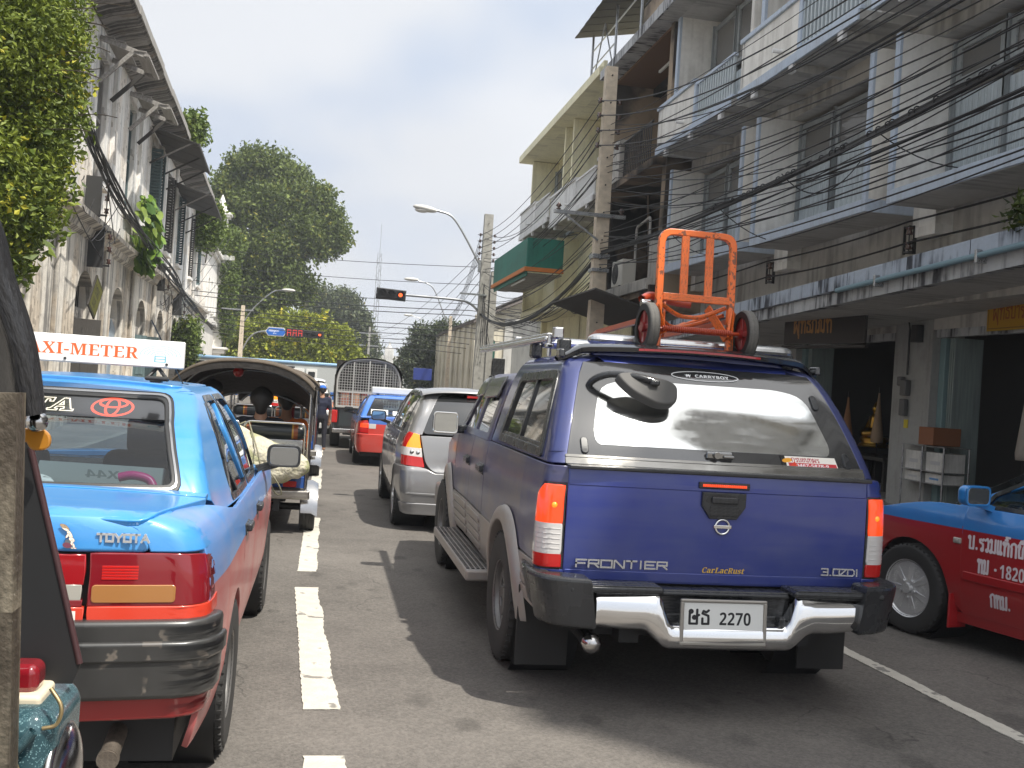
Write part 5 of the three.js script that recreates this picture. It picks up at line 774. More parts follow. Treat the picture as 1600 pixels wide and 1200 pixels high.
const pos=[]; for (let k=0; k < n; k++) for (let j=0; j < 5; j++) { const q=[ringV[k][j], ringV[k + 1][j], ringV[k + 1][j + 1], ringV[k][j + 1]]; for (const i of s < 0?[0, 1, 2, 0, 2, 3] : [0, 2, 1, 0, 3, 2]) pos.push(...q[i]);}
let g=new THREE.BufferGeometry(); g.setAttribute('position', new THREE.Float32BufferAttribute(pos, 3)); g=smooth(g, 0.9); muv(g);
add('arch_flare', g, M.pkGrey, P);
add('arch_liner', put(new THREE.CylinderGeometry(0.43, 0.43, 0.34, 24, 1, true, -PI / 2, PI), s * 0.74, 0.37, ax, PI / 2, 0, PI / 2), M.black, P);
wheel(P, [s * 0.83, 0.365, ax], 0.365, 0.245, 0.2, 'steel', s, ax);
}
// mud flaps, running board
add('mud_flap', r6(s * 0.65, s * 0.93, 0.1, 0.52, -0.40, -0.385, 0.005), M.rubber, P);
const sb=add('running_board', r6(s * 0.86, s * 1.06, 0.325, 0.395, -3.3, -1.42, 0.018), M.pkGrey, P);
const gr=[]; for (let i=0; i < 5; i++) gr.push(r6(s * (0.9 + i * 0.032), s * (0.92 + i * 0.032), 0.392, 0.401, -3.25, -1.47, 0.003)); add('tread_strip', G(gr), M.blackPlastic, sb);
add('board_bracket', G(b6(s * 0.6, s * 0.9, 0.36, 0.38, -1.65, -1.6), b6(s * 0.6, s * 0.9, 0.36, 0.38, -3.1, -3.05)), M.black, sb);
}
// cab greenhouse
const CW=smoothProfile([1.17, 0.9], [1.3, 0.865], [1.5, 0.80], [1.56, 0.775], [1.62, 0.73], [1.655, 0.66], [1.668, 0.6]);
const GC=skin({ W: CW, zr: (y)=>-1.86, r: 0.04, bow: 0.01, taper: (z)=>0.05 * sstep(-2.6, -3.6, z), Wref: 0.8 });
const cc={ center: [0, 1.3, -2.6] };
for (const s of [-1, 1]) {
const m={ map: ([z, y])=>[GC.side(z, y, s), y] };
const w1=fil([[-1.99, 1.225, 0.03], [-2.53, 1.225, 0.02], [-2.53, 1.545, 0.02], [-2.03, 1.545, 0.05]]), w2=fil([[-2.61, 1.225, 0.02], [-3.42, 1.215, 0.02], [-3.24, 1.32, 0], [-2.93, 1.54, 0.05], [-2.61, 1.545, 0.02]]);
const sd=add('cab_side', patch(GC, [[-1.87, 1.18], [-3.62, 1.185], [-3.35, 1.34], [-3.0, 1.58], [-2.9, 1.64], [-1.9, 1.65]], { ...cc, ...m, holes: [w1, w2], h: 0.08, th: 0.02, bev: 0.004 }), s < 0?M.pkSide : M.pkBlue, P);
add('window', patch(GC, inset(w1, -0.006), { ...cc, ...m, h: 0.1, th: 0.006, off: -0.012 }), M.tint, sd);
add('window', patch(GC, inset(w2, -0.006), { ...cc, ...m, h: 0.1, th: 0.006, off: -0.012 }), M.tint, sd);
// rain guards over the door windows
for (const vz of [[-2.0, -2.54, -2.04, -2.54], [-2.6, -3.08, -2.6, -2.92]]) add('rain_guard', patch(GC, [[vz[0], 1.48], [vz[1], 1.46], [vz[3], 1.585], [vz[2], 1.60]], { ...cc, ...m, h: 0.05, th: 0.012, off: 0.028, bev: 0.01 }), M.visor ??= phy([0.10, 0.095, 0.09], 0.25, { clearcoat: 0.8, clearcoatRoughness: 0.1 }), sd);
}
const roofY=(x, z)=>1.668 - 0.045 * (x / 0.6) ** 2 * 0.4 + 0.03 * sstep(-3.0, -2.4, z) * (1 - (x / 0.62) ** 2);
const top=(f)=>(q, v)=>[q, f(q, -v), -v];
add('cab_roof', patch(top(roofY), rect(-0.61, 0.61, 1.87, 2.93, 0.03), { center: [0, 0, -2.4], h: 0.12, th: 0.03, bev: 0.008 }), M.pkSide, P);
add('windscreen', patch((q, v)=>[q, 1.15 + 0.5 * v, -3.66 + 0.72 * v - 0.06 * (1 - (q / 0.8) ** 2)], rect(-0.74, 0.74, 0.04, 0.97, 0.04), { center: [0, 1.2, -2.4], h: 0.12, th: 0.006 }), M.tint, P);
add('bonnet', patch(top((x, z)=>1.17 - 0.13 * sstep(-3.5, -4.75, z) - 0.05 * (x / 0.85) ** 4), rect(-0.82, 0.82, 3.5, 4.62, 0.06), { center: [0, 0, -4], h: 0.12, th: 0.03 }), M.pkBlue, P);
add('front_panel', G(patch(F, rect(-0.9, 0.9, 0.62, 1.0, 0.05), { map: ([x, y])=>[F.end(x, y), y], center: [0, 0.8, -2.5], h: 0.1, th: 0.03 }), r6(-0.9, 0.9, 0.38, 0.62, -4.82, -4.5, 0.05)), M.pkGrey, P);
// canopy
const KW=smoothProfile([1.172, 0.885], [1.4, 0.83], [1.62, 0.765], [1.69, 0.735], [1.735, 0.68], [1.755, 0.61], [1.762, 0.55]);
const KZ=smoothProfile([1.172, -0.035], [1.3, -0.11], [1.5, -0.25], [1.66, -0.39], [1.72, -0.47], [1.762, -0.6]);
const K=skin({ W: KW, zr: KZ, r: 0.085, bow: 0.022, Wref: 0.8 });
const kc={ center: [0, 1.4, -1.2] };
const gx=(y)=>KW(y) - 0.075;
const canopy=sub('canopy', P);
for (const s of [-1, 1]) {
const qs=(pts)=>pts.map(([z, y])=>[K.side(z, y, s), y]);
const edge=[1.19, 1.3, 1.4, 1.5, 1.6, 1.7].map((y)=>[K.end(gx(y), y) * s, y]);
const win=fil([[-0.32, 1.225, 0.03], [-1.50, 1.235, 0.03], [-1.42, 1.60, 0.05], [-0.52, 1.62, 0.06]]);
const outl=[...edge, [K.end(0.5, 1.758) * s, 1.758], ...qs([[-0.75, 1.758], [-1.72, 1.755], [-1.76, 1.6], [-1.83, 1.19]])];
add('side_panel', patch(K, outl, { ...kc, holes: [qs(win)], h: 0.06, th: 0.03, bev: 0.006 }), M.kside ??= paint([1, 1, 1], { map: rep(dustTex([0.02, 0.035, 0.17], [0.07, 0.07, 0.11], 0.3, 77), 0.7) }), canopy);
const fr=fil([[-0.27, 1.2, 0.03], [-1.55, 1.21, 0.03], [-1.455, 1.63, 0.05], [-0.5, 1.65, 0.06]]);
add('window_frame', patch(K, qs(fr), { ...kc, holes: [qs(inset(win, 0.012))], h: 0.06, th: 0.02, off: 0.012, bev: 0.006 }), M.blackPlastic, canopy);
add('side_window', patch(K, qs(inset(win, 0.004)), { ...kc, h: 0.1, th: 0.006, off: -0.004 }), M.tint, canopy);
add('window_bar', patch(K, qs([[-0.93, 1.235], [-0.965, 1.235], [-0.985, 1.61], [-0.95, 1.61]]), { ...kc, h: 0.1, th: 0.012, off: 0.008, bev: 0.003 }), M.blackPlastic, canopy);
add('window_rail', patch(K, qs([[-0.34, 1.24], [-1.49, 1.25], [-1.485, 1.27], [-0.35, 1.262]]), { ...kc, h: 0.1, th: 0.012, off: 0.006, bev: 0.003 }), M.blackPlastic, canopy);
}
add('canopy_roof', patch(top((x, z)=>1.763 + 0.03 * (1 - (x / 0.6) ** 2) - 0.02 * sstep(-1.5, -1.75, z)), rect(-0.56, 0.56, 0.6, 1.72, 0.03), { center: [0, 0, -1], h: 0.12, th: 0.03, bev: 0.01 }), M.pkBlue, canopy);
add('canopy_front', patch((q, v)=>[q, v, -1.78], [[-0.84, 1.2], [0.84, 1.2], [0.72, 1.65], [0.5, 1.75], [-0.5, 1.75], [-0.72, 1.65]], { center: [0, 1.4, -1], h: 0.2 }), M.black, canopy);
add('back_rail', patch(K, [[-0.52, 1.715], [0.52, 1.715], [0.5, 1.76], [-0.5, 1.76]], { ...kc, h: 0.08, th: 0.02, bev: 0.006, map: ([x, y])=>[K.end(x, y), y] }), M.pkBlue, canopy);
// rear window: dark printed border round a mirrored pane, on its aluminium sill
const ys=[1.195, 1.3, 1.42, 1.54, 1.64, 1.705], gl=[...ys.map((y)=>[gx(y) - 0.006, y]), [0.5, 1.712], [-0.5, 1.712], ...ys.slice().reverse().map((y)=>[-gx(y) + 0.006, y])];
const rw=add('rear_window', patch(K, gl, { ...kc, ...onEnd(K), h: 0.06, th: 0.008, off: 0.0, bev: 0.002 }), M.frit, canopy);
const clear=fil([[-0.64, 1.285, 0.06], [0.62, 1.285, 0.06], [0.635, 1.33, 0.05], [0.565, 1.585, 0.1], [0.42, 1.618, 0.08], [-0.42, 1.618, 0.08], [-0.585, 1.585, 0.09], [-0.645, 1.36, 0.05]]);
add('mirrored_pane', patch(K, clear, { ...kc, ...onEnd(K), h: 0.06, th: 0.002, off: 0.0015, bev: 0.0005 }), M.mirrorFilm, rw);
M.sill=std([0.28, 0.27, 0.25], 0.35, { metalness: 0.8, roughnessMap: rep(T.bump, 3) });
add('window_sill', G(patch(K, rect(-0.80, 0.80, 1.186, 1.212, 0.004), { ...kc, ...onEnd(K), h: 0.09, th: 0.01, off: 0.006, bev: 0.004 }), patch(K, rect(-0.80, 0.80, 1.218, 1.228, 0.003), { ...kc, ...onEnd(K), h: 0.09, th: 0.008, off: 0.005, bev: 0.003 })), M.sill, rw);
for (const [x, y] of [[-0.70, 1.275], [0.715, 1.265], [0.62, 1.56]]) add('hinge_cap', patch(K, fil([[x - 0.014, y - 0.035, 0.014], [x + 0.014, y - 0.035, 0.014], [x + 0.012, y + 0.035, 0.014], [x - 0.016, y + 0.035, 0.014]]), { ...kc, ...onEnd(K), h: 0.03, th: 0.012, off: 0.01, bev: 0.005 }), M.blackPlastic, rw);
const hp=K(0, 1.262); const hd=add('latch', G(rb(0.145, 0.042, 0.022, 0.018, 0, 1.262, hp[2] + 0.012), cy(0.017, 0.019, 0.04, 16, -0.02, 1.264, hp[2] + 0.02, PI / 2), rb(0.06, 0.016, 0.02, 0.006, 0.045, 1.258, hp[2] + 0.026)), M.chromeDark ??= std([0.25, 0.25, 0.25], 0.12, { metalness: 1 }), rw);
const oval=canvasTex(512, 128, (g, w, h)=>{ g.clearRect(0, 0, w, h); g.strokeStyle=g.fillStyle='#e8e8e8'; g.lineWidth=7; g.beginPath(); g.ellipse(w / 2, h / 2, w / 2 - 8, h / 2 - 8, 0, 0, 2 * PI); g.stroke(); g.font='bold 50px sans-serif'; g.fillText('CARRYBOY', 178, 82); g.beginPath(); g.moveTo(104, 46); for (const [a, b] of [[118, 88], [128, 66], [138, 88], [152, 46], [142, 60], [134, 46], [128, 56], [121, 46], [113, 60]]) g.lineTo(a, b); g.fill();});
add('oval_print', decal(K, K.end(0.02, 1.665), 1.665, 0.42, 0.056, { n: 6, off: 0.003, ...kc }), std([1, 1, 1], 0.5, { map: oval, transparent: true, alphaTest: 0.4 }), rw);
const ad=canvasTex(512, 160, (g, w, h)=>{ g.fillStyle='#ece6dc'; g.fillRect(40, 6, w - 46, h - 12); g.fillStyle='#e8a020'; g.beginPath(); g.ellipse(56, 60, 50, 26, -0.3, 0, 7); g.fill(); g.fillStyle='#c43038'; g.fillRect(60, 88, w - 74, 58); g.strokeStyle=g.fillStyle='#b03040'; thai(g, 'กรบอนทพร', 96, 76, 52, 0.92, 0.13); g.fillStyle='#f4eef0'; g.font='bold italic 54px sans-serif'; g.fillText('0467-5878-9', 118, 138); g.fillStyle='#d83a20'; g.beginPath(); g.moveTo(70, 130); g.lineTo(120, 70); g.lineTo(140, 130); g.fill();});
add('sticker', decal(K, K.end(0.5, 1.248), 1.25, 0.29, 0.062, { n: 4, off: 0.0035, ...kc }), std([1, 1, 1], 0.45, { map: ad }), rw);
// blind-spot mirror on its arm
const mz=K(K.end(-0.55, 1.6), 1.6)[2];
const bm=sub('parking_mirror', canopy);
add('arm', G(tube([[-0.64, 1.52, mz - 0.03], [-0.63, 1.6, mz + 0.03], [-0.55, 1.64, mz + 0.09], [-0.42, 1.635, mz + 0.15], [-0.33, 1.615, mz + 0.17]], 0.019, 24, 8), rb(0.05, 0.028, 0.04, 0.008, -0.335, 1.612, mz + 0.17)), M.blackPlastic, bm);
const mh=new THREE.ExtrudeGeometry(shapeOf(fil([[-0.2, 0.035, 0.07], [-0.1, 0.075, 0.05], [0.1, 0.08, 0.05], [0.15, 0.06, 0.05], [0.155, -0.05, 0.06], [0.06, -0.085, 0.06], [-0.1, -0.045, 0.06]], 6)), { depth: 0.035, bevelEnabled: true, bevelThickness: 0.015, bevelSize: 0.012, bevelOffset: -0.012, bevelSegments: 3 });
add('mirror_shell', put(mh, -0.36, 1.56, mz + 0.13, -0.5, 0.1, -0.16), M.mirrorShell ??= std([0.075, 0.072, 0.068], 0.6, { bumpMap: rep(T.grain, 3), bumpScale: 0.0006 }), bm);
// roof spoiler with its lamp strip
const sp=add('roof_spoiler', G(((n)=>{ const pos=[]; const row=(k)=>{ const t=k / n * 2 - 1, x=t * 0.755, e=1 - sstep(0.86, 1, abs(t)), zc=-0.43 - 0.16 * t * t, y=1.765 + 0.028 * (1 - t * t) - 0.05 * sstep(0.82, 1, abs(t)); return [[-0.16, 0.012], [-0.06, 0.034], [0.0, 0.028], [0.03, 0.012], [0.025, -0.012], [0.0, -0.02], [-0.06, -0.012], [-0.16, 0.004]].map(([dz, dy])=>[x, y + dy * mix(0.7, 1, e), zc + dz * mix(0.5, 1, e)]);};
for (let k=0; k < n; k++) { const A=row(k), B=row(k + 1); for (let j=0; j < 8; j++) { const q=[A[j], B[j], B[(j + 1) % 8], A[(j + 1) % 8]]; for (const i of [0, 2, 1, 0, 3, 2]) pos.push(...q[i]);} }
const g=new THREE.BufferGeometry(); g.setAttribute('position', new THREE.Float32BufferAttribute(pos, 3)); return muv(smooth(g, 0.8));})(40), rb(0.035, 0.05, 0.09, 0.012, -0.745, 1.745, -0.57), rb(0.035, 0.05, 0.09, 0.012, 0.745, 1.745, -0.57)), M.gloss ??= phy([0.02, 0.02, 0.022], 0.18, { clearcoat: 1, clearcoatRoughness: 0.05 }), canopy);
const strip=[]; for (let k=0; k < 24; k++) { const f=(k - 11.5) / 26, t0=f - 0.0185, t1=f + 0.0185, p=(t)=>[t * 0.755, 1.765 + 0.028 * (1 - t * t) + 0.001, -0.43 - 0.16 * t * t + 0.029]; strip.push(bar(p(t0), p(t1), 0.013, 0.012));}
add('lamp_strip', G(strip), M.lensRed2 ??= phy([0.35, 0.006, 0.01], 0.15, { clearcoat: 1 }), sp);
// bumper: chrome bar with a step for the plate, black pads and end caps
const bp=sub('rear_bumper', P);
const prof=[[0, 0.0], [0.022, 0.012], [0.03, 0.04], [0.022, 0.085], [-0.005, 0.125], [-0.06, 0.15]];
const chrome=((n)=>{ const pos=[]; const row=(k)=>{ const x=mix(-0.665, 0.80, k / n), ax=abs(x), st=sstep(0.36, 0.29, ax), z=0.185 - 0.05 * (x / 0.8) ** 2 - 0.0 * st, h=1 - 0.0 * st, y0=0.425 - 0.085 * sstep(0.44, 0.3, ax) + 0.02 * sstep(0.5, 0.8, ax), y1=0.600 - 0.13 * st; return [[-0.07, y0 + 0.0], [0.0, y0 + 0.004], [0.02, y0 + 0.022], [0.026, mix(y0, y1, 0.4)], [0.02, mix(y0, y1, 0.75)], [0.0, y1 - 0.008], [-0.03 - 0.05 * st, y1]].map(([dz, y])=>[x, y, z + dz]);};
for (let k=0; k < n; k++) { const A=row(k), B=row(k + 1); for (let j=0; j < 6; j++) { const q=[A[j], B[j], B[j + 1], A[j + 1]]; for (const i of [0, 1, 2, 0, 2, 3]) pos.push(...q[i]);} }
const g=new THREE.BufferGeometry(); g.setAttribute('position', new THREE.Float32BufferAttribute(pos, 3)); return muv(smooth(g, 0.9));})(72);
add('chrome_bar', chrome, M.chrome, bp);
add('step_pad', G(r6(-0.80, -0.335, 0.597, 0.632, 0.0, 0.178, 0.014), r6(0.335, 0.82, 0.597, 0.632, 0.0, 0.178, 0.014), r6(-0.345, 0.345, 0.48, 0.612, 0.0, 0.10, 0.012), r6(-0.335, 0.335, 0.582, 0.604, 0.0, 0.12, 0.01)), M.blackPlastic, bp);
const rl=[]; for (const [a, b] of [[-0.79, -0.35], [0.35, 0.81]]) for (let i=0; i < 3; i++) rl.push(r6(a, b, 0.629, 0.637, 0.05 + i * 0.045, 0.082 + i * 0.045, 0.004)); add('step_rib', G(rl), M.blackPlastic, bp);
add('plate_recess', G(r6(-0.34, 0.34, 0.36, 0.5, 0.05, 0.12, 0.01), r6(-0.235, -0.2, 0.42, 0.5, 0.1, 0.165, 0.01), r6(0.265, 0.30, 0.42, 0.5, 0.1, 0.165, 0.01)), M.blackPlastic, bp);
for (const s of [-1, 1]) {
const cap=[[s * 0.70, 0.20], [s * 0.84, 0.165], [s * 0.93, 0.1], [s * 0.965, 0.0], [s * 0.965, -0.2], [s * 0.93, -0.36], [s * 0.86, -0.36], [s * 0.86, 0.0], [s * 0.70, 0.05]];
const g=new THREE.ExtrudeGeometry(shapeOf(fil(cap.map(([x, z], i)=>[x, -z, [1, 2, 3, 4].includes(i)?0.06 : 0]))), { depth: 0.2, bevelEnabled: true, bevelThickness: 0.02, bevelSize: 0.02, bevelOffset: -0.02, bevelSegments: 3 }).rotateX(-PI / 2).translate(0, 0.448, 0);
const p=g.attributes.position; for (let i=0; i < p.count; i++) { const y=p.getY(i), k=sstep(0.62, 0.4, y); p.setX(i, p.getX(i) * (1 - 0.05 * k)); if (p.getZ(i) < -0.05) p.setY(i, y + 0.05 * k);}
g.computeVertexNormals(); add('end_cap', muv(g), M.blackPlastic, bp);
}
add('tow_bracket', G(b6(-0.5, -0.4, 0.33, 0.43, -0.2, 0.02), b6(0.4, 0.5, 0.33, 0.43, -0.2, 0.02)), M.black, bp);
// licence plate
const plt=sub('licence_plate', P, [-0.045, -0.012, 0.215], [-0.06, 0, 0]);
const pt=canvasTex(1024, 512, (g, w, h)=>{ g.fillStyle='#d6d7d4'; g.fillRect(0, 0, w, h); g.fillStyle=g.strokeStyle='#15161a'; thai(g, 'ษธ', 60, 292, 208, 0.98, 0.15); g.font='bold 236px sans-serif'; g.save(); g.translate(452, 292); g.scale(0.80, 1); g.fillText('2270', 0, 0); g.restore(); thai(g, 'กรุงเทพมหานคร', 160, 452, 88, 1.02, 0.13);});
add('plate', plane(0.405, 0.182, 0.008, 0.492, 0.0105), std([1, 1, 1], 0.45, { map: pt }), plt);
add('plate_frame', G(r6(-0.212, 0.228, 0.380, 0.400, 0, 0.018, 0.006), r6(-0.212, 0.228, 0.584, 0.600, 0, 0.018, 0.006), r6(-0.212, -0.194, 0.398, 0.586, 0, 0.018, 0.005), r6(0.21, 0.228, 0.398, 0.586, 0, 0.018, 0.005), b6(-0.2, 0.216, 0.39, 0.59, 0.0, 0.008)), M.plateFrame ??= std([0.33, 0.31, 0.28], 0.35, { metalness: 0.6 }), plt);
// exhaust, under-light
add('exhaust_tip', G(rod([-0.66, 0.34, 0.1], [-0.66, 0.36, -0.4], 0.035, 0.035, 14), put(new THREE.SphereGeometry(0.05, 14, 10, 0, 2 * PI, 0, PI / 2), -0.66, 0.345, 0.1, PI / 2)), M.steel, P);
// door mirrors
for (const s of [-1, 1]) {
const m=sub('door_mirror', P, [s * 1.03, 1.235, -3.22]);
add('shell', put(new RoundedBoxGeometry(0.2, 0.17, 0.1, 4, 0.045), 0, 0, -0.02, 0, s * 0.12), M.blackPlastic, m);
add('chrome_rim', put(extr(rect(-0.1, 0.1, -0.085, 0.085, 0.03), 0.02, 0.004, [rect(-0.087, 0.087, -0.072, 0.072, 0.025)]), 0, 0, 0.022, 0, s * 0.12), M.chrome, m);
add('mirror_glass', put(extr(rect(-0.088, 0.088, -0.073, 0.073, 0.025), 0.006, 0.001), 0, 0, 0.025, 0, s * 0.12), M.mirrorGlass ??= std([0.5, 0.52, 0.53], 0.03, { metalness: 1 }), m);
add('bracket', rb(0.12, 0.07, 0.07, 0.02, -s * 0.13, -0.045, -0.03), M.blackPlastic, m);
}
// roof rack
const rk=sub('roof_rack', P);
M.alu=std([0.62, 0.62, 0.61], 0.32, { metalness: 0.85, roughnessMap: rep(T.grain, 2) });
add('side_rail', G(rb(0.07, 0.035, 2.6, 0.015, -0.70, 1.845, -2.35), rb(0.045, 0.02, 2.6, 0.008, -0.70, 1.87, -2.35), rb(0.07, 0.035, 2.3, 0.015, 0.68, 1.845, -2.2)), M.alu, rk);
const aero=(z, x0, x1)=>put(new THREE.CapsuleGeometry(0.075, x1 - x0, 6, 16).scale(1, 1, 1), (x0 + x1) / 2, 1.838, z, 0, 0, PI / 2);
const cb=G(aero(-0.78, -0.47, 0.62), aero(-1.55, -0.6, 0.6)); { const p=cb.attributes.position; for (let i=0; i < p.count; i++) p.setY(i, 1.845 + (p.getY(i) - 1.838) * 0.5); cb.computeVertexNormals();}
add('cross_bar', cb, M.alu, rk);
add('foot', G(...[-0.68, 0.66].flatMap((x)=>[-0.78, -1.55].map((z)=>rb(0.07, 0.1, 0.1, 0.02, x, 1.79, z)))), M.blackPlastic, rk);
add('clamp', G(rb(0.06, 0.07, 0.07, 0.012, -0.68, 1.875, -0.95), rb(0.05, 0.03, 0.05, 0.01, -0.72, 1.80, -0.98), rb(0.05, 0.03, 0.05, 0.01, -0.63, 1.80, -0.98), rod([-0.72, 1.74, -0.98], [-0.72, 1.86, -0.98], 0.014), rb(0.05, 0.06, 0.06, 0.01, -0.68, 1.875, -2.2)), M.steel, rk);
}
// orange hand trolley lying on its back on the canopy roof
{
M.orange=phy([1, 1, 1], 0.4, { clearcoat: 0.4, clearcoatRoughness: 0.2, map: rep(tex(256, 256, (u, v)=>{ const a=fbm(u * 9, v * 9, 9, 9, 5), b=fbm(u * 40, v * 40, 40, 40, 2); return tri3([0.80, 0.15, 0.014], [0.20, 0.06, 0.02], sstep(0.62, 0.70, a * 0.6 + b * 0.45));}), 2) });
M.redOrange=phy([0.42, 0.05, 0.012], 0.35, { clearcoat: 0.5, clearcoatRoughness: 0.15 });
const t=thing('hand_trolley', 'orange two wheeled hand trolley lying on the pickup canopy roof with its frame upright', 'hand trolley', [2.02, 1.795, -5.42], 0.02);
const st=(pts, m=M.orange, n='frame_bar', w=0.04)=>add(n, pts, m, t);
// upright toe frame: rounded hoop of flat bar with two slats and a cross bar
const hoop=extr(fil([[-0.235, -0.03, 0], [-0.235, 0.64, 0.085], [0.235, 0.64, 0.085], [0.235, -0.03, 0], [0.197, -0.03, 0], [0.197, 0.605, 0.055], [-0.197, 0.605, 0.055], [-0.197, -0.03, 0]], 6), 0.036, 0.004);
const hp=add('upright_frame', put(hoop, 0, 0.06, 0.0, -0.04), M.orange, t);
add('cross_bar', rb(0.395, 0.042, 0.03, 0.004, 0, 0.315, 0.012), M.orange, t);
add('slat', rb(0.046, 0.36, 0.016, 0.004, -0.075, 0.5, 0.008, -0.04, 0, 0), M.orange, t); add('slat', rb(0.046, 0.36, 0.016, 0.004, 0.072, 0.5, 0.008, -0.04, 0, 0), M.orange, t);
for (const s of [-1, 1]) {
const w=sub('wheel', t, [s * 0.29, 0.13, 0.06]);
add('tyre', G(lathe([[0.1, -0.026], [0.128, -0.03], [0.139, -0.018], [0.135, -0.012], [0.14, -0.006], [0.14, 0.006], [0.135, 0.012], [0.139, 0.018], [0.128, 0.03], [0.1, 0.026]], 36).rotateZ(PI / 2)), M.trTyre ??= std([0.17, 0.165, 0.155], 0.85, { map: rep(T.conc, 3) }), w);
add('tyre_side', G(...[-1, 1].map((q)=>lathe([[0.095, 0], [0.13, 0]], 30).rotateZ(PI / 2).translate(q * 0.0302, 0, 0))), M.black, w);
add('hub', G(cy(0.1, 0.1, 0.03, 24, 0, 0, 0, 0, 0, PI / 2), cy(0.03, 0.035, 0.075, 14, 0, 0, 0, 0, 0, PI / 2), ...[0, 1, 2, 3].map((k)=>rb(0.05, 0.03, 0.07, 0.006, 0, 0, 0.055).rotateX(k * PI / 2))), M.hubRed ??= phy([0.22, 0.012, 0.012], 0.4, { clearcoat: 0.5 }), w);
add('bracket', G(bar([s * 0.235, 0.26, 0.01], [s * 0.2, 0.1, 0.05], 0.012, 0.06), bar([s * 0.13, 0.28, -0.12], [s * 0.19, 0.1, 0.04], 0.012, 0.05)), M.orange, t);
add('side_rail', G(bar([s * 0.22, 0.2, 0.0], [s * 0.215, 0.16, -1.15], 0.03, 0.03), bar([s * 0.215, 0.16, -1.15], [s * 0.2, 0.13, -1.4], 0.03, 0.03)), M.redOrange, t);
add('brace', tube([[s * 0.2, 0.24, -0.05], [s * 0.1, 0.19, -0.2], [0, 0.17, -0.3], [-s * 0.14, 0.21, -0.5]], 0.013, 20, 6), M.orange, t);
}
add('axle', G(rod([-0.27, 0.13, 0.06], [0.27, 0.13, 0.06], 0.011), ...Array.from({ length: 34 }, (_, i)=>new THREE.TorusGeometry(0.0155, 0.0055, 5, 10).rotateY(PI / 2).translate(-0.2 + i * 0.0122, 0.13, 0.06))), M.redOrange, t);
add('curved_stay', G(tube([[-0.2, 0.28, -0.02], [-0.08, 0.225, -0.06], [0.0, 0.215, -0.07], [0.08, 0.225, -0.06], [0.2, 0.28, -0.02]], 0.014, 20, 6), tube([[-0.2, 0.19, -0.3], [-0.05, 0.15, -0.35], [0.2, 0.24, -0.3]], 0.013, 20, 6)), M.orange, t);
add('handle_plate', tube([[-0.28, 0.30, -0.1], [-0.2, 0.33, -0.16], [-0.05, 0.31, -0.2], [0.05, 0.3, -0.18]], 0.024, 20, 6), M.redOrange, t);
add('bolt', G(cy(0.022, 0.022, 0.05, 12, -0.27, 0.275, -0.06, 0, 0, PI / 2)), M.steel, t);
}
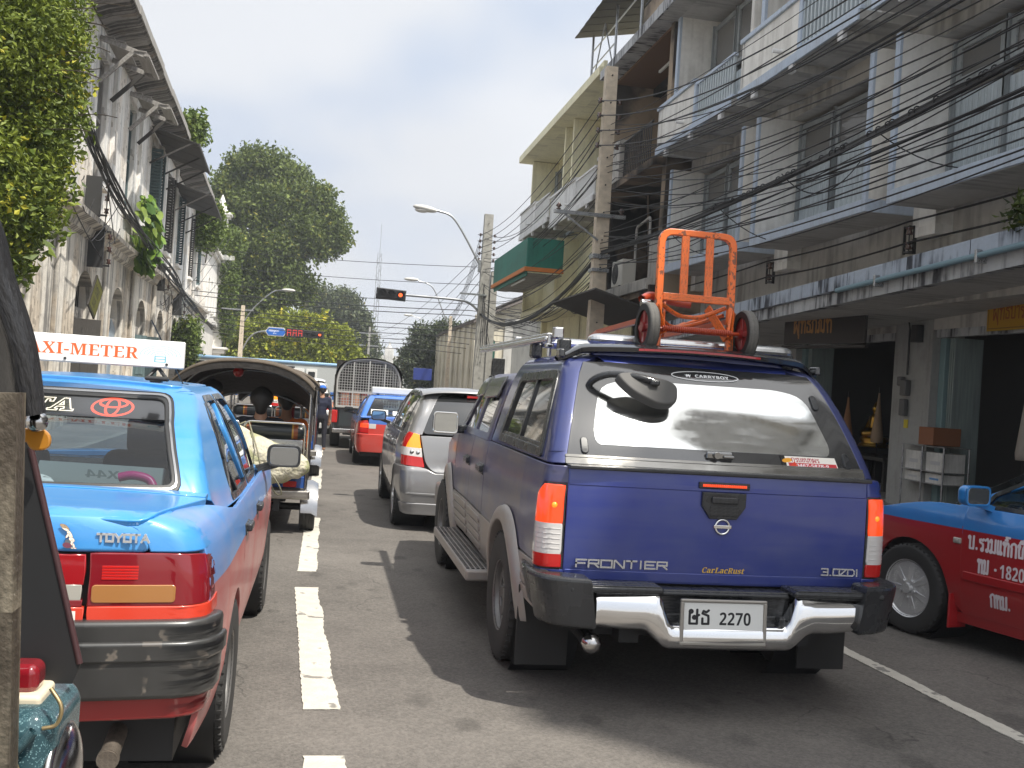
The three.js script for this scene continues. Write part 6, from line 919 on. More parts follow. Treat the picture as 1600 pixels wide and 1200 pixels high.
// ---------- saloon and hatchback bodies from one set of panel lines, each with its own proportions ----------
function saloon(P, o) {
const { hw, L, belt, deck, bonnet, roof, sill=0.24, RA, FA, wr, rgb, rgt, wst, wsb, mSide, mTop, gw=0.56, door1, door2, glassM=M.glass, style='steel', rim=0.19, hatch=false }=o;
const W=o.W ?? smoothProfile([0.25, hw - 0.05], [0.45, hw - 0.008], [0.7, hw], [0.85, hw - 0.008], [belt, hw - 0.05], [belt + 0.12, hw - 0.10]);
const taper=(z)=>(o.tr ?? 0.05) * sstep(-0.7, 0, z) ** 1.5 + 0.10 * sstep(-L + 0.9, -L, z);
const S=skin({ W, zr: o.zr ?? ((y)=>0.0 - 0.12 * (y - 0.7) ** 2), r: o.cr ?? 0.1, bow: 0.06, taper, Wref: hw });
const F=skin({ W, zr: (y)=>L - 0.6 * (y - 0.5) ** 2, r: 0.22, bow: 0.14, taper, front: true, Wref: hw });
const C={ center: [0, 0.7, -L / 2] }, rc=wr + 0.035;
const gr=hatch?smoothProfile([belt - 0.02, rgb], [(belt + roof) / 2, mix(rgb, rgt, 0.42)], [roof - 0.09, rgt], [roof - 0.03, rgt - 0.16]) : smoothProfile([belt - 0.05, rgb + 0.06], [deck, rgb], [(deck + roof) / 2, mix(rgb, rgt, 0.42)], [roof - 0.08, rgt], [roof - 0.035, rgt - 0.12], [roof - 0.015, rgt - 0.25]);
const KW=smoothProfile([belt - 0.05, hw - 0.035], [belt, hw - 0.055], [mix(belt, roof, 0.5), mix(hw - 0.06, gw, 0.48)], [roof - 0.08, gw], [roof - 0.045, gw - 0.035], [roof - 0.02, gw - 0.10], [roof - 0.01, gw - 0.16]);
const ktaper=(z)=>0.05 * sstep(-L * 0.55, -L * 0.75, z) + (hatch?0.05 * sstep(-1.3, -0.2, z) : 0.03 * sstep(-1.6, -0.7, z));
const K=skin({ W: KW, zr: gr, r: o.gr ?? 0.07, bow: o.gbow ?? 0.08, taper: ktaper, Wref: gw + 0.1 });
const wsz=(y)=>mix(wsb, wst, clamp((y - belt + 0.02) / (roof - 0.07 - belt)) ** 0.9);
const kc={ center: [0, 1.1, -L * 0.45] };
add('underbody', G(b6(-hw + 0.12, hw - 0.12, sill - 0.04, 0.52, -L + 0.25, -0.2), b6(-hw + 0.22, hw - 0.22, 0.4, belt - 0.14, -L + 0.3, wsb - 0.1), ...(hatch?[] : [b6(-hw + 0.2, hw - 0.2, 0.4, deck - 0.1, rgb - 0.15, -0.2)]), rod([-hw + 0.2, wr, RA], [hw - 0.2, wr, RA], 0.05)), M.black, P);
const sideTop=(z)=>{ // shoulder line
if (hatch) return belt; return z > rgb - 0.25?mix(deck - (o.deckDrop ?? 0.02), belt, sstep(rgb + 0.25, rgb - 0.5, z)) : z > wsb?belt : mix(belt, bonnet - 0.12, sstep(wsb, -L + 0.1, z));
};
for (const s of [-1, 1]) {
const m={ map: ([z, y])=>[S.side(z, y, s), y] };
const topEdge=(a, b, n=6)=>Array.from({ length: n + 1 }, (_, i)=>{ const z=mix(a, b, i / n); return [z, sideTop(z)];});
const archAt=(ax, lo, hi)=>arc(ax, wr + 0.01, rc, PI, 0, 18).filter((p)=>p[1] > sill && p[0] > lo && p[0] < hi);
const [d1, d2, d3]=[door1, door2, o.door3];
if (!o.skipQuarter) { // rear quarter from the lamp corner to the rear door
const zc=o.quarterFrom ?? -0.16;
add('rear_quarter', patch(S, [...topEdge(zc, d1).map((p)=>p), [d1, sill + 0.02], ...archAt(RA, -9, zc).filter((p)=>p[0] > d1 + 0.02), [zc, sill + 0.02]], { ...C, ...m, h: 0.07, gap: 0.0025, bev: 0.004 }), mSide, P);
}
const mkDoor=(a, b, cut)=>{
const pts=[[a, sill + 0.02], ...topEdge(a, b, 4), [b, sill + 0.02]]; const full=cut?[...topEdge(a, b, 4), [b, sill + 0.02], ...archAt(RA, -9, 0).filter((p)=>p[0] < a - 0.01 && p[1] > sill + 0.03).map((p)=>p).reverse().reverse()] : pts;
const d=add('door', patch(S, pts, { ...C, ...m, h: 0.09, gap: 0.003, bev: 0.004 }), mSide, P);
const hy=belt - 0.13, hp=S(S.side(a - 0.14, hy, s), hy);
add('handle', G(rb(0.028, 0.035, 0.15, 0.01, hp[0] + s * 0.014, hy + 0.008, hp[2]), rb(0.012, 0.055, 0.17, 0.006, hp[0], hy, hp[2])), o.mHandle ?? M.blackPlastic, d);
if (o.strip) add('rub_strip', patch(S, rect(b + 0.03, a - 0.03, o.strip - 0.022, o.strip + 0.022, 0.01), { ...C, ...m, h: 0.12, off: 0.012, bev: 0.006, th: 0.014 }), o.mStrip ?? mSide, d);
return d;
};
const da=mkDoor(d1, d2, true), db=mkDoor(d2, d3);
add('front_wing', patch(S, [...topEdge(d3, -L + 0.45, 8), [-L + 0.45, 0.5], ...archAt(FA, -L + 0.46, 9).reverse().reverse(), [d3, sill + 0.02]].map((p)=>p), { ...C, ...m, h: 0.07, gap: 0.0025, bev: 0.004 }), mSide, P);
add('front_corner', patch(F, [[F.side(-L + 0.455, 0.5, 1), 0.5], [F.side(-L + 0.455, sideTop(-L + 0.5), 1), sideTop(-L + 0.5)], [F.corner, bonnet - 0.13], [F.corner - 0.3, bonnet - 0.16], [F.corner - 0.3, 0.55], [F.corner, 0.5]].map(([q, y])=>[q * s, y]), { ...C, h: 0.07, gap: 0.002 }), o.mFront ?? mSide, P);
add('sill', patch(S, [[RA - rc - 0.02, sill - 0.05], [FA + rc + 0.02, sill - 0.05], [FA + rc + 0.01, sill + 0.015], [RA - rc - 0.01, sill + 0.015]], { ...C, ...m, h: 0.15, off: -0.008 }), o.mSill ?? mSide, P);
for (const ax of [RA, FA]) { add('arch_liner', put(new THREE.CylinderGeometry(rc + 0.02, rc + 0.02, 0.32, 24, 1, true, -PI / 2, PI), s * (hw - 0.19), wr + 0.01, ax, PI / 2, 0, PI / 2), M.black, P); wheel(P, [s * (hw - 0.1), wr, ax], wr, 0.19, rim, style, s, 0.4 + ax);}
// greenhouse side with window openings
const km={ map: ([z, y])=>[K.side(z, y, s), y] };
const yb=belt + 0.015, yt=roof - 0.075, cz=(y)=>gr(y) - (o.cp ?? 0.3) * (1 - 0.25 * (y - belt) / (roof - belt));
const w1=fil([[min(cz(yb), d1 - 0.02 + 0.3 * !!hatch), yb, 0.02], [d2 + 0.035, yb, 0.02], [d2 + 0.035, yt, 0.02], [cz(yt) - 0.02, yt, 0.06]]), w2=fil([[d2 - 0.035, yb, 0.02], [wsz(yb) + 0.13 + 0.06, yb, 0.02], [wsz(yb) + 0.24, yb + 0.08, 0.02], [wsz(yt) + 0.11, yt, 0.05], [d2 - 0.035, yt, 0.02]]);
const rearEdge=[deck, mix(deck, roof, 0.3), mix(deck, roof, 0.6), roof - 0.07, roof - 0.045, roof - 0.022].map((y)=>[K.end(KW(y) - (o.rp ?? 0.11), y) * s, y]);
const base=hatch?[] : [[rgb + 0.02, deck - 0.03], [rgb - 0.25, sideTop(rgb - 0.25)]].map(([z, y])=>[K.side(min(z, gr(y) - 0.16), y, s), y]);
const outl=[...rearEdge, [K.side(gr(roof - 0.022) - 0.12, roof - 0.022, s), roof - 0.022], [K.side(wst - 0.0, roof - 0.03, s), roof - 0.03], ...[0.85, 0.55, 0.25, 0].map((f)=>{ const y=mix(belt - 0.01, roof - 0.07, f); return [K.side(wsz(y) + 0.03, y, s), y];}), [K.side(d3, belt - 0.01, s), belt - 0.01], [K.side(d2, belt - 0.01, s), belt - 0.01], ...base.reverse()];
const pil=add('cabin_side', patch(K, outl, { ...kc, holes: [w1, w2].map((w)=>w.map(([z, y])=>[K.side(z, y, s), y])), h: 0.06, th: 0.03, bev: 0.004 }), o.mPillar ?? mTop, P);
for (const w of [w1, w2]) {
add('window', patch(K, inset(w, -0.004), { ...kc, ...km, h: 0.1, th: 0.004, off: -0.01 }), glassM, pil);
add('window_seal', patch(K, inset(w, -0.012), { ...kc, ...km, holes: [inset(w, 0.012)], h: 0.08, th: 0.012, off: 0.003, bev: 0.002 }), M.blackPlastic, pil);
}
const qp=w1[0][0]; if (o.quarterBar) add('quarter_bar', patch(K, [[o.quarterBar, yb], [o.quarterBar - 0.03, yb], [o.quarterBar - 0.05, yt - 0.02], [o.quarterBar - 0.02, yt - 0.02]].map(([z, y])=>[K.side(z, y, s), y]), { ...kc, h: 0.1, th: 0.01, off: 0.002 }), M.blackPlastic, pil);
// door mirror
const mz=wsz(belt) + 0.3, mx=KW(belt) + 0.14, mir=sub('door_mirror', P, [s * mx, belt + 0.09, mz], [0, s * 0.12, 0]);
add('shell', put(new RoundedBoxGeometry(0.19, 0.13, 0.1, 4, 0.045), 0, 0, -0.03), o.mMirror ?? M.blackPlastic, mir);
add('mirror_glass', extr(rect(-0.083, 0.083, -0.052, 0.052, 0.03), 0.008, 0.002).translate(0, 0, 0.02), M.mirrorGlass ??= std([0.5, 0.52, 0.53], 0.03, { metalness: 1 }), mir);
add('mirror_rim', extr(rect(-0.095, 0.095, -0.065, 0.065, 0.035), 0.016, 0.004, [rect(-0.082, 0.082, -0.051, 0.051, 0.028)]).translate(0, 0, 0.014), o.mMirror ?? M.blackPlastic, mir);
add('mirror_foot', bar([-s * 0.02, -0.045, -0.03], [-s * 0.15, -0.085, -0.02], 0.06, 0.04), o.mMirror ?? M.blackPlastic, mir);
}
const top=(f)=>(q, v)=>[q, f(q, -v), -v];
const rz0=gr(roof - 0.022) + 0.0, rx=KW(roof - 0.022);
add('roof', patch(top((x, z)=>roof - 0.022 + 0.03 * (1 - (x / rx) ** 2) * sin(PI * clamp((z - wst) / (rz0 - wst + 0.0001), 0.1, 0.9)) ** 0.5), fil([[-rx, -rz0 + 0.015, 0.06], [rx, -rz0 + 0.015, 0.06], [rx, -wst, 0.06], [-rx, -wst, 0.06]]), { center: [0, 0, -2], h: 0.1, th: 0.03, bev: 0.006 }), mTop, P);
if (o.rearRoof !== false) add('roof_edge', patch(K, [roof - 0.075, roof - 0.045, roof - 0.022].map((y)=>[K.end(KW(y) - (o.rp ?? 0.11), y), y]).concat([roof - 0.022, roof - 0.045, roof - 0.075].map((y)=>[-K.end(KW(y) - (o.rp ?? 0.11), y), y])), { ...kc, h: 0.07, th: 0.03 }), mTop, P);
add('windscreen', patch((q, v)=>[q, mix(belt, roof - 0.05, v), mix(wsb, wst, v) - 0.14 * (1 - (q / 0.75) ** 2) * 0.8], [[-0.68, 0.0], [0.68, 0.0], [gw - 0.03, 0.98], [-gw + 0.03, 0.98]], { center: [0, 1, -L / 2 + 0.5], h: 0.12, th: 0.005 }), glassM, P);
add('bonnet', patch(top((x, z)=>{ const t=clamp((z + L) / (wsb + L)); return mix(bonnet - 0.16, bonnet + 0.02, t ** 0.6) + 0.02 - 0.07 * (x / hw) ** 2;}), fil([[-hw + 0.09, -wsb - 0.14, 0.05], [hw - 0.09, -wsb - 0.14, 0.05], [hw - 0.12, L - 0.55, 0.1], [hw - 0.3, L - 0.18, 0.2], [-hw + 0.3, L - 0.18, 0.2], [-hw + 0.12, L - 0.55, 0.1]]), { center: [0, 0, -L + 1], h: 0.1, th: 0.03, bev: 0.006 }), mTop, P);
add('scuttle', b6(-hw + 0.12, hw - 0.12, belt - 0.1, belt - 0.03, wsb - 0.2, wsb + 0.05), M.blackPlastic, P);
add('front_bumper', patch(F, [[-F.corner - 0.5, sill], [F.corner + 0.5, sill], [F.corner + 0.5, 0.5], [-F.corner - 0.5, 0.5]], { ...C, h: 0.09, off: 0.02, th: 0.05, bev: 0.012 }), o.mBumper ?? mSide, P);
// interior: floor, bench, front seats, dash, wheel
const seat=o.mSeat ?? (M.seat ??= std([0.05, 0.055, 0.065], 0.85, { bumpMap: rep(T.grain, 6), bumpScale: 0.001 }));
if (!o.noSeats) {
const ib=rgb - 0.05, rs=hatch?-0.95 : rgb - 0.35;
add('rear_bench', G(rb(1.25, 0.5, 0.16, 0.06, 0, 0.75, rs, 0.25), rb(1.25, 0.16, 0.5, 0.06, 0, 0.48, rs - 0.3)), seat, P);
const fs=door2 + 0.12;
for (const x of [-0.36, 0.36]) { const st=sub('front_seat', P); add('cushion', rb(0.5, 0.14, 0.5, 0.06, x, 0.48, fs - 0.35), seat, st); add('backrest', rb(0.48, 0.62, 0.14, 0.06, x, 0.82, fs, 0.22), seat, st); add('headrest', rb(0.27, 0.19, 0.1, 0.045, x, 1.2, fs + 0.08, 0.15), seat, st);}
add('dashboard', rb(1.35, 0.2, 0.4, 0.06, 0, belt - 0.08, wsb + 0.15), M.blackPlastic, P);
add('steering_wheel', put(new THREE.TorusGeometry(0.18, 0.016, 8, 24), 0.36, belt - 0.06, wsb + 0.5, -0.4), M.blackPlastic, P);
add('inner_mirror', rb(0.22, 0.06, 0.02, 0.01, 0, roof - 0.14, wst + 0.02), M.blackPlastic, P);
}
return { S, K, F, W, KW, gr, C, kc, top, wsz, sideTop, taper };
}
const twoTone=(lo, hi, split, dust, amt, seed, H=1.28)=>{ const t=tex(512, 512, (u, v)=>{ const y=v * H, a=fbm(u * 5 + seed, v * 7, 256, 256, 5), b=fbm(u * 4 + seed, v * 50, 256, 256, 3); const k=clamp(amt * (0.3 + 1.6 * (a - 0.3)) + 0.35 * amt * (b - 0.5)); return tri3(y > split?hi : lo, dust, k);}); t.repeat.set(1 / 1.3, 1 / H); return t;};
// ---------- the near taxi on the left ----------
{
const BL=[0.016, 0.235, 0.62], RD=[0.40, 0.018, 0.015];
const P=thing('taxi_car', 'blue over red taxi saloon with the long white roof board and dull black rear bumper', 'taxi', [-1.135, 0, -3.27], 0.0);
const mSide=paint([1, 1, 1], { map: twoTone(RD, BL, 0.815, [0.42, 0.30, 0.29], 0.42, 5), roughness: 0.45, metalness: 0.05, clearcoat: 0.55, clearcoatRoughness: 0.2 });
const mTop=paint([1, 1, 1], { map: rep(dustTex(BL, [0.25, 0.42, 0.56], 0.22, 9), 0.8), roughness: 0.42, metalness: 0.05, clearcoat: 0.8, clearcoatRoughness: 0.12 });
M.taxiTop=mTop; M.taxiGlass=phy([0.48, 0.55, 0.58], 0.01, { transmission: 1, thickness: 0 });
const o={ W: smoothProfile([0.25, 0.785], [0.45, 0.827], [0.7, 0.835], [0.85, 0.828], [0.93, 0.814], [0.975, 0.795], [1.005, 0.77], [1.025, 0.742], [1.04, 0.708], [1.052, 0.66]), hw: 0.835, L: 4.27, belt: 0.965, deck: 1.055, bonnet: 0.98, roof: 1.47, sill: 0.27, RA: -0.965, FA: -3.43, wr: 0.3, rim: 0.175, rgb: -0.64, rgt: -1.22, wst: -2.45, wsb: -3.12, mSide, mTop, mPillar: mTop, gw: 0.585, door1: -1.25, door2: -1.95, door3: -2.98, glassM: M.taxiGlass, deckDrop: 0.005, quarterBar: -1.48, cp: 0.40, tr: 0.03, quarterFrom: -0.15 };
const A=saloon(P, o), { S, K, KW, gr, C, kc, top }=A;
const cr=S.corner, al=S.al;
// boot lid: rear face, deck; wings beside it
const boot=add('boot_lid', patch(S, rect(-0.638, 0.638, 0.953, 1.046, 0.012), { ...C, ...onEnd(S), h: 0.07, th: 0.03, bev: 0.012 }), mTop, P);
const deckY=(x, z)=>1.052 + 0.022 * (1 - (x / 0.8) ** 2) - 0.03 * sstep(-0.12, -0.02, z);
add('deck', patch(top(deckY), fil([[-0.625, 0.05, 0.09], [0.625, 0.05, 0.09], [0.645, 0.20, 0.05], [0.735, 0.60, 0.02], [-0.735, 0.60, 0.02], [-0.645, 0.20, 0.05]]), { center: [0, 0, -0.5], h: 0.07, th: 0.03, bev: 0.006, gap: 0.009 }), mTop, boot);
add('window_ledge', patch(top((x, z)=>deckY(x, z) + 0.004), rect(-0.72, 0.72, 0.605, 0.70), { center: [0, 0, -0.5], h: 0.1, th: 0.02 }), mTop, P);
for (const s of [-1, 1]) {
add('rear_wing_corner', patch(S, [...mixed(S, [['r', 0.655, 0.948]], s), [S.end(0.655, 0.948) * s, 1.05], [(cr + 0.02) * s, 1.05], [(cr + al + 0.075) * s, 1.05], [(cr + al + 0.075) * s, 0.948]], { ...C, h: 0.04, th: 0.02, bev: 0.006 }), mTop, P);
// lamp cluster
const lampL=(y0, y1, x0, qe, mm, nm, off, par)=>add(nm, patch(S, [...mixed(S, [['r', x0, y0], ['r', x0, y1]], s), [cr * s, y1], [(cr + al * 0.6) * s, y1 - 0.004], [(qe + 0.0) * s, y1 - 0.02], [(qe + 0.012) * s, mix(y0, y1, 0.5)], [(qe - 0.0) * s, y0 + 0.004], [cr * s, y0]], { ...C, h: 0.035, off, th: 0.03, bev: 0.006 }), mm, par);
const lamp=sub('tail_lamp', P);
M.lensDeep ??= phy([0.19, 0.008, 0.014], 0.1, { clearcoat: 1, clearcoatRoughness: 0.03 });
lampL(0.778, 0.935, 0.475, cr + al + 0.07, M.lensDeep, 'red_lens', 0.0, lamp);
add('amber_lens', patch(S, fil(mixed(S, [['r', 0.485, 0.788], ['r', 0.735, 0.788], ['r', 0.735, 0.838], ['r', 0.485, 0.838]], s).map((p)=>[...p, 0.01])), { ...C, h: 0.04, off: 0.004, th: 0.01, bev: 0.003 }), M.lensDull ??= phy([0.34, 0.15, 0.045], 0.25, { clearcoat: 0.8, clearcoatRoughness: 0.15 }), lamp);
const fz=[]; for (let i=0; i < 5; i++) fz.push(patch(S, mixed(S, [['r', 0.51, 0.858 + i * 0.009], ['r', 0.62, 0.858 + i * 0.009], ['r', 0.62, 0.863 + i * 0.009], ['r', 0.51, 0.863 + i * 0.009]], s), { ...C, h: 0.1, off: 0.002, th: 0.004, bev: 0.001 })); add('reflector_rib', G(fz), M.lensRed, lamp);
add('under_lamp_strip', patch(S, [...mixed(S, [['r', 0.475, 0.728], ['r', 0.475, 0.77]], s), [(cr + al + 0.05) * s, 0.77], [(cr + al + 0.10) * s, 0.78], [(cr + al + 0.10) * s, 0.735], [(cr + al * 0.7) * s, 0.728]], { ...C, h: 0.04, off: 0.003, th: 0.02, bev: 0.004 }), M.taxiOrange ??= paint([0.62, 0.045, 0.018], { roughness: 0.4, metalness: 0 }), P);
add('rear_corner', patch(S, [[(cr + al + 0.08) * s, 0.72], [(cr + al + 0.08) * s, 1.05], [S.side(-0.152, 1.05, s), 1.05], [S.side(-0.152, 0.72, s), 0.72]], { ...C, h: 0.04, off: -0.001 }), mSide, P);
}
// lamp band and panel on the boot
const band=sub('boot_lamp_band', P);
add('red_lens', patch(S, mixed(S, [['r', -0.455, 0.843], ['r', 0.455, 0.843], ['r', 0.455, 0.93], ['r', -0.455, 0.93]]), { ...C, h: 0.07, th: 0.03, bev: 0.005 }), M.lensDeep2 ??= phy([0.30, 0.008, 0.012], 0.12, { clearcoat: 1, clearcoatRoughness: 0.05 }), band);
for (const s of [-1, 1]) add('clear_lens', patch(S, mixed(S, [['r', 0.2, 0.795], ['r', 0.45, 0.795], ['r', 0.45, 0.838], ['r', 0.2, 0.838]], s), { ...C, h: 0.07, th: 0.03, bev: 0.004 }), M.lensGrey ??= phy([0.36, 0.34, 0.30], 0.2, { clearcoat: 1 }), band);
add('lower_lens', patch(S, mixed(S, [['r', -0.455, 0.775], ['r', 0.455, 0.775], ['r', 0.455, 0.79], ['r', -0.455, 0.79]]), { ...C, h: 0.07, th: 0.03, bev: 0.003 }), M.lensDeep, band);
add('boot_strip', patch(S, mixed(S, [['r', -0.46, 0.722], ['r', 0.46, 0.722], ['r', 0.46, 0.768], ['r', -0.46, 0.768]]), { ...C, h: 0.07, off: 0.003, th: 0.03, bev: 0.004 }), M.taxiOrange, boot);
add('tax_sticker', decal(S, S.end(0.42, 0.745), 0.745, 0.04, 0.032, { ...C, n: 2, off: 0.006 }), std([0.75, 0.72, 0.66], 0.6), boot);
add('back_panel', patch(S, rect(-0.8, 0.8, 0.45, 1.0), { ...C, ...onEnd(S), h: 0.1, off: -0.035 }), M.black, P);
// bumper: three mouldings of scuffed plastic, red apron below
const scuff=tex(512, 256, (u, v)=>{ const a=fbm(u * 12, v * 5, 12, 5, 4), s=sstep(0.70, 0.76, fbm(u * 30, v * 30, 30, 30, 3)) * sstep(0.45, 0.7, a); const k=0.032 + 0.03 * (a - 0.4); return tri3([k, k * 0.98, k * 0.95], [0.2, 0.17, 0.14], s * 0.8);});
M.scuffed=phy([1, 1, 1], 0.38, { map: rep(scuff, 0.9), clearcoat: 0.35, clearcoatRoughness: 0.25 });
const bump=sub('rear_bumper', P);
const bl=(y0, y1, off, bev, mm, nm, e=0.05)=>add(nm, patch(S, [[-cr - al - e, y0], [cr + al + e, y0], [cr + al + e, y1], [-cr - al - e, y1]], { ...C, h: 0.06, off, th: 0.08, bev }), mm, bump);
bl(0.665, 0.716, 0.035, 0.018, M.scuffed, 'top_lip'); bl(0.618, 0.66, 0.05, 0.012, M.scuffed, 'rub_strip'); bl(0.505, 0.613, 0.040, 0.02, M.scuffed, 'bumper_face', 0.04);
bl(0.425, 0.512, 0.010, 0.012, paint([0.26, 0.014, 0.014], { roughness: 0.5 }), 'apron', 0.10);
// lettering, sticker
M.badgeW=std([0.66, 0.66, 0.66], 0.3, { metalness: 0.5 });
const zb=0.004; add('lettering', ribbon('TOYOTA', 0.475, 0.976, 0.0195, 0.022, 0.0065, 0.0065, 0.006, { A: 1.1 }).translate(-0.005, 0.0, -0.012), M.badgeW, boot).rotation.set(0, 0.06, 0);
const boyT=canvasTex(192, 256, (g, w, h)=>{ g.clearRect(0, 0, w, h); g.fillStyle='#ead9c8'; g.strokeStyle='#6a5a50'; g.lineWidth=3; const e=(x, y, a, b, r=0)=>{ g.beginPath(); g.ellipse(x, y, a, b, r, 0, 7); g.fill(); g.stroke();}; e(112, 120, 22, 40); e(108, 170, 26, 26); e(98, 200, 12, 34, 0.5); e(112, 226, 11, 24); e(84, 132, 9, 34, 0.9); e(104, 62, 30, 28); g.fillStyle='#9a8468'; e(108, 44, 34, 20); e(128, 56, 14, 22); g.fillStyle='#55606a'; e(66, 190, 26, 22); g.fillStyle='#6e3a4c'; e(50, 222, 42, 26); g.fillStyle='#ead9c8'; e(92, 248, 14, 6); e(120, 250, 14, 6);});
add('sticker', decal(S, S.end(0.405, 0.99), 0.992, 0.062, 0.082, { ...C, n: 3, off: 0.009 }), std([1, 1, 1], 0.5, { map: boyT, transparent: true, alphaTest: 0.4 }), boot);
// rear window with its printed band
const gx=(y)=>KW(y) - 0.115, ys=[1.075, 1.15, 1.25, 1.33, 1.395];
const loop=[...ys.map((y)=>[gx(y), y]), ...ys.slice().reverse().map((y)=>[-gx(y), y])];
const rg=add('rear_window', patch(K, fil(loop.map((p, i)=>[...p, [0, 4, 5, 9].includes(i)?0.05 : 0])), { ...kc, ...onEnd(K), h: 0.07, th: 0.004, off: -0.006 }), M.taxiGlass, P);
M.seal=std([0.02, 0.02, 0.02], 0.5); const outer=fil(inset(loop, -0.02).map((p, i)=>[...p, [0, 4, 5, 9].includes(i)?0.06 : 0])), inn=fil(inset(loop, 0.004).map((p, i)=>[...p, [0, 4, 5, 9].includes(i)?0.05 : 0]));
add('window_rubber', patch(K, outer, { ...kc, ...onEnd(K), holes: [inn], h: 0.06, th: 0.02, off: 0.004, bev: 0.006 }), M.seal, rg);
const i2=fil(inset(loop, -0.012).map((p, i)=>[...p, [0, 4, 5, 9].includes(i)?0.055 : 0])), i3=fil(inset(loop, -0.006).map((p, i)=>[...p, [0, 4, 5, 9].includes(i)?0.055 : 0]));
add('window_trim', patch(K, i2, { ...kc, ...onEnd(K), holes: [i3], h: 0.06, th: 0.01, off: 0.008, bev: 0.002 }), M.steel, rg);
const bandT=canvasTex(1024, 128, (g, w, h)=>{ g.fillStyle='#191919'; g.fillRect(0, 0, w, h); g.font='bold 92px serif'; g.lineWidth=9; g.strokeStyle='#d6d0c0'; g.save(); g.translate(90, 96); g.scale(1.4, 1); g.strokeText('TOYOTA', 0, 0); g.fillStyle='#2a2820'; g.fillText('TOYOTA', 0, 0); g.restore(); g.strokeStyle='#d2442c'; g.lineWidth=11; for (const [a, b, x] of [[82, 50, 0], [26, 48, 0]]) { g.beginPath(); g.ellipse(800, 64, a, b, 0, 0, 7); g.stroke();} g.beginPath(); g.ellipse(800, 42, 56, 24, 0, 0, 7); g.stroke();});
add('window_print', patch(K, [[-gx(1.315) + 0.006, 1.315], [gx(1.315) - 0.006, 1.315], [gx(1.393) - 0.006, 1.393], [-gx(1.393) + 0.006, 1.393]], { ...kc, ...onEnd(K), h: 0.06, th: 0.002, off: -0.0035, bev: 0.0004 }), (()=>{ bandT.wrapS=bandT.wrapT=THREE.ClampToEdgeWrapping; bandT.matrixAutoUpdate=false; const x0=-K.end(gx(1.315), 1.315), wq=-2 * x0; bandT.matrix.set(1 / wq, 0, -x0 / wq, 0, 1 / 0.082, -1.313 / 0.082, 0, 0, 1); return phy([1, 1, 1], 0.2, { map: bandT, clearcoat: 0.5 });})(), rg);
// parcel shelf with odds and ends
const sh=add('parcel_shelf', b6(-0.62, 0.62, 1.035, 1.05, -1.05, -0.62), std([0.045, 0.042, 0.04], 0.9), P);
// roof board
const bt=canvasTex(1024, 160, (g, w, h)=>{ g.fillStyle='#eeeeea'; g.fillRect(0, 0, w, h); g.fillStyle='#d9622c'; g.font='bold 96px serif'; g.save(); g.translate(846, 118); g.scale(0.78, 1.06); g.textAlign='right'; g.fillText('TAXI-METER', 0, 0); g.restore(); g.strokeStyle='#9fc8d4'; g.lineWidth=3; for (let i=1; i < 6; i++) { g.beginPath(); g.ellipse(935, 92, 15 * i + 6, 11 * i + 8, 0, PI, 2 * PI); g.stroke();} g.strokeStyle='#6fb4c4'; g.lineWidth=5; g.strokeRect(914, 96, 42, 34); g.beginPath(); g.moveTo(914, 112); g.lineTo(956, 112); g.stroke();});
const sg=sub('roof_board', P, [0, 1.528, -1.25], [-0.02, 0, 0]);
add('board', rb(1.06, 0.118, 0.03, 0.008, 0, 0.055, 0), M.signWhite ??= std([0.72, 0.72, 0.7], 0.5), sg);
add('print', plane(1.045, 0.108, 0, 0.055, 0.0165), std([1, 1, 1], 0.5, { map: bt }), sg);
add('screw', G(...[-0.43, 0.05, 0.46].map((x)=>cy(0.006, 0.006, 0.006, 8, x, 0.012, 0.018, PI / 2))), M.darkmetal, sg);
add('mount', G(...[-0.4, 0.42].flatMap((x)=>[rod([x, 0.0, -0.02], [x - 0.04, -0.055, 0.02], 0.008), rod([x, 0.0, -0.02], [x + 0.05, -0.055, 0.03], 0.008), rod([x - 0.04, -0.05, 0.02], [x + 0.05, -0.05, 0.03], 0.01), rb(0.05, 0.025, 0.06, 0.008, x, -0.055, 0.0)])), M.darkmetal, sg);
// aerial, exhaust
add('aerial', G(rod([0.45, 1.44, -1.9], [0.3, 1.75, -1.75], 0.003), cy(0.02, 0.026, 0.03, 10, 0.45, 1.44, -1.9)), M.darkmetal, P);
add('exhaust', G(rod([0.545, 0.30, -0.02], [0.54, 0.33, -0.22], 0.03, 0.03, 16), rod([0.545, 0.30, -0.02], [0.544, 0.301, -0.04], 0.034, 0.034, 16), put(new THREE.CapsuleGeometry(0.11, 0.4, 6, 16), 0.35, 0.36, -0.35, 0, 0, PI / 2)), std([0.30, 0.26, 0.22], 0.5, { metalness: 0.7, map: rep(T.conc, 4) }), P);
// a board and a pink handle lie on the shelf
const pt=canvasTex(512, 128, (g, w, h)=>{ g.fillStyle='#8c9290'; g.fillRect(0, 0, w, h); g.fillStyle='#5c6462'; g.font='bold 70px sans-serif'; g.save(); g.translate(w - 70, 88); g.scale(-1.15, 1); g.fillText('TS-X44', 0, 0); g.restore();});
const spk=tag(add('shelf_board', rb(0.47, 0.085, 0.03, 0.01), M.grey ??= std([0.25, 0.26, 0.26], 0.6), scene, [-0.83, 1.095, -4.12], [-0.35, 0, -0.02]), 'grey lettered board on the rear shelf of the near taxi', 'board');
add('print', plane(0.46, 0.08, 0, 0, 0.0158), std([1, 1, 1], 0.5, { map: pt }), spk);
const ph=tag(add('pink_handle', tube([[-0.09, 0.02, 0], [-0.04, 0.03, 0], [0.02, 0.015, 0], [0.05, -0.03, 0.02]], 0.017, 20, 8), phy([0.45, 0.02, 0.16], 0.35), scene, [-0.66, 1.08, -4.03]), 'bent pink plastic handle on the rear shelf of the near taxi', 'handle');
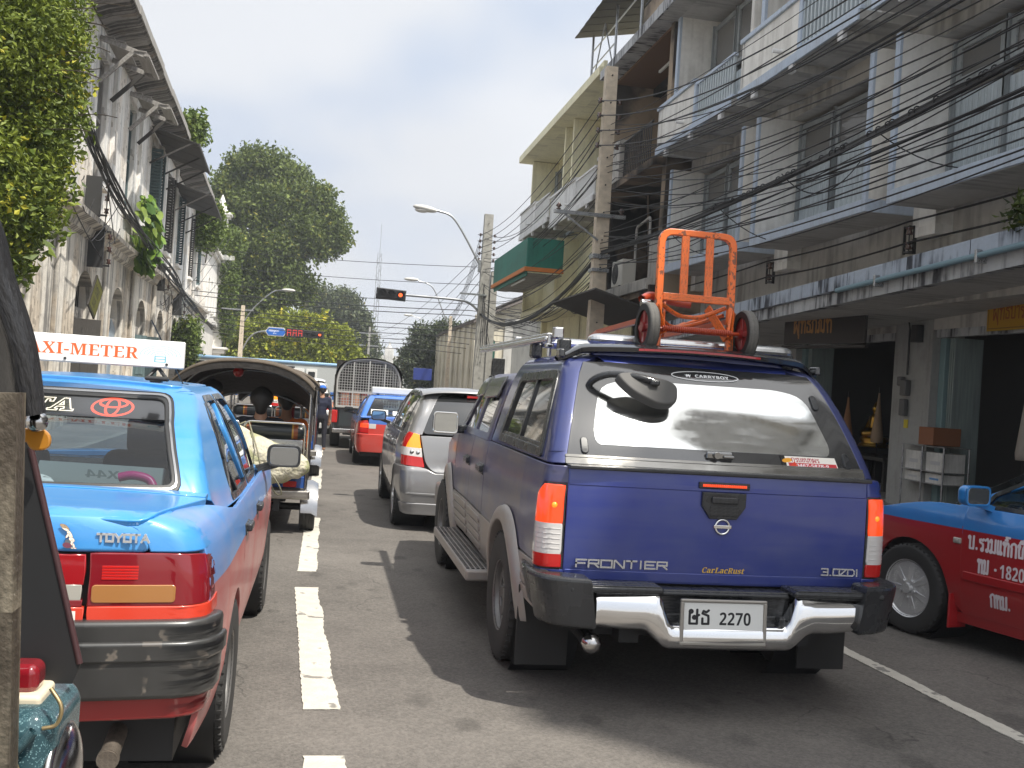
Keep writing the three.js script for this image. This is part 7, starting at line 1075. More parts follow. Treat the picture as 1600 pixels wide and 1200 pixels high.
const pp=tag(add('crumpled_paper', (()=>{ const g=new THREE.IcosahedronGeometry(0.06, 2), r=rngOf(5), p=g.attributes.position, mp=new Map(); for (let i=0; i < p.count; i++) { const k=[p.getX(i), p.getY(i), p.getZ(i)].map((v)=>v.toFixed(3)).join(); if (!mp.has(k)) mp.set(k, 0.6 + 0.6 * r()); const f=mp.get(k); p.setXYZ(i, p.getX(i) * f * 1.7, p.getY(i) * f * 0.45, p.getZ(i) * f);} g.computeVertexNormals(); return g;})(), std([0.7, 0.7, 0.68], 0.8), scene, [-1.08, 1.075, -4.02]), 'crumpled white paper on the rear shelf of the near taxi', 'paper');
}
// ---------- silver hatchback ----------
{
const P=thing('hatchback', 'silver grey hatchback with tall amber and clear tail lamps, ahead of the blue pickup', 'hatchback', [1.625, 0, -10.32]);
const SV=[0.30, 0.30, 0.31];
const mS=paint([1, 1, 1], { map: rep(dustTex(SV, [0.33, 0.31, 0.28], 0.25, 3), 0.7), metalness: 0.55, roughness: 0.36, clearcoat: 1, clearcoatRoughness: 0.05 });
M.tintG=phy([0.02, 0.021, 0.022], 0.03, { specularIntensity: 1.5, clearcoat: 1, clearcoatRoughness: 0.02 });
const zr=smoothProfile([0.2, -0.02], [0.42, 0.0], [0.62, -0.015], [0.66, -0.035], [0.8, -0.06], [1.0, -0.1], [1.1, -0.14]);
const o={ hw: 0.845, L: 3.84, belt: 1.0, deck: 1.0, bonnet: 1.0, roof: 1.5, sill: 0.2, RA: -0.66, FA: -3.11, wr: 0.3, rim: 0.2, rgb: -0.12, rgt: -0.40, wst: -2.15, wsb: -3.05, mSide: mS, mTop: mS, gw: 0.595, door1: -0.98, door2: -1.82, door3: -2.78, hatch: true, zr, glassM: M.tintG, mPillar: mS, mMirror: M.gloss, style: 'alloy5', noSeats: true, quarterFrom: -0.12, cp: 0.34, rp: 0.14, gr: 0.09, tr: 0.06, rearRoof: false, mHandle: mS };
const { S, K, KW, gr, C, kc, top }=saloon(P, o), cr=S.corner, al=S.al;
// tailgate, bumper with its edge, diffuser
const tg=add('tailgate', patch(S, fil([[-0.5, 0.62, 0.12], [0.5, 0.62, 0.12], [0.60, 0.70, 0.08], [0.66, 0.985, 0], [-0.66, 0.985, 0], [-0.60, 0.70, 0.08]]), { ...C, ...onEnd(S), h: 0.06, th: 0.03, bev: 0.008 }), mS, P);
add('plate_recess', G(r6(-0.26, 0.26, 0.70, 0.83, -0.06, -0.035, 0.01)), M.blackPlastic, tg);
add('badge', ribbon('JAZZ'.replace(/JAZZ/, 'TIE'), 0.4, 0.9, 0.03, 0.014, 0.008, 0.003, 0.004).translate(0, 0, -0.085), M.badge, tg).visible=true;
const bp=add('rear_bumper', patch(S, [[-cr - al - 0.3, 0.30], [cr + al + 0.3, 0.30], [cr + al + 0.3, 0.66], [cr + al - 0.02, 0.66], [cr - 0.06, 0.655], [S.end(0.6, 0.66), 0.64], [S.end(0.5, 0.6), 0.60], [-S.end(0.5, 0.6), 0.60], [-S.end(0.6, 0.66), 0.64], [-cr + 0.06, 0.655], [-cr - al + 0.02, 0.66], [-cr - al - 0.3, 0.66]], { ...C, h: 0.05, off: 0.02, th: 0.05, bev: 0.012 }), mS, P);
add('bumper_lip', patch(S, [[-cr - al - 0.1, 0.19], [cr + al + 0.1, 0.19], [cr + al + 0.14, 0.29], [-cr - al - 0.14, 0.29]], { ...C, h: 0.06, off: 0.03, th: 0.05, bev: 0.014 }), mS, bp);
add('bumper_crease', patch(S, [[-cr - al + 0.05, 0.385], [cr + al - 0.05, 0.385], [cr + al - 0.05, 0.40], [-cr - al + 0.05, 0.40]], { ...C, h: 0.06, off: 0.026, th: 0.02, bev: 0.005 }), mS, bp);
add('back_panel', patch(S, rect(-0.78, 0.78, 0.3, 0.99), { ...C, ...onEnd(S), h: 0.12, off: -0.04 }), M.black, P);
add('exhaust_tip', put(lathe([[0.035, 0], [0.045, 0.01], [0.05, 0.06], [0.045, 0.2], [0.03, 0.2], [0.036, 0.03]], 18), -0.36, 0.2, 0.06, -PI / 2), M.chrome, P);
for (const s of [-1, 1]) {
const lamp=sub('tail_lamp', P);
const seg=(pts, mm, nm)=>add(nm, patch(S, mixed(S, pts, s), { ...C, h: 0.035, off: 0.004, th: 0.04, bev: 0.006 }), mm, lamp);
const e=(y)=>cr + al + 0.02 + 0.10 * (y - 0.67);
seg([['r', 0.62, 0.668], ['q', e(0.67), 0.69], ['q', e(0.76), 0.785], ['r', 0.645, 0.765]], M.lensRed, 'red_lens');
seg([['r', 0.646, 0.77], ['q', e(0.76), 0.79], ['q', e(0.85), 0.865], ['r', 0.66, 0.855]], M.lensClear, 'clear_lens');
seg([['r', 0.661, 0.86], ['q', cr + al * 0.55, 0.868], ['q', cr + al * 0.3, 1.01], ['r', 0.685, 0.995]], M.lampOnAmber, 'amber_lens');
seg([['q', cr + al * 0.57, 0.868], ['q', e(0.86), 0.87], ['q', e(0.93), 0.95], ['q', cr + al * 0.7, 1.02], ['q', cr + al * 0.33, 1.01]], M.lensRed, 'red_lens');
add('lens_cup', G(...[[0.69, 0.81], [0.755, 0.815]].map(([x, y])=>{ const p=S(S.end(x, y) * s, y); return put(new THREE.SphereGeometry(0.026, 14, 8, 0, 2 * PI, 0, PI / 2), p[0], y, p[2] - 0.012, PI / 2);})), M.steel, lamp);
}
// rear window and its black upper band, roof spoiler, third lamp
const gx=(y)=>KW(y) - 0.145, ys=[1.01, 1.1, 1.2, 1.3, 1.4], loop=[...ys.map((y)=>[gx(y), y]), ...ys.slice().reverse().map((y)=>[-gx(y), y])];
const rw=add('rear_window', patch(K, fil(loop.map((p, i)=>[...p, [0, 9].includes(i)?0.06 : 0])), { ...kc, ...onEnd(K), h: 0.06, th: 0.01, off: 0.003, bev: 0.003 }), M.tintG, P);
add('spoiler', G(((n)=>{ const pos=[], row=(k)=>{ const t=k / n * 2 - 1, x=t * 0.6, zc=-0.40 - 0.10 * t * t, y=1.472 + 0.022 * (1 - t * t) - 0.03 * abs(t) ** 6; return [[-0.25, 0.018], [-0.05, 0.005], [0.05, -0.02], [0.06, -0.035], [0.02, -0.045], [-0.1, -0.05], [-0.25, -0.03]].map(([dz, dy])=>[x, y + dy, zc + dz]);}; for (let k=0; k < n; k++) { const A=row(k), B=row(k + 1); for (let j=0; j < 7; j++) { const q=[A[j], B[j], B[(j + 1) % 7], A[(j + 1) % 7]]; for (const i of [0, 2, 1, 0, 3, 2]) pos.push(...q[i]);} } const g=new THREE.BufferGeometry(); g.setAttribute('position', new THREE.Float32BufferAttribute(pos, 3)); return muv(smooth(g, 0.7));})(30)), mS, P);
add('third_lamp', r6(-0.13, 0.13, 1.405, 1.435, -0.40, -0.355, 0.006), M.lensRed, P);
add('wiper', G(bar([0.02, 1.02, -0.1], [0.36, 1.05, -0.115], 0.015, 0.02), cy(0.03, 0.03, 0.04, 12, 0, 1.02, -0.1, PI / 2)), M.blackPlastic, rw);
}
// ---------- blue and red taxi farther ahead ----------
{
const P=thing('taxi_car', 'smaller blue over red taxi with lit red lamps, ahead of the silver hatchback', 'taxi', [1.33, 0, -18.0]);
P.scale.set(0.92, 0.88, 0.92);
const BL=[0.035, 0.16, 0.55], RD=[0.62, 0.03, 0.012];
const mSide=paint([1, 1, 1], { map: twoTone(RD, BL, 0.86, [0.4, 0.2, 0.2], 0.2, 15), metalness: 0.05 }), mTop=paint(BL, { metalness: 0.05 });
const o={ hw: 0.835, L: 4.2, belt: 0.955, deck: 1.0, bonnet: 0.98, roof: 1.45, RA: -0.9, FA: -3.4, wr: 0.3, rim: 0.19, rgb: -0.55, rgt: -1.1, wst: -2.35, wsb: -3.05, mSide, mTop, gw: 0.575, door1: -1.2, door2: -1.95, door3: -2.95, style: 'alloy7', glassM: M.taxiGlass, quarterFrom: -0.16, mMirror: M.gloss };
const { S, K, KW, gr, C, kc, top }=saloon(P, o), cr=S.corner, al=S.al;
add('boot_lid', patch(S, rect(-0.62, 0.62, 0.66, 0.985, 0.02), { ...C, ...onEnd(S), h: 0.08, th: 0.03, bev: 0.01 }), mSide, P);
add('deck', patch(top((x, z)=>1.0 + 0.02 * (1 - (x / 0.8) ** 2) - 0.02 * sstep(-0.1, 0, z)), rect(-0.74, 0.74, 0.05, 0.6, 0.03), { center: [0, 0, -0.5], h: 0.1, th: 0.02, bev: 0.01 }), mTop, P);
add('rear_bumper', patch(S, [[-cr - al - 0.1, 0.3], [cr + al + 0.1, 0.3], [cr + al + 0.1, 0.645], [-cr - al - 0.1, 0.645]], { ...C, h: 0.06, off: 0.02, th: 0.05, bev: 0.014 }), mSide, P);
for (const s of [-1, 1]) {
const lamp=sub('tail_lamp', P); const seg=(pts, mm, nm)=>add(nm, patch(S, mixed(S, pts, s), { ...C, h: 0.04, off: 0.004, th: 0.03, bev: 0.005 }), mm, lamp);
seg([['r', 0.63, 0.68], ['q', cr + al + 0.06, 0.68], ['q', cr + al + 0.10, 0.78], ['r', 0.63, 0.78]], M.lensRed, 'red_lens');
seg([['r', 0.63, 0.785], ['q', cr + al * 0.4, 0.785], ['q', cr + al * 0.4, 0.87], ['r', 0.63, 0.87]], M.lampOn, 'lit_lens');
seg([['q', cr + al * 0.42, 0.785], ['q', cr + al + 0.10, 0.785], ['q', cr + al + 0.05, 0.90], ['r', 0.66, 0.93], ['r', 0.63, 0.875], ['q', cr + al * 0.42, 0.875]], M.lensRed, 'red_lens');
seg([['r', 0.48, 0.77], ['r', 0.615, 0.77], ['r', 0.615, 0.86], ['r', 0.48, 0.86]], M.lensClear, 'clear_lens');
}
add('back_panel', patch(S, rect(-0.78, 0.78, 0.3, 0.97), { ...C, ...onEnd(S), h: 0.12, off: -0.04 }), M.black, P);
const gx=(y)=>KW(y) - 0.115, ys=[1.01, 1.1, 1.2, 1.3, 1.38], loop=[...ys.map((y)=>[gx(y), y]), ...ys.slice().reverse().map((y)=>[-gx(y), y])];
const rw=add('rear_window', patch(K, loop, { ...kc, ...onEnd(K), h: 0.08, th: 0.004, off: -0.004 }), M.taxiGlass, P);
add('sticker', G(patch(K, rect(-0.55, -0.2, 1.04, 1.14), { ...kc, ...onEnd(K), h: 0.1, off: 0.002, th: 0.002, bev: 0.0005 }), patch(K, rect(-0.1, 0.3, 1.04, 1.12), { ...kc, ...onEnd(K), h: 0.1, off: 0.002, th: 0.002, bev: 0.0005 })), M.signWhite, rw);
add('plate', r6(-0.2, 0.2, 0.4, 0.52, 0.0, 0.035, 0.004), M.signWhite, P);
const sg=sub('roof_board', P); add('board', rb(1.0, 0.14, 0.14, 0.02, 0, 1.535, -1.55), M.signWhite, sg); add('board_foot', G(b6(-0.4, -0.34, 1.44, 1.5, -1.6, -1.5), b6(0.34, 0.4, 1.44, 1.5, -1.6, -1.5)), M.blackPlastic, sg);
}
// ---------- the taxi at the right, nosing into the lane ----------
{
const TURN=0.24;
const P=thing('taxi_car', 'blue over red taxi with white lettering on its door, nosing in beside the pickup', 'taxi', [5.79, 0, -3.14], TURN);
const BL=[0.022, 0.21, 0.56], RD=[0.36, 0.010, 0.014];
const mSide=paint([1, 1, 1], { map: twoTone(RD, BL, 0.80, [0.3, 0.12, 0.12], 0.08, 25), metalness: 0.05, roughness: 0.35, clearcoat: 1, clearcoatRoughness: 0.04 }), mTop=paint(BL, { metalness: 0.05, roughness: 0.35, clearcoat: 1, clearcoatRoughness: 0.04 }), red=paint(RD, { metalness: 0.05, clearcoat: 1, clearcoatRoughness: 0.04 });
const o={ hw: 0.85, L: 4.5, belt: 0.95, deck: 1.02, bonnet: 0.90, roof: 1.47, sill: 0.22, RA: -1.0, FA: -3.62, wr: 0.315, rim: 0.205, rgb: -0.6, rgt: -1.15, wst: -2.45, wsb: -3.36, mSide, mTop, mFront: mSide, mBumper: red, mSill: red, gw: 0.58, door1: -1.3, door2: -2.1, door3: -3.17, style: 'alloy7', glassM: M.taxiGlass, mMirror: mTop, strip: 0.50, mStrip: red, mHandle: mTop, quarterFrom: -0.16 };
const { S, K, KW, gr, C, kc, top }=saloon(P, o), cr=S.corner, al=S.al;
add('boot_lid', patch(S, rect(-0.75, 0.75, 0.5, 1.0), { ...C, ...onEnd(S), h: 0.1, th: 0.03 }), mSide, P);
add('deck', patch(top(()=>1.02), rect(-0.76, 0.76, 0.03, 0.62), { center: [0, 0, -0.5], h: 0.2, th: 0.02 }), mTop, P);
add('rear_window', patch(K, [[-0.62, 1.03], [0.62, 1.03], [0.48, 1.39], [-0.48, 1.39]], { ...kc, ...onEnd(K), h: 0.1, th: 0.004 }), M.taxiGlass, P);
// company lettering on the left side
const ct=canvasTex(1024, 640, (g, w, h)=>{ g.clearRect(0, 0, w, h); g.fillStyle=g.strokeStyle='#d8ccd0'; thai(g, 'บ.รวมแท็กซีไทย', 20, 168, 112, 0.78, 0.17); thai(g, 'จก', 800, 168, 112, 0.78, 0.17); g.font='bold 140px sans-serif'; thai(g, 'ทม', 120, 352, 116, 0.62, 0.17); g.fillText('·', 262, 352); g.save(); g.translate(316, 356); g.scale(0.72, 1.08); g.fillText('1820', 0, 0); g.restore(); thai(g, 'กทม.', 250, 610, 110, 0.66, 0.17);});
const at=(z, y)=>-abs(S.side(z, y, 1));
add('lettering', decal(S, at(-2.70, 0.56), 0.565, 0.86, 0.50, { ...C, n: 12, off: 0.003 }), std([1, 1, 1], 0.5, { map: ct, transparent: true, alphaTest: 0.45 }), P);
for (const s of [-1, 1]) {
add('side_repeater', (()=>{ const p=S(S.side(-3.2, 0.72, s), 0.72); return G(rb(0.03, 0.04, 0.06, 0.01, p[0], 0.72, p[2]), rb(0.036, 0.024, 0.034, 0.008, p[0], 0.72, p[2]));})(), M.lensGrey, P);
const hl=add('headlamp', put(new THREE.SphereGeometry(0.2, 20, 14), s * 0.56, 0.70, -4.17, 0.25, s * 0.55, 0), M.lensClear, P); hl.geometry.scale(1, 0.55, 1);
add('mud_flap', r6(s * 0.70, s * 0.86, 0.13, 0.36, -3.24, -3.225, 0.004), red, P);
}
}
// ---------- people: one smooth skin per body, clothes and hair over it ----------
function blob(bones, k=0.03, res=44) {
let lo=V(1e9, 1e9, 1e9), hi=V(-1e9, -1e9, -1e9);
for (const [a, b, ra, rb_] of bones) for (const [p, r] of [[a, ra], [b, rb_ ?? ra]]) { lo.min(V(p[0] - r, p[1] - r, p[2] - r)); hi.max(V(p[0] + r, p[1] + r, p[2] + r));}
const c=lo.clone().add(hi).multiplyScalar(0.5), half=hi.clone().sub(lo).multiplyScalar(0.5).addScalar(0.035), mc=new MarchingCubes(res, new THREE.MeshBasicMaterial(), false, false, 60000);
mc.isolation=0; const n=res, h2=n / 2;
for (let z=0; z < n; z++) for (let y=0; y < n; y++) for (let x=0; x < n; x++) {
const px=c.x + (x - h2) / h2 * half.x, py=c.y + (y - h2) / h2 * half.y, pz=c.z + (z - h2) / h2 * half.z; let d=1e3;
for (const [a, b, ra, rb_=ra, cut] of bones) {
const ux=b[0] - a[0], uy=b[1] - a[1], uz=b[2] - a[2], L=ux * ux + uy * uy + uz * uz, t=L?clamp(((px - a[0]) * ux + (py - a[1]) * uy + (pz - a[2]) * uz) / L) : 0;
const q=hypot(px - a[0] - ux * t, py - a[1] - uy * t, pz - a[2] - uz * t) - mix(ra, rb_, t), e=max(k - abs(d - q), 0) / k; d=min(d, q) - e * e * k * 0.25;
}
mc.field[x + y * n + z * n * n]=-d;
}
mc.update();
const m=mc.count, P=new Float32Array(m * 3); for (let i=0; i < m; i++) { P[i * 3]=c.x + mc.positionArray[i * 3] * half.x; P[i * 3 + 1]=c.y + mc.positionArray[i * 3 + 1] * half.y; P[i * 3 + 2]=c.z + mc.positionArray[i * 3 + 2] * half.z;}
const g=new THREE.BufferGeometry(); g.setAttribute('position', new THREE.BufferAttribute(P, 3)); return muv(smooth(g, 2.5));
}
M.skinTan=phy([0.36, 0.19, 0.115], 0.55, { sheen: 0.2 }); M.hair=std([0.012, 0.01, 0.009], 0.55);
const headBones=(x, y, z, ry=0)=>{ const R=([a, b, c])=>[x + a * cos(ry) + c * sin(ry), y + b, z - a * sin(ry) + c * cos(ry)]; // faces -z; y: chin level
return [[R([0, 0.14, 0.01]), R([0, 0.15, -0.02]), 0.083, 0.08], [R([0, 0.06, -0.03]), R([0, 0.03, -0.055]), 0.06, 0.04], [R([0, 0.10, -0.10]), R([0, 0.075, -0.115]), 0.011, 0.016], [R([-0.08, 0.085, 0.01]), R([-0.082, 0.12, 0.015]), 0.014, 0.018], [R([0.08, 0.085, 0.01]), R([0.082, 0.12, 0.015]), 0.014, 0.018], [R([-0.03, 0.12, -0.088]), R([0.03, 0.12, -0.088]), 0.012], [R([-0.02, 0.045, -0.088]), R([0.02, 0.045, -0.088]), 0.012], [R([0, 0.05, 0.0]), R([0, -0.06, 0.02]), 0.052, 0.06]];};
const hand=(w, f, s=1)=>{ // wrist point, direction of the fingers; palm, four fingers and a thumb
const d=V(...f).normalize(), sd=V().crossVectors(d, UP).normalize().multiplyScalar(s), W0=V(...w), at=(a, b, c=0)=>W0.clone().addScaledVector(d, a).addScaledVector(sd, b).add(V(0, c, 0)).toArray(), o=[[at(0, 0), at(0.07, 0), 0.028, 0.032]];
for (let i=0; i < 4; i++) { const b=(i - 1.5) * 0.02, l=[0.06, 0.075, 0.07, 0.055][i]; o.push([at(0.085, b), at(0.085 + l * 0.55, b, -0.008), 0.0095, 0.0088], [at(0.085 + l * 0.55, b, -0.008), at(0.085 + l * 0.85, b, -0.03), 0.0088, 0.0078]);}
o.push([at(0.02, 0.026), at(0.065, 0.055, -0.01), 0.013, 0.01], [at(0.065, 0.055, -0.01), at(0.095, 0.052, -0.02), 0.01, 0.009]); return o;
};
function person(label, pos, turn, { seated, top, bottom, hair='short', headTurn=0, group, cap, bare=false, lean=0 }) {
const t=thing('person', label, 'person', pos, turn, group), hip=seated?0.42 : 0.88, sh=hip + 0.47, ch=sh + 0.10;
const L=(p)=>[p[0], p[1], p[2] + lean * (p[1] - hip)];
const arms=seated?(s)=>[[[s * 0.19, sh - 0.02, 0], [s * 0.25, sh - 0.27, -0.06]], [[s * 0.25, sh - 0.27, -0.06], [s * 0.15, hip + 0.10, -0.28]]] : (s)=>[[[s * 0.19, sh - 0.02, 0], [s * 0.235, sh - 0.29, 0.02]], [[s * 0.235, sh - 0.29, 0.02], [s * 0.22, sh - 0.53, -0.05]]];
const legs=(s)=>seated?[[[s * 0.1, hip, 0], [s * 0.13, hip + 0.02, -0.42]], [[s * 0.13, hip + 0.02, -0.42], [s * 0.13, 0.06, -0.38]], [[s * 0.13, 0.05, -0.36], [s * 0.14, 0.035, -0.54]]] : [[[s * 0.1, hip, 0], [s * 0.105, 0.47, -0.02 + s * 0.05]], [[s * 0.105, 0.47, -0.02 + s * 0.05], [s * 0.11, 0.08, 0.02 + s * 0.08]], [[s * 0.11, 0.045, 0.02 + s * 0.08], [s * 0.125, 0.035, -0.15 + s * 0.08]]];
const skin=[...headBones(...L([0, ch, 0]), headTurn)], shirt=[[L([0, hip + 0.02, 0]), L([0, hip + 0.2, 0.01]), 0.14, 0.135], [L([-0.08, hip + 0.34, 0]), L([0.08, hip + 0.34, 0]), 0.13], [L([-0.15, sh - 0.02, 0.01]), L([0.15, sh - 0.02, 0.01]), 0.07], [L([0, sh + 0.01, 0.01]), L([0, sh + 0.05, 0.01]), 0.07, 0.055]], pants=[[[0, hip, 0], [0, hip + 0.06, 0], 0.15, 0.14]];
for (const s of [-1, 1]) {
const [u, f]=arms(s); (bare?skin : shirt).push([L(u[0]), L(u[1]), 0.058, 0.045]); skin.push([L(u[1]), L(f[1]), 0.042, 0.028], ...hand(L(f[1]), seated?[0, -0.25, -1] : [0, -1, -0.1], s)); if (!bare) skin.push([L(u[0]), L(u[1]), 0.045, 0.038]);
const [a, b, c]=legs(s); pants.push([a[0], a[1], 0.092, 0.066], [b[0], b[1], 0.066, 0.045]); skin.push([b[0], b[1], 0.04, 0.035], [c[0], c[1], 0.045, 0.035]);
}
skin.push([L([0, hip + 0.1, 0]), L([0, sh, 0]), 0.1, 0.09], [L([-0.15, sh - 0.02, 0.01]), L([0.15, sh - 0.02, 0.01]), 0.05]);
add('body', blob(skin, 0.02, 72), M.skinTan, t);
add('top', blob(shirt, 0.05, 44), std(top, 0.9, { bumpMap: rep(T.bump, 4), bumpScale: 0.006 }), t);
add('trousers', blob(pants, 0.04, 44), std(bottom, 0.9, { bumpMap: rep(T.bump, 4), bumpScale: 0.006 }), t);
const h=L([0, ch, 0]), c0=cos(headTurn), s0=sin(headTurn), R=([a, b, c])=>[h[0] + a * c0 + c * s0, h[1] + b, h[2] - a * s0 + c * c0], hb=[[R([0, 0.175, 0.015]), R([0, 0.165, -0.03]), 0.087, 0.078], [R([0, 0.13, 0.045]), R([0, 0.10, 0.055]), 0.075, 0.062], [R([-0.055, 0.16, 0.0]), R([0.055, 0.16, 0.0]), 0.055]];
if (hair === 'full') hb.push([R([-0.035, 0.14, 0.03]), R([0.035, 0.14, 0.03]), 0.078], [R([0, 0.08, 0.05]), R([0, 0.03, 0.05]), 0.062, 0.055]);
add('hair', blob(hb, 0.03, 36), M.hair, t);
for (const s of [-1, 1]) add('eye', new THREE.SphereGeometry(0.011, 8, 6).translate(...R([s * 0.032, 0.105, -0.088])), M.black, t);
if (cap) add('cap', G(put(new THREE.SphereGeometry(0.1, 18, 10, 0, 2 * PI, 0, PI * 0.5).scale(1, 0.9, 1.08), ...R([0, 0.175, 0])), put(new THREE.CylinderGeometry(0.075, 0.08, 0.012, 16, 1, false, PI * 0.5, PI), ...R([0, 0.178, -0.08]), 0.1, headTurn + PI / 2 * 0, 0)), std(cap, 0.8), t);
return t;
}
// ---------- tuk-tuks ----------
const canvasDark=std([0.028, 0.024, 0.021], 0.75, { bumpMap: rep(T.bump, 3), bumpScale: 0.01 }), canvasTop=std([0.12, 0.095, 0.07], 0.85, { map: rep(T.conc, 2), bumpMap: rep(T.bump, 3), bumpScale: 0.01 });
const tukBlue=paint([0.02, 0.09, 0.36]), tukChrome=M.steel;
function strip3(rows, close=false) { const pos=[]; for (let k=0; k + 1 < rows.length; k++) { const A=rows[k], B=rows[k + 1], n=A.length; for (let j=0; j < (close?n : n - 1); j++) { const q=[A[j], B[j], B[(j + 1) % n], A[(j + 1) % n]]; for (const i of [0, 1, 2, 0, 2, 3]) pos.push(...q[i]);} } const g=new THREE.BufferGeometry(); g.setAttribute('position', new THREE.Float32BufferAttribute(pos, 3)); return muv(smooth(g, 0.8));}
function makeTuk(label) {
const t=thing('tuk_tuk', label, 'tuk-tuk', [-0.765, 0, -9.9]);
const arch=(x)=>1.38 + 0.29 * max(0, 1 - abs(x / 0.69) ** 2.4) ** 0.7;
const xs=Array.from({ length: 23 }, (_, i)=>-0.665 * cos(i / 22 * PI));
const drop=(z)=>-0.36 * sstep(-0.6, -2.0, z) - 0.03 * sstep(-0.1, 0.05, z);
add('canopy', strip3([0.06, -0.1, -0.6, -1.2, -1.8, -2.3, -2.55].map((z)=>xs.map((x)=>[x * (z > 0?0.99 : 1), arch(x) + drop(z), z])).reverse()), canvasTop, t);
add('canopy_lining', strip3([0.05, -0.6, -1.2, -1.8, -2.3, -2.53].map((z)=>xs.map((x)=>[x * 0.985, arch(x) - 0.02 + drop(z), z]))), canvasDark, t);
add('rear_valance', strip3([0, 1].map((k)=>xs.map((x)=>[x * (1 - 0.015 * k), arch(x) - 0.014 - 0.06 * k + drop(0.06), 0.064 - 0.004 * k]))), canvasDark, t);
add('rim_tube', tube(xs.map((x)=>[x, arch(x) - 0.004 + drop(0.06), 0.06]), 0.012, 50, 6), canvasTop, t);
for (const [z, f] of [[0.03, 0.97], [-0.45, 0.90], [-1.0, 0.93], [-1.7, 0.93]]) add('roof_hoop', tube(xs.map((x)=>[x * f, arch(x) * 1 - 0.045 + drop(z), z]), 0.012, 40, 6), M.galv, t);
for (const x of [-0.42, 0, 0.42]) add('roof_batten', rod([x, arch(x) - 0.04, 0.03], [x, arch(x) - 0.05, -1.9], 0.008), M.galv, t);
for (const s of [-1, 1]) {
for (const z of [0.0, -0.16, -0.62, -1.3]) add('post', rod([s * 0.635, 0.42, z], [s * 0.635, 1.42 + drop(z), z], 0.013), tukChrome, t);
add('canopy_rail', rod([s * 0.64, 1.42, 0.03], [s * 0.64, 1.40, -1.5], 0.016), tukChrome, t);
for (const y of [0.72, 0.8, 0.88, 0.96]) add('side_rail', rod([s * 0.635, y, 0], [s * 0.635, y, -0.62], 0.009), tukChrome, t);
add('side_panel', r6(s * 0.60, s * 0.635, 0.44, 0.66, -1.3, -0.02, 0.01), tukBlue, t);
add('mudguard', strip3(Array.from({ length: 11 }, (_, k)=>{ const a=mix(-0.1, PI + 0.1, k / 10); return [0.60, 0.7, 0.76].map((x)=>[s * x, 0.23 + 0.27 * sin(a) + (x > 0.72?-0.03 : 0), -0.33 + 0.29 * cos(a)]);})), tukChrome, t);
wheel(t, [s * 0.665, 0.23, -0.33], 0.23, 0.145, 0.13, 'truck', s, 0.2);
add('tail_lamp', r6(s * 0.42, s * 0.55, 0.455, 0.515, -0.01, 0.03, 0.012), M.lensRed, t);
}
add('floor', r6(-0.62, 0.62, 0.40, 0.45, -2.2, 0.02, 0.01), M.darkmetal, t);
add('rear_panel', r6(-0.62, 0.62, 0.44, 0.56, -0.03, 0.0, 0.01), tukBlue, t);
add('bumper', r6(-0.68, 0.68, 0.345, 0.435, 0.03, 0.09, 0.02), M.scuffSteel ??= std([0.50, 0.48, 0.45], 0.35, { metalness: 0.9, map: rep(T.conc, 2) }), t);
add('axle', G(rod([-0.6, 0.23, -0.33], [0.6, 0.23, -0.33], 0.035), put(new THREE.SphereGeometry(0.11, 14, 10), 0.05, 0.25, -0.33), b6(-0.45, 0.45, 0.3, 0.36, -0.8, -0.1), b6(-0.4, -0.34, 0.22, 0.4, -0.2, 0.0), b6(0.34, 0.4, 0.22, 0.4, -0.2, 0.0), rod([-0.2, 0.22, 0.02], [-0.2, 0.24, -0.8], 0.03), b6(0.1, 0.2, 0.2, 0.3, -0.1, 0.0)), M.black, t);
// passenger seat with a padded roll in a chrome hoop
const seat=sub('seat', t);
const padT=canvasTex(512, 64, (g, w, h)=>{ g.fillStyle='#1c2226'; g.fillRect(0, 0, w, h); for (const x of [0.10, 0.44, 0.80]) { g.fillStyle='#7a3c1a'; g.fillRect(w * x, 0, w * 0.03, h); g.fillStyle='#a87a30'; g.fillRect(w * (x + 0.03), 0, w * 0.014, h);} });
add('backrest', put(new THREE.CapsuleGeometry(0.075, 1.08, 6, 18), 0, 0.975, -0.2, 0, 0, PI / 2), phy([1, 1, 1], 0.35, { map: (()=>{ padT.rotation=PI / 2; padT.wrapS=padT.wrapT=THREE.RepeatWrapping; return padT;})() }), seat);
for (const s of [-1, 1]) add('hoop', pipe([[s * 0.02, 0.46, -0.1], [s * 0.02, 1.065, -0.1], [s * 0.6, 1.065, -0.1], [s * 0.6, 0.46, -0.1]], 0.014, 0.07, 8), tukChrome, seat);
add('backboard', r6(-0.58, 0.58, 0.56, 0.9, -0.2, -0.16, 0.01), M.galv, seat);
add('cushion', r6(-0.6, 0.6, 0.55, 0.66, -0.72, -0.2, 0.05), M.seat, seat);
// front: bulkhead, bars, windscreen frame, driver's column
add('bulkhead', r6(-0.5, 0.5, 0.44, 0.78, -1.28, -1.24, 0.01), tukBlue, t);
add('front_body', r6(-0.45, 0.45, 0.40, 0.72, -2.5, -2.15, 0.1), tukBlue, t);
add('windscreen_frame', G(rod([-0.5, 0.7, -2.4], [-0.5, 1.32, -2.3], 0.015), rod([0.5, 0.7, -2.4], [0.5, 1.32, -2.3], 0.015), rod([-0.5, 0.98, -2.36], [0.5, 0.98, -2.36], 0.02), rod([-0.5, 0.72, -2.4], [0.5, 0.72, -2.4], 0.03)), tukChrome, t);
add('front_curtain', r6(0.28, 0.42, 0.75, 1.3, -2.3, -2.27, 0.01), std([0.22, 0.012, 0.02], 0.8), t);
add('handlebar', G(rod([-0.3, 0.95, -2.0], [0.3, 0.95, -2.0], 0.014), rod([0, 0.95, -2.0], [0, 0.5, -2.3], 0.02)), M.darkmetal, t);
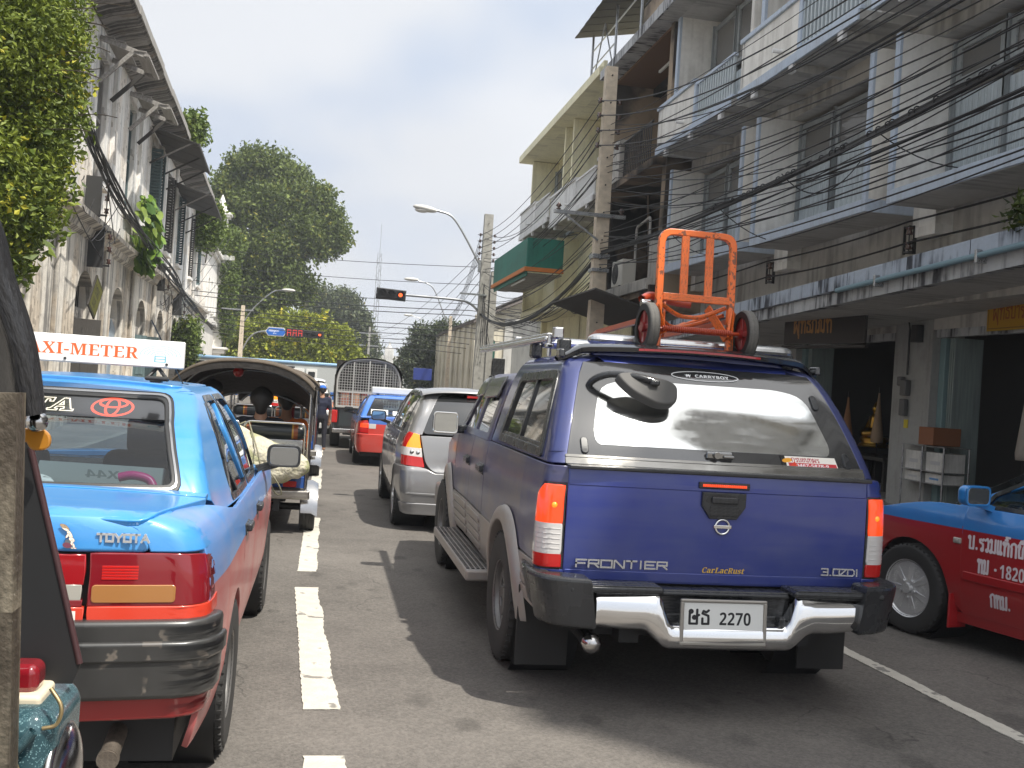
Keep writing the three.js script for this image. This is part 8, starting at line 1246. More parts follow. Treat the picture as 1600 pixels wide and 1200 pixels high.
add('dome_lamp', put(new THREE.SphereGeometry(0.055, 12, 8), -0.12, 1.53, -0.7), M.lensRed, t);
wheel(t, [0, 0.23, -2.45], 0.23, 0.13, 0.13, 'truck', 1, 0.1);
return t;
}
const tuk1=makeTuk('tuk-tuk with a tan canopy and chrome posts, two passengers and a sack tied behind');
copyOf(tuk1, [-0.755, -0.02, -15.6], 0, 'second tuk-tuk, mostly hidden in front of the one carrying the sack');
// the tied white sack behind the seat
{
const sackT=tex(512, 256, (u, v)=>{ const a=fbm(u * 10, v * 10, 10, 10, 5), w=vnoise(u * 160, v * 160, 160), g=sstep(0.55, 0.75, fbm(u * 6 + 3, v * 5, 256, 256, 4)); return tri3([0.62 * (0.8 + 0.4 * (a - 0.5) + 0.25 * (w - 0.5)), 0.58 * (0.8 + 0.4 * (a - 0.5) + 0.25 * (w - 0.5)), 0.45 * (0.8 + 0.4 * (a - 0.5))], [0.26, 0.28, 0.12], g * 0.7);});
const g=new THREE.SphereGeometry(0.5, 48, 32), p=g.attributes.position;
for (let i=0; i < p.count; i++) { const x=p.getX(i), y=p.getY(i), z=p.getZ(i), n=fbm(x * 5 + 9, y * 7 + z * 5 + 4, 256, 256, 4) - 0.5, w=abs(sin(x * 20 + y * 9)) * 0.02; p.setXYZ(i, x * 1.36, y * (0.52 - 0.14 * x) * (1 + 0.5 * n) - 0.16 * x + w, z * 0.46 * (1 + 0.5 * n));}
g.computeVertexNormals();
const t=thing('tied_sack', 'bulging off-white woven sack roped across the back of the nearer tuk-tuk', 'sack', [-0.78, 0.73, -9.78]);
add('sack', muv(g.toNonIndexed(), 0.8), std([1, 1, 1], 0.9, { map: sackT, bumpMap: rep(T.bump, 4), bumpScale: 0.02 }), t); t.children[0].geometry=muv(smooth(t.children[0].geometry, 2), 0.8);
const rp=std([0.2, 0.19, 0.13], 0.9);
add('rope', tube([[0.05, 0.33, -0.15], [-0.06, 0.27, 0.05], [-0.18, 0.16, 0.24], [-0.25, 0.0, 0.26], [-0.3, -0.2, 0.15]], 0.007, 30, 6), rp, t);
add('rope', tube([[0.08, 0.33, -0.15], [0.14, 0.22, 0.1], [0.2, 0.08, 0.24], [0.24, -0.06, 0.25], [0.3, -0.13, 0.28], [0.38, -0.3, 0.2], [0.44, -0.31, 0.2], [0.4, -0.2, 0.25], [0.3, -0.08, 0.27]], 0.007, 40, 6), rp, t);
}
person('passenger in a peach sleeveless top, head turned right, left seat of nearer tuk-tuk', [-1.10, 0.20, -10.32], 0, { seated: true, top: [0.62, 0.40, 0.28], bottom: [0.05, 0.05, 0.08], hair: 'full', headTurn: -1.1, bare: true });
person('passenger in a dark shirt seen from behind, right seat of nearer tuk-tuk', [-0.62, 0.15, -10.36], 0, { seated: true, top: [0.02, 0.022, 0.03], bottom: [0.03, 0.03, 0.04], hair: 'full' });
person('driver in an orange top at the front of the nearer tuk-tuk', [-0.42, 0.10, -11.75], 0, { seated: true, top: [0.8, 0.16, 0.01], bottom: [0.04, 0.04, 0.06] });
{ const st=person('person in dark navy clothes and a blue cap standing by the queue of traffic', [-0.06, 0, -21.6], 0.1, { top: [0.012, 0.015, 0.035], bottom: [0.012, 0.012, 0.02], cap: [0.02, 0.12, 0.5] }); st.scale.setScalar(0.8);}
person('taxi driver silhouette in dark clothes behind the wheel of the near taxi', [-0.78, 0.12, -5.45], 0, { seated: true, top: [0.03, 0.032, 0.045], bottom: [0.03, 0.03, 0.04] });
// ---------- our own neighbour: the tuk-tuk whose rear corner fills the left edge ----------
{
const t=thing('tuk_tuk', 'tuk-tuk corner at the left edge: black canopy, worn post, teal speckled mudguard', 'tuk-tuk', [-0.9, 0, -1.2]);
const teal=tex(512, 512, (u, v)=>{ const g=hash2(floor(u * 110), floor(v * 110)), g2=fbm(u * 8, v * 8, 8, 8, 4); return tri3([0.006, 0.055, 0.075], [0.25, 0.42, 0.45], sstep(0.8, 1.0, g) * 0.9 + 0.15 * g2);});
M.teal=phy([1, 1, 1], 0.35, { map: rep(teal, 2.6), metalness: 0.35, clearcoat: 0.8, clearcoatRoughness: 0.1, bumpMap: rep(T.grain, 6), bumpScale: 0.0015 });
const vinyl=phy([0.02, 0.02, 0.022], 0.35, { clearcoat: 0.4, bumpMap: rep(T.bump, 5), bumpScale: 0.003 });
const postM=tex(256, 512, (u, v)=>{ const a=fbm(u * 14, v * 2.5, 14, 256, 4), b=fbm(u * 5, v * 4, 5, 256, 4); return tri3([0.07, 0.055, 0.04], [0.2, 0.17, 0.125], sstep(0.35, 0.75, 0.6 * a + 0.4 * b));});
globalThis.__fg={ t, vinyl, postM };
// local x: world + 0.9; z: world + 1.2
const W2=(x, y, z)=>[x + 0.9, y, z + 1.2];
const post=add('post', muv(G(bar(W2(-0.314, 0.6, -1.2), W2(-0.352, 1.49, -1.2), 0.034, 0.04)), 0.25), std([1, 1, 1], 0.55, { map: postM, metalness: 0.35, bumpMap: rep(T.bump, 6), bumpScale: 0.002 }), t);
// canopy edge: a swelling roll of black vinyl with a piped rim
const rim=[[-0.55, 1.84, -1.10], [-0.46, 1.79, -1.16], [-0.395, 1.69, -1.22], [-0.375, 1.62, -1.24], [-0.35, 1.545, -1.25], [-0.337, 1.465, -1.26]].map((p)=>W2(...p));
add('canopy', strip3(rim.map(([x, y, z], i)=>{ const k=i / (rim.length - 1), o=[]; for (let j=0; j <= 8; j++) { const a=mix(-0.2, 1.9, j / 8); o.push([x - 0.25 * (1 - cos(a)) * (1 - 0.55 * k), y + 0.10 * sin(a) * (1 - 0.85 * k), z + 0.02 - 0.02 * j]);} return o;})), vinyl, t);
add('canopy_roll', tube(rim, 0.017, 40, 10), vinyl, t);
add('canopy_roll', tube(rim.map(([x, y, z], i)=>[x - 0.035, y - 0.05, z + 0.02]), 0.014, 40, 10), M.black, t);
add('rim_end', put(new THREE.SphereGeometry(0.013, 10, 8), ...W2(-0.335, 1.455, -1.28)), M.steel, t);
add('side_curtain', (()=>{ const o=extr([[-0.395, 1.44], [-0.350, 1.425], [-0.318, 1.30], [-0.277, 1.155], [-0.285, 1.13], [-0.42, 1.13]].map(([x, y])=>[x + 0.9, y]), 0.006); return o.translate(0, 0, -0.13);})(), M.black, t);
add('curtain_piping', tube([[-0.352, 1.42, -1.325], [-0.318, 1.30, -1.325], [-0.278, 1.155, -1.325]].map((p)=>W2(...p)), 0.004, 20, 6), std([0.05, 0.02, 0.022], 0.5), t);
const hook=extr(fil([[-0.02, 0.012, 0.01], [0.012, 0.014, 0.01], [0.022, 0.004, 0.01], [0.02, -0.012, 0.01], [0.0, -0.014, 0.008], [-0.006, -0.004, 0], [-0.02, -0.004, 0]], 4), 0.008, 0.002);
add('amber_hook', put(hook, ...W2(-0.343, 1.433, -1.30)), phy([0.55, 0.24, 0.03], 0.3, { transmission: 0.2, clearcoat: 0.6 }), t);
// mudguard: teal box with a pressed swage, chrome rim round the wheel, red lamp on a cream foot
add('mudguard', put(new RoundedBoxGeometry(0.36, 0.34, 0.16, 5, 0.03), ...W2(-0.462, 0.955, -1.31)), M.teal, t);
add('swage', tube([[-0.42, 1.064, -1.225], [-0.36, 1.064, -1.225], [-0.325, 1.078, -1.225], [-0.302, 1.105, -1.225]].map((p)=>W2(...p)), 0.006, 24, 8), M.teal, t);
add('wheel_disc', G(put(new THREE.TorusGeometry(0.072, 0.006, 10, 40).rotateY(PI / 2), ...W2(-0.288, 1.02, -1.30)), put(new THREE.SphereGeometry(0.072, 28, 14, 0, 2 * PI, 0, PI / 2).scale(1, 0.32, 1), ...W2(-0.288, 1.02, -1.30), 0, 0, -PI / 2), cy(0.068, 0.068, 0.03, 28, ...W2(-0.30, 1.02, -1.30), 0, 0, PI / 2)), M.steel, t);
add('lamp_foot', r6(...[-0.362, -0.305].map((x)=>x + 0.9), 1.118, 1.134, -0.13, -0.06, 0.006), std([0.62, 0.54, 0.40], 0.6), t);
add('lamp', put(new RoundedBoxGeometry(0.04, 0.036, 0.045, 4, 0.012), ...W2(-0.333, 1.148, -1.295)), M.lensDeep, t);
add('bolt', G(rod(W2(-0.318, 1.068, -1.222), W2(-0.302, 1.03, -1.222), 0.003), cy(0.008, 0.008, 0.006, 6, ...W2(-0.301, 1.026, -1.222), PI / 2)), M.brass ??= std([0.5, 0.38, 0.2], 0.35, { metalness: 0.9 }), t);
add('wire_loop', tube([[-0.29, 1.15, -1.24], [-0.276, 1.13, -1.235], [-0.28, 1.11, -1.235], [-0.295, 1.105, -1.235]].map((p)=>W2(...p)), 0.0025, 20, 6), M.brass, t);
add('floor', b6(-0.3, 0.55, 0.5, 0.78, -0.3, 0.8), M.teal, t);
add('seat_back', r6(-0.3, 0.42, 0.8, 1.12, -0.05, 0.1, 0.04), M.black, t);
wheel(t, [0.5, 0.23, -0.1], 0.23, 0.14, 0.13, 'truck', 1, 0);
}
// ---------- poles, lamps, signals and the wires between them ----------
M.poleC=std([1, 1, 1], 0.85, { map: rep(tex(256, 512, (u, v)=>{ const a=fbm(u * 8, v * 12, 8, 12, 5); const k=0.85 + 0.4 * (a - 0.5); return [0.68 * k, 0.58 * k, 0.45 * k];}), 1), bumpMap: rep(T.bump, 2), bumpScale: 0.006 });
M.poleG=std([1, 1, 1], 0.85, { map: rep(tex(256, 512, (u, v)=>{ const a=fbm(u * 8, v * 12, 8, 12, 5); const k=0.85 + 0.4 * (a - 0.5); return [0.36 * k, 0.35 * k, 0.32 * k];}), 1), bumpMap: rep(T.bump, 2), bumpScale: 0.006 });
function pole(label, pos, h, w, m, lean=0) {
const t=thing('utility_pole', label, 'utility pole', pos); t.rotation.z=lean;
const g=new THREE.BoxGeometry(w, h, w * 0.8, 1, 8, 1).translate(0, h / 2, 0), p=g.attributes.position; for (let i=0; i < p.count; i++) { const k=1 - 0.28 * p.getY(i) / h; p.setX(i, p.getX(i) * k); p.setZ(i, p.getZ(i) * k);} g.computeVertexNormals();
add('shaft', muv(G(g)), m, t); const hs=[]; for (let y=1.2; y < h - 0.2; y += 0.62) hs.push(cy(0.017, 0.017, w * 0.82, 8, 0.0, y, 0, PI / 2)); const ho=add('bolt_hole', G(hs), M.black, t); ho.userData.kind='stuff'; return t;
}
const bobG=lathe([[0.015, -0.06], [0.05, -0.05], [0.03, 0], [0.05, 0.05], [0.015, 0.06]], 8);
const near=pole('tall tan concrete pole with four insulators in front of the burnt shophouse', [5.88, 0.1, -22], 8.85, 0.36, M.poleC);
for (const y of [8.15, 7.82, 7.48, 7.14]) { add('insulator', bobG.clone().translate(-0.24, y - 0.1, 0.1), M.bobbin, near); add('pin', rod([-0.28, y - 0.1, 0.05], [0.2, y - 0.1, 0.05], 0.014), M.darkmetal, near); add('insulator', bobG.clone().translate(0.22, y - 0.1, 0.1), M.bobbin, near);}
add('cross_arm', G(b6(-1.15, 0.5, 5.42, 5.5, 0.12, 0.2), bar([-0.9, 5.42, 0.15], [-0.1, 4.9, 0.15], 0.04, 0.04)), M.galv, near); adds('arm_insulator', [lathe([[0.02, 0], [0.06, 0.02], [0.02, 0.05], [0.07, 0.09], [0.02, 0.16]], 10).translate(-1.05, 5.5, 0.16), lathe([[0.02, 0], [0.06, 0.02], [0.02, 0.05], [0.07, 0.09], [0.02, 0.16]], 10).translate(0.4, 5.5, 0.16)], M.bobbin, near); add('stay_band', G(r6(-0.2, 0.2, 4.5, 4.6, -0.18, 0.18, 0.01), r6(-0.2, 0.2, 4.2, 4.28, -0.18, 0.18, 0.01)), M.galv, near);
const far1=pole('grey concrete pole carrying the street lamp and the overhead signal', [6.0, 0.1, -40], 8.4, 0.48, M.poleG);
for (const y of [7.65, 7.4, 7.15, 6.9, 6.65]) { add('insulator', bobG.clone().translate(-0.3, y - 0.1, 0.1), M.bobbin, far1); add('insulator', bobG.clone().translate(0.28, y - 0.1, 0.1), M.bobbin, far1); add('pin', rod([-0.4, y - 0.1, 0.06], [0.36, y - 0.1, 0.06], 0.014), M.darkmetal, far1);}
add('second_post', muv(bar([0.34, 0, 0.1], [0.36, 6.1, 0.1], 0.26, 0.26, V(0, 0, 1))), M.poleG, far1); add('cross_arm', b6(-1.0, 0.1, 5.1, 5.17, 0.15, 0.22), M.galv, far1); add('control_box', rb(0.5, 0.9, 0.4, 0.03, 0.75, 2.2, 0.1), M.blackPlastic, far1);
const streetLamp=(label, base, arm, head, s=1)=>{ const t=thing('street_lamp', label, 'street lamp', base); add('arm', tube([[0, 0, 0], [-0.05 * s, 0.25 * s, 0], arm, [head[0] + 0.45 * s, head[1] - 0.02, 0]], 0.045 * s, 40, 8), M.galv, t); const hd=add('lamp_head', put(new THREE.SphereGeometry(0.5, 20, 12).scale(1.0 * s, 0.26 * s, 0.36 * s), head[0], head[1], 0, 0, 0, -0.12), M.white, t); add('lamp_glass', put(new THREE.SphereGeometry(0.3, 16, 10, 0, 2 * PI, PI / 2, PI / 2).scale(1 * s, 0.4 * s, 0.5 * s), head[0] - 0.12 * s, head[1] - 0.06 * s, 0), M.lensClear, t); add('clamp', rb(0.12 * s, 0.5 * s, 0.14 * s, 0.02, 0.02, 0.1, 0), M.galv, t); return t;};
streetLamp('white street lamp on a long curved arm from the grey signal pole', [5.72, 6.3, -39.9], [-1.1, 1.85, 0], [-2.3, 2.18]);
const signal=(label, pos, n, lit)=>{ const t=thing('traffic_signal', label, 'traffic light', pos); add('housing', rb(0.36 * n + 0.04, 0.38, 0.22, 0.03, 0, 0, 0), M.black, t); for (let i=0; i < n; i++) { const x=(i - (n - 1) / 2) * 0.36; add('visor', put(new THREE.CylinderGeometry(0.155, 0.155, 0.16, 20, 1, true, PI * 0.5, PI), x, 0, 0.17, PI / 2, 0, 0), M.black, t); add('lens', put(new THREE.SphereGeometry(0.15, 20, 8, 0, 2 * PI, 0, 0.9).scale(0.95, 0.4, 0.95), x, 0, 0.06, PI / 2), i === n - 1?lit : M.black, t);} add('back_board', rb(0.36 * n + 0.1, 0.44, 0.02, 0.01, 0, 0, -0.12), M.black, t); return t;};
M.sigRed=phy([0.5, 0.03, 0.01], 0.4, { emissive: col([1, 0.13, 0.03]), emissiveIntensity: 1.5 });
signal('overhead traffic light with its red lamp lit, on an arm from the grey pole', [2.30, 4.98, -39.9], 3, M.sigRed).rotation.z=-0.04;
{ const t=thing('signal_arm', 'curved arm holding the overhead traffic light out from the grey pole', 'arm'); add('tube', tube([[1.7, 5.0, -40.0], [3.2, 5.0, -40.0], [4.9, 4.98, -40], [5.5, 4.85, -40.0], [5.95, 4.45, -40.0]], 0.05, 40, 8), M.galv, t);}
{ const s2=signal('far traffic light with its red lamp lit beside a three digit counter', [-0.9, 4.0, -60], 3, M.sigRed); s2.scale.setScalar(1.0);
const c=thing('countdown_display', 'black three digit countdown display lit red beside the far traffic light', 'countdown', [-1.98, 4.0, -60]); add('case', rb(1.05, 0.52, 0.16, 0.02, 0, 0, 0), M.black, c); for (const x of [-0.32, 0, 0.32]) { add('digit', G(b6(x - 0.11, x + 0.11, 0.14, 0.18, 0.081, 0.09), b6(x - 0.11, x + 0.11, -0.02, 0.02, 0.081, 0.09), b6(x - 0.11, x - 0.075, -0.18, 0.18, 0.0805, 0.0895), b6(x + 0.075, x + 0.11, -0.18, 0.18, 0.0805, 0.0895)), M.digitRed ??= phy([0.3, 0.02, 0.02], 0.4, { emissive: col([0.8, 0.05, 0.04]), emissiveIntensity: 0.5 }), c);}
const n=thing('street_name_sign', 'pale edged blue hexagonal street name sign beside the countdown display', 'street sign', [-3.05, 4.0, -60]); const hx=[[-0.62, 0], [-0.44, 0.26], [0.44, 0.26], [0.62, 0], [0.44, -0.26], [-0.44, -0.26]]; add('rim', extr(hx, 0.05, 0.008).translate(0, 0, -0.02), M.white, n); add('face', extr(inset(hx, 0.05), 0.01).translate(0, 0, 0.031), std([0.02, 0.13, 0.5], 0.4), n); const st=canvasTex(512, 200, (g, w, h)=>{ g.clearRect(0, 0, w, h); g.strokeStyle=g.fillStyle='#f0f4ff'; thai(g, 'ถนนบรมหาราช'.replace('ถ', 'ภ'), 40, 100, 62, 0.78, 0.12); thai(g, 'มหาชย', 170, 170, 34, 0.9, 0.12);}); add('print', plane(0.95, 0.37, 0, 0, 0.0425), std([1, 1, 1], 0.5, { map: st, transparent: true, alphaTest: 0.35 }), n);
const p=pole('thin far pole at the left of the crossing, holding the far signal arm', [-5.0, 0.1, -60.2], 5.3, 0.28, M.poleC); add('arm', tube([[0.05, 2.6, 0], [0.5, 3.5, 0], [1.2, 3.88, 0], [3.0, 3.9, 0.1], [4.6, 3.9, 0.1]], 0.045, 40, 8), M.galv, p); add('lamp_arm', tube([[0, 4.2, 0], [0.6, 5.2, 0], [1.6, 6.2, 0], [2.2, 6.35, 0]], 0.04, 24, 6), M.galv, p); add('lamp_head', new THREE.SphereGeometry(0.4, 14, 8).scale(1, 0.25, 0.4).translate(2.5, 6.38, 0), M.white, p); add('cross_arm', b6(-1.2, 0.6, 5.0, 5.08, -0.05, 0.05), M.galv, p);}
const p3=pole('thin tan pole by the bushes beyond the crossing', [7.1, 0.1, -60], 5.6, 0.24, M.poleC); add('lamp_arm', tube([[0, 4.9, 0], [-0.4, 5.6, 0], [-1.2, 7.2, 0], [-2.1, 7.55, 0]], 0.04, 24, 6), M.galv, p3); add('lamp_head', new THREE.SphereGeometry(0.45, 14, 8).scale(1, 0.25, 0.4).translate(-2.5, 7.6, 0), M.white, p3); add('shop_sign', rb(1.1, 0.7, 0.08, 0.01, -1.5, 2.0, 0.2), std([0.02, 0.04, 0.22], 0.5), p3);
for (const [x, z, h, hy] of [[9.5, -92, 5.5, 6.0], [12, -118, 5, 5.4]]) { const q=copyOf(p3, [x, 0.1, z], 0, z < -100?'farthest small street lamp pole down the road' : 'small street lamp pole farther down the road');}
// wires: upper lines, cable bundles, cross-street lines
const wr_=rngOf(77);
const aerial=(label, spans, group)=>{ const t=thing('overhead_wire', label, 'wire', [0, 0, 0], 0, group); for (const s of spans) add('span', wire(...s), M.wire, t); return t;};
['highest', 'second highest', 'third highest', 'lowest'].forEach((n, i)=>{ const y=[8.15, 7.82, 7.48, 7.14][i]; aerial(n + ' of the four upper lines running along the shophouses over the tan pole', [[[5.66, y, -21.9], [5.45 + 0.12 * i, y - 0.15, 5], 1.9 - 0.12 * i, 0.013, 26], [[5.66, y, -21.9], [5.72, 7.65 - 0.25 * i, -39.9], 0.55, 0.012, 16], [[5.72, 7.65 - 0.25 * i, -39.9], [7.0, 5.4 - 0.1 * i, -60], 0.5, 0.012, 12]], 'upper lines on the tan pole');});
['inner', 'middle', 'outer'].forEach((n, i)=>aerial(n + ' of three lower service lines in front of the balconies', [[[6.1, 7.0 - 0.55 * i, -21.9], [6.2 - 0.1 * i, 7.4 - 0.5 * i, 4], 1.3 + 0.15 * i, 0.011, 24], [[6.1, 7.0 - 0.55 * i, -21.9], [6.2, 6.6 - 0.3 * i, -39.9], 0.5, 0.011, 14]], 'lower service lines'));
{ const b=[]; for (let i=0; i < 9; i++) { const o=[0.05 * (wr_() - 0.5), 0.07 * (wr_() - 0.5)], sg=0.55 + 0.05 * wr_(); b.push(wire([5.9 + o[0], 4.75 + o[1], -22], [5.9 + o[0], 5.9 + o[1], 4], sg, 0.017, 26, 5), wire([5.9 + o[0], 4.75 + o[1], -22], [5.9 + o[0], 4.5 + o[1], -40], 0.9 + 0.1 * wr_(), 0.016, 16, 5));} for (let i=0; i < 60; i++) { const z=-21 + 24 * wr_(), q=(z + 22) / 26; b.push(new THREE.TorusGeometry(0.042, 0.008, 4, 10).translate(5.9, mix(4.75, 5.9, q) - 0.57 * 4 * q * (1 - q), z));} tag(add('cable_bundle', G(b), M.wire), 'thick lashed bundle of black cables slung past the window boxes', 'cables').userData.kind='stuff';}
{ const b=[]; for (let i=0; i < 6; i++) { const y=4.35 + 0.12 * i; b.push(wire([5.85, y, -22], [5.75 + 0.15 * wr_(), y + 0.35 + 0.4 * wr_(), 4], 0.35 + 0.5 * wr_(), 0.010, 26, 4), wire([5.85, y, -22], [5.95, y + 0.1, -40], 0.8 + 0.4 * wr_(), 0.012, 14, 4));} for (let i=0; i < 24; i++) { const y=4.3 + 3.6 * wr_(), y2=4.8 + 2.6 * wr_(); b.push(wire([5.85 + 0.3 * wr_(), y, -22], [5.3 + 1.3 * wr_(), y2, 4], 0.5 + 1.1 * wr_(), 0.007 + 0.004 * wr_(), 22, 4)); if (i < 12) b.push(wire([5.8, y, -22], [5.9, 4.3 + 0.75 * (y - 4.3) + wr_(), -40], 0.5 + 0.6 * wr_(), 0.011, 12, 4));}
for (let i=0; i < 5; i++) { const z=-20 + i * 2.4; b.push(wire([5.9, 4.7, z], [6.9 + wr_(), 4.2 + 1.6 * wr_(), z + 2 * (wr_() - 0.3)], 0.35, 0.008, 12, 4));} for (let i=0; i < 9; i++) b.push(wire([5.9, 4.5 - 0.3 * wr_(), -22], [6.7 + 0.1 * wr_(), 4.3 - 0.6 * wr_(), -24 - 10 * wr_()], 0.4 * wr_(), 0.012, 12, 4)); tag(add('service_wires', G(b), M.wire), 'slack thin service wires below the thick bundle along the shophouses', 'wires').userData.kind='stuff';}
{ const b=[]; for (const [y0, y1, z] of [[7.0, 6.6, -42], [6.3, 5.9, -42.5], [5.6, 5.1, -43], [5.0, 4.9, -44], [4.85, 4.75, -45], [4.5, 4.4, -48], [4.35, 4.3, -50], [4.15, 4.1, -52], [3.95, 3.9, -54], [3.7, 3.75, -56], [3.5, 3.5, -58]]) b.push(wire([-18, y0 + 1.6, z - 12], [6.0, y1, z], 0.5, z > -43.2?0.012 : 0.018, 24, 4), wire([6.0, y1, z], [26, y1 + 0.8, z + 2], 0.5, 0.016, 14, 4)); for (let i=0; i < 5; i++) b.push(wire([5.9, 4.9 - 0.2 * i, -40], [26, 4.8 - 0.3 * i, -52], 0.5, 0.016, 14, 4), wire([5.8, 7.0 - 0.4 * i, -40], [3.5 + 1.2 * i, 6.2 - 0.2 * i, -100], 1.0, 0.014, 16, 4), wire([6.0, 6.8 - 0.5 * i, -40], [5.9 + 0.1 * i, 3.2, -39.5], 0.05, 0.014, 8, 4)); tag(add('crossing_wires', G(b), M.wire), 'many thin lines crossing the street beyond the overhead traffic light', 'wires').userData.kind='stuff';}
// distant lattice mast and small line poles
{ const t=thing('radio_mast', 'hazy thin lattice mast far off above the road', 'mast', [9.2, 0, -210]); const g=[]; for (const [x, z] of [[-0.6, 0], [0.6, 0], [0, 0.9]]) g.push(rod([x, 0, z], [x * 0.6, 28, z * 0.6], 0.07, 0.06, 5)); for (let k=0; k < 18; k++) { const y=k * 1.55, s=k % 2?1 : -1; g.push(rod([-0.6 * s, y, 0], [0.6 * s, y + 1.5, 0], 0.035, 0.035, 4), rod([0.6 * s, y, 0], [0, y + 1.5, 0.9], 0.035, 0.035, 4));} add('lattice', G(g), M.galv, t); add('aerial', rod([0, 27, 0.3], [0, 34, 0.3], 0.05), M.galv, t);}
for (const [x, z, h, l] of [[3.9, -100, 6.8, 'far line pole with two cross arms over the road end'], [9.0, -150, 7.2, 'farthest slim line pole at the road end']]) { const t=pole(l, [x, 0, z], h, 0.26, M.poleG); add('cross_arm', G(b6(-1.2, 1.2, h - 0.7, h - 0.6, -0.05, 0.05), b6(-1.0, 1.0, h - 1.9, h - 1.8, -0.05, 0.05)), M.galv, t);}
// ---------- trees ----------
{ const t=thing('tall_tree', 'tall dark leafy tree rising over the end of the terrace', 'tree', [-5.2, 0, -80]), r=rngOf(14);
const cl=[...Array.from({ length: 30 }, ()=>{ const a=r() * 6.3, y=5 + 13 * r(), w=y > 11?4.6 : 3.4; return [0.2 + cos(a) * w * (0.75 + 0.4 * r()) * sqrt(max(0.1, 1 - ((y - 12) / 7.5) ** 2)), y, sin(a) * 2.4, 0.7 + 0.6 * r(), 0.5 + 0.5 * r(), 0.8, 0.9];}), [0.2, 17.4, 0, 2.6, 2.0, 2.4], [-2.8, 16.0, 0, 2.2, 1.6, 2], [2.6, 15.4, 0, 2.6, 1.9, 2.2], [4.6, 14.0, 0, 1.8, 1.6, 1.8], [-0.6, 14.4, 1, 3.2, 2.2, 2.5], [-4.0, 13.2, 0, 2.2, 2.0, 2], [3.0, 12.4, 0.5, 2.8, 1.8, 2], [0.6, 11.4, 1.2, 3.0, 2.0, 2.4], [-3.0, 10.4, 0.5, 2.6, 2.2, 2.2], [1.8, 9.6, 0.8, 2.0, 1.8, 2], [-1.0, 8.4, 1.0, 2.6, 2.0, 2], [-4.4, 8.0, 0, 2.4, 2.2, 2], [-3.2, 5.4, 0.5, 2.6, 2.6, 2], [0.2, 5.8, 0.6, 2.4, 2.2, 2], [3.9, 15.8, 0, 1.4, 1.0, 1.2], [5.6, 12.8, 0, 1.0, 0.9, 1]];
for (const c of cl) if (!c[6]) { c[3] *= 0.76; c[4] *= 0.76;}
crown(t, cl, 18000, { size: 0.25, per: 8, seed: 141, dark: [0.035, 0.068, 0.014], light: [0.19, 0.24, 0.05], fill: 0.75, hang: 1.2 });
add('trunk', limb([[0, 0, 0], [0.2, 4, 0.1], [0.4, 8, 0], [0.3, 13, 0]], 0.55, 0.15), M.bark, t);
for (const e of [[3.2, 14, 0], [-3.0, 14.5, 0], [4.2, 12.5, 0.4], [-3.6, 10, 0.3], [1.6, 16.5, 0]]) add('limb', limb([[0.3, 6 + r() * 2, 0], [e[0] * 0.45, e[1] * 0.75, 0], e], 0.2, 0.05, 7, 10), M.bark, t);}
{ const t=thing('yellow_green_tree', 'bright yellow green drooping tree lower beside the far signal', 'tree', [-1.4, 0, -69]);
crown(t, [[-3.4, 3.6, 0, 1.8, 1.7, 1.4], [-1.6, 4.4, 0, 1.8, 1.5, 1.5], [0.2, 4.6, 0, 1.7, 1.3, 1.4], [1.7, 4.0, 0, 1.4, 1.3, 1.2], [2.7, 3.0, 0, 1.1, 1.3, 1.0], [0.9, 3.0, 0.4, 1.7, 1.3, 1.2], [-1.2, 2.8, 0.5, 2.0, 1.3, 1.2], [-3.2, 2.0, 0.4, 1.8, 1.2, 1.2], [3.3, 2.2, 0, 0.8, 1.0, 0.8], [1.2, 1.8, 0.5, 1.6, 1.0, 1]], 7000, { size: 0.2, per: 8, seed: 151, dark: [0.08, 0.115, 0.016], light: [0.36, 0.40, 0.045], fill: 0.6, hang: 1.0 });
add('trunk', limb([[0, 0, 0], [-0.1, 2, 0], [0.2, 4.4, 0]], 0.3, 0.08), M.bark, t); for (const e of [[1.8, 4.2, 0], [-1.8, 4.4, 0]]) add('limb', limb([[0, 1.8, 0], [e[0] * 0.5, 3.4, 0], e], 0.12, 0.04, 6, 8), M.bark, t);}
{ const t=thing('grey_green_tree', 'hazy rounded grey green tree behind the tall one', 'tree', [0.2, 0, -112]); crown(t, [[0, 9.0, 0, 3.4, 2.6, 2.5], [2.0, 7.2, 0, 2.6, 2.2, 2], [3.2, 5.2, 0, 2.2, 1.8, 2], [-1.0, 6.0, 0, 3.4, 2.8, 2], [3.6, 3.0, 0, 2.2, 1.6, 2]], 6000, { size: 0.3, per: 8, seed: 161, dark: [0.035, 0.055, 0.022], light: [0.12, 0.145, 0.06] }); add('trunk', limb([[0, 0, 0], [0.1, 4, 0], [0, 9, 0]], 0.4, 0.1), M.bark, t);}
{ const t=thing('street_shrub_tree', 'loose grey green tree at the right of the road beyond the crossing', 'tree', [7.7, 0, -72]); crown(t, [[-0.8, 4.6, 0, 1.5, 1.3, 1.3], [0.9, 5.0, 0, 1.6, 1.2, 1.3], [-1.4, 3.0, 0, 1.6, 1.4, 1.3], [0.6, 3.2, 0, 1.9, 1.5, 1.4], [-0.4, 1.6, 0, 2.2, 1.2, 1.4], [1.6, 2.0, 0, 1.5, 1.4, 1.3]], 4200, { size: 0.18, per: 8, seed: 171, dark: [0.025, 0.042, 0.02], light: [0.10, 0.125, 0.055], fill: 0.75 }); add('trunk', limb([[0, 0, 0], [0.1, 2, 0], [-0.2, 5, 0]], 0.2, 0.05), M.bark, t); for (const e of [[1.2, 5, 0], [-1.2, 4.6, 0], [0.2, 6.1, 0]]) add('limb', limb([[0, 1.6, 0], [e[0] * 0.5, 3.2, 0], e], 0.08, 0.02, 6, 8), M.bark, t);}
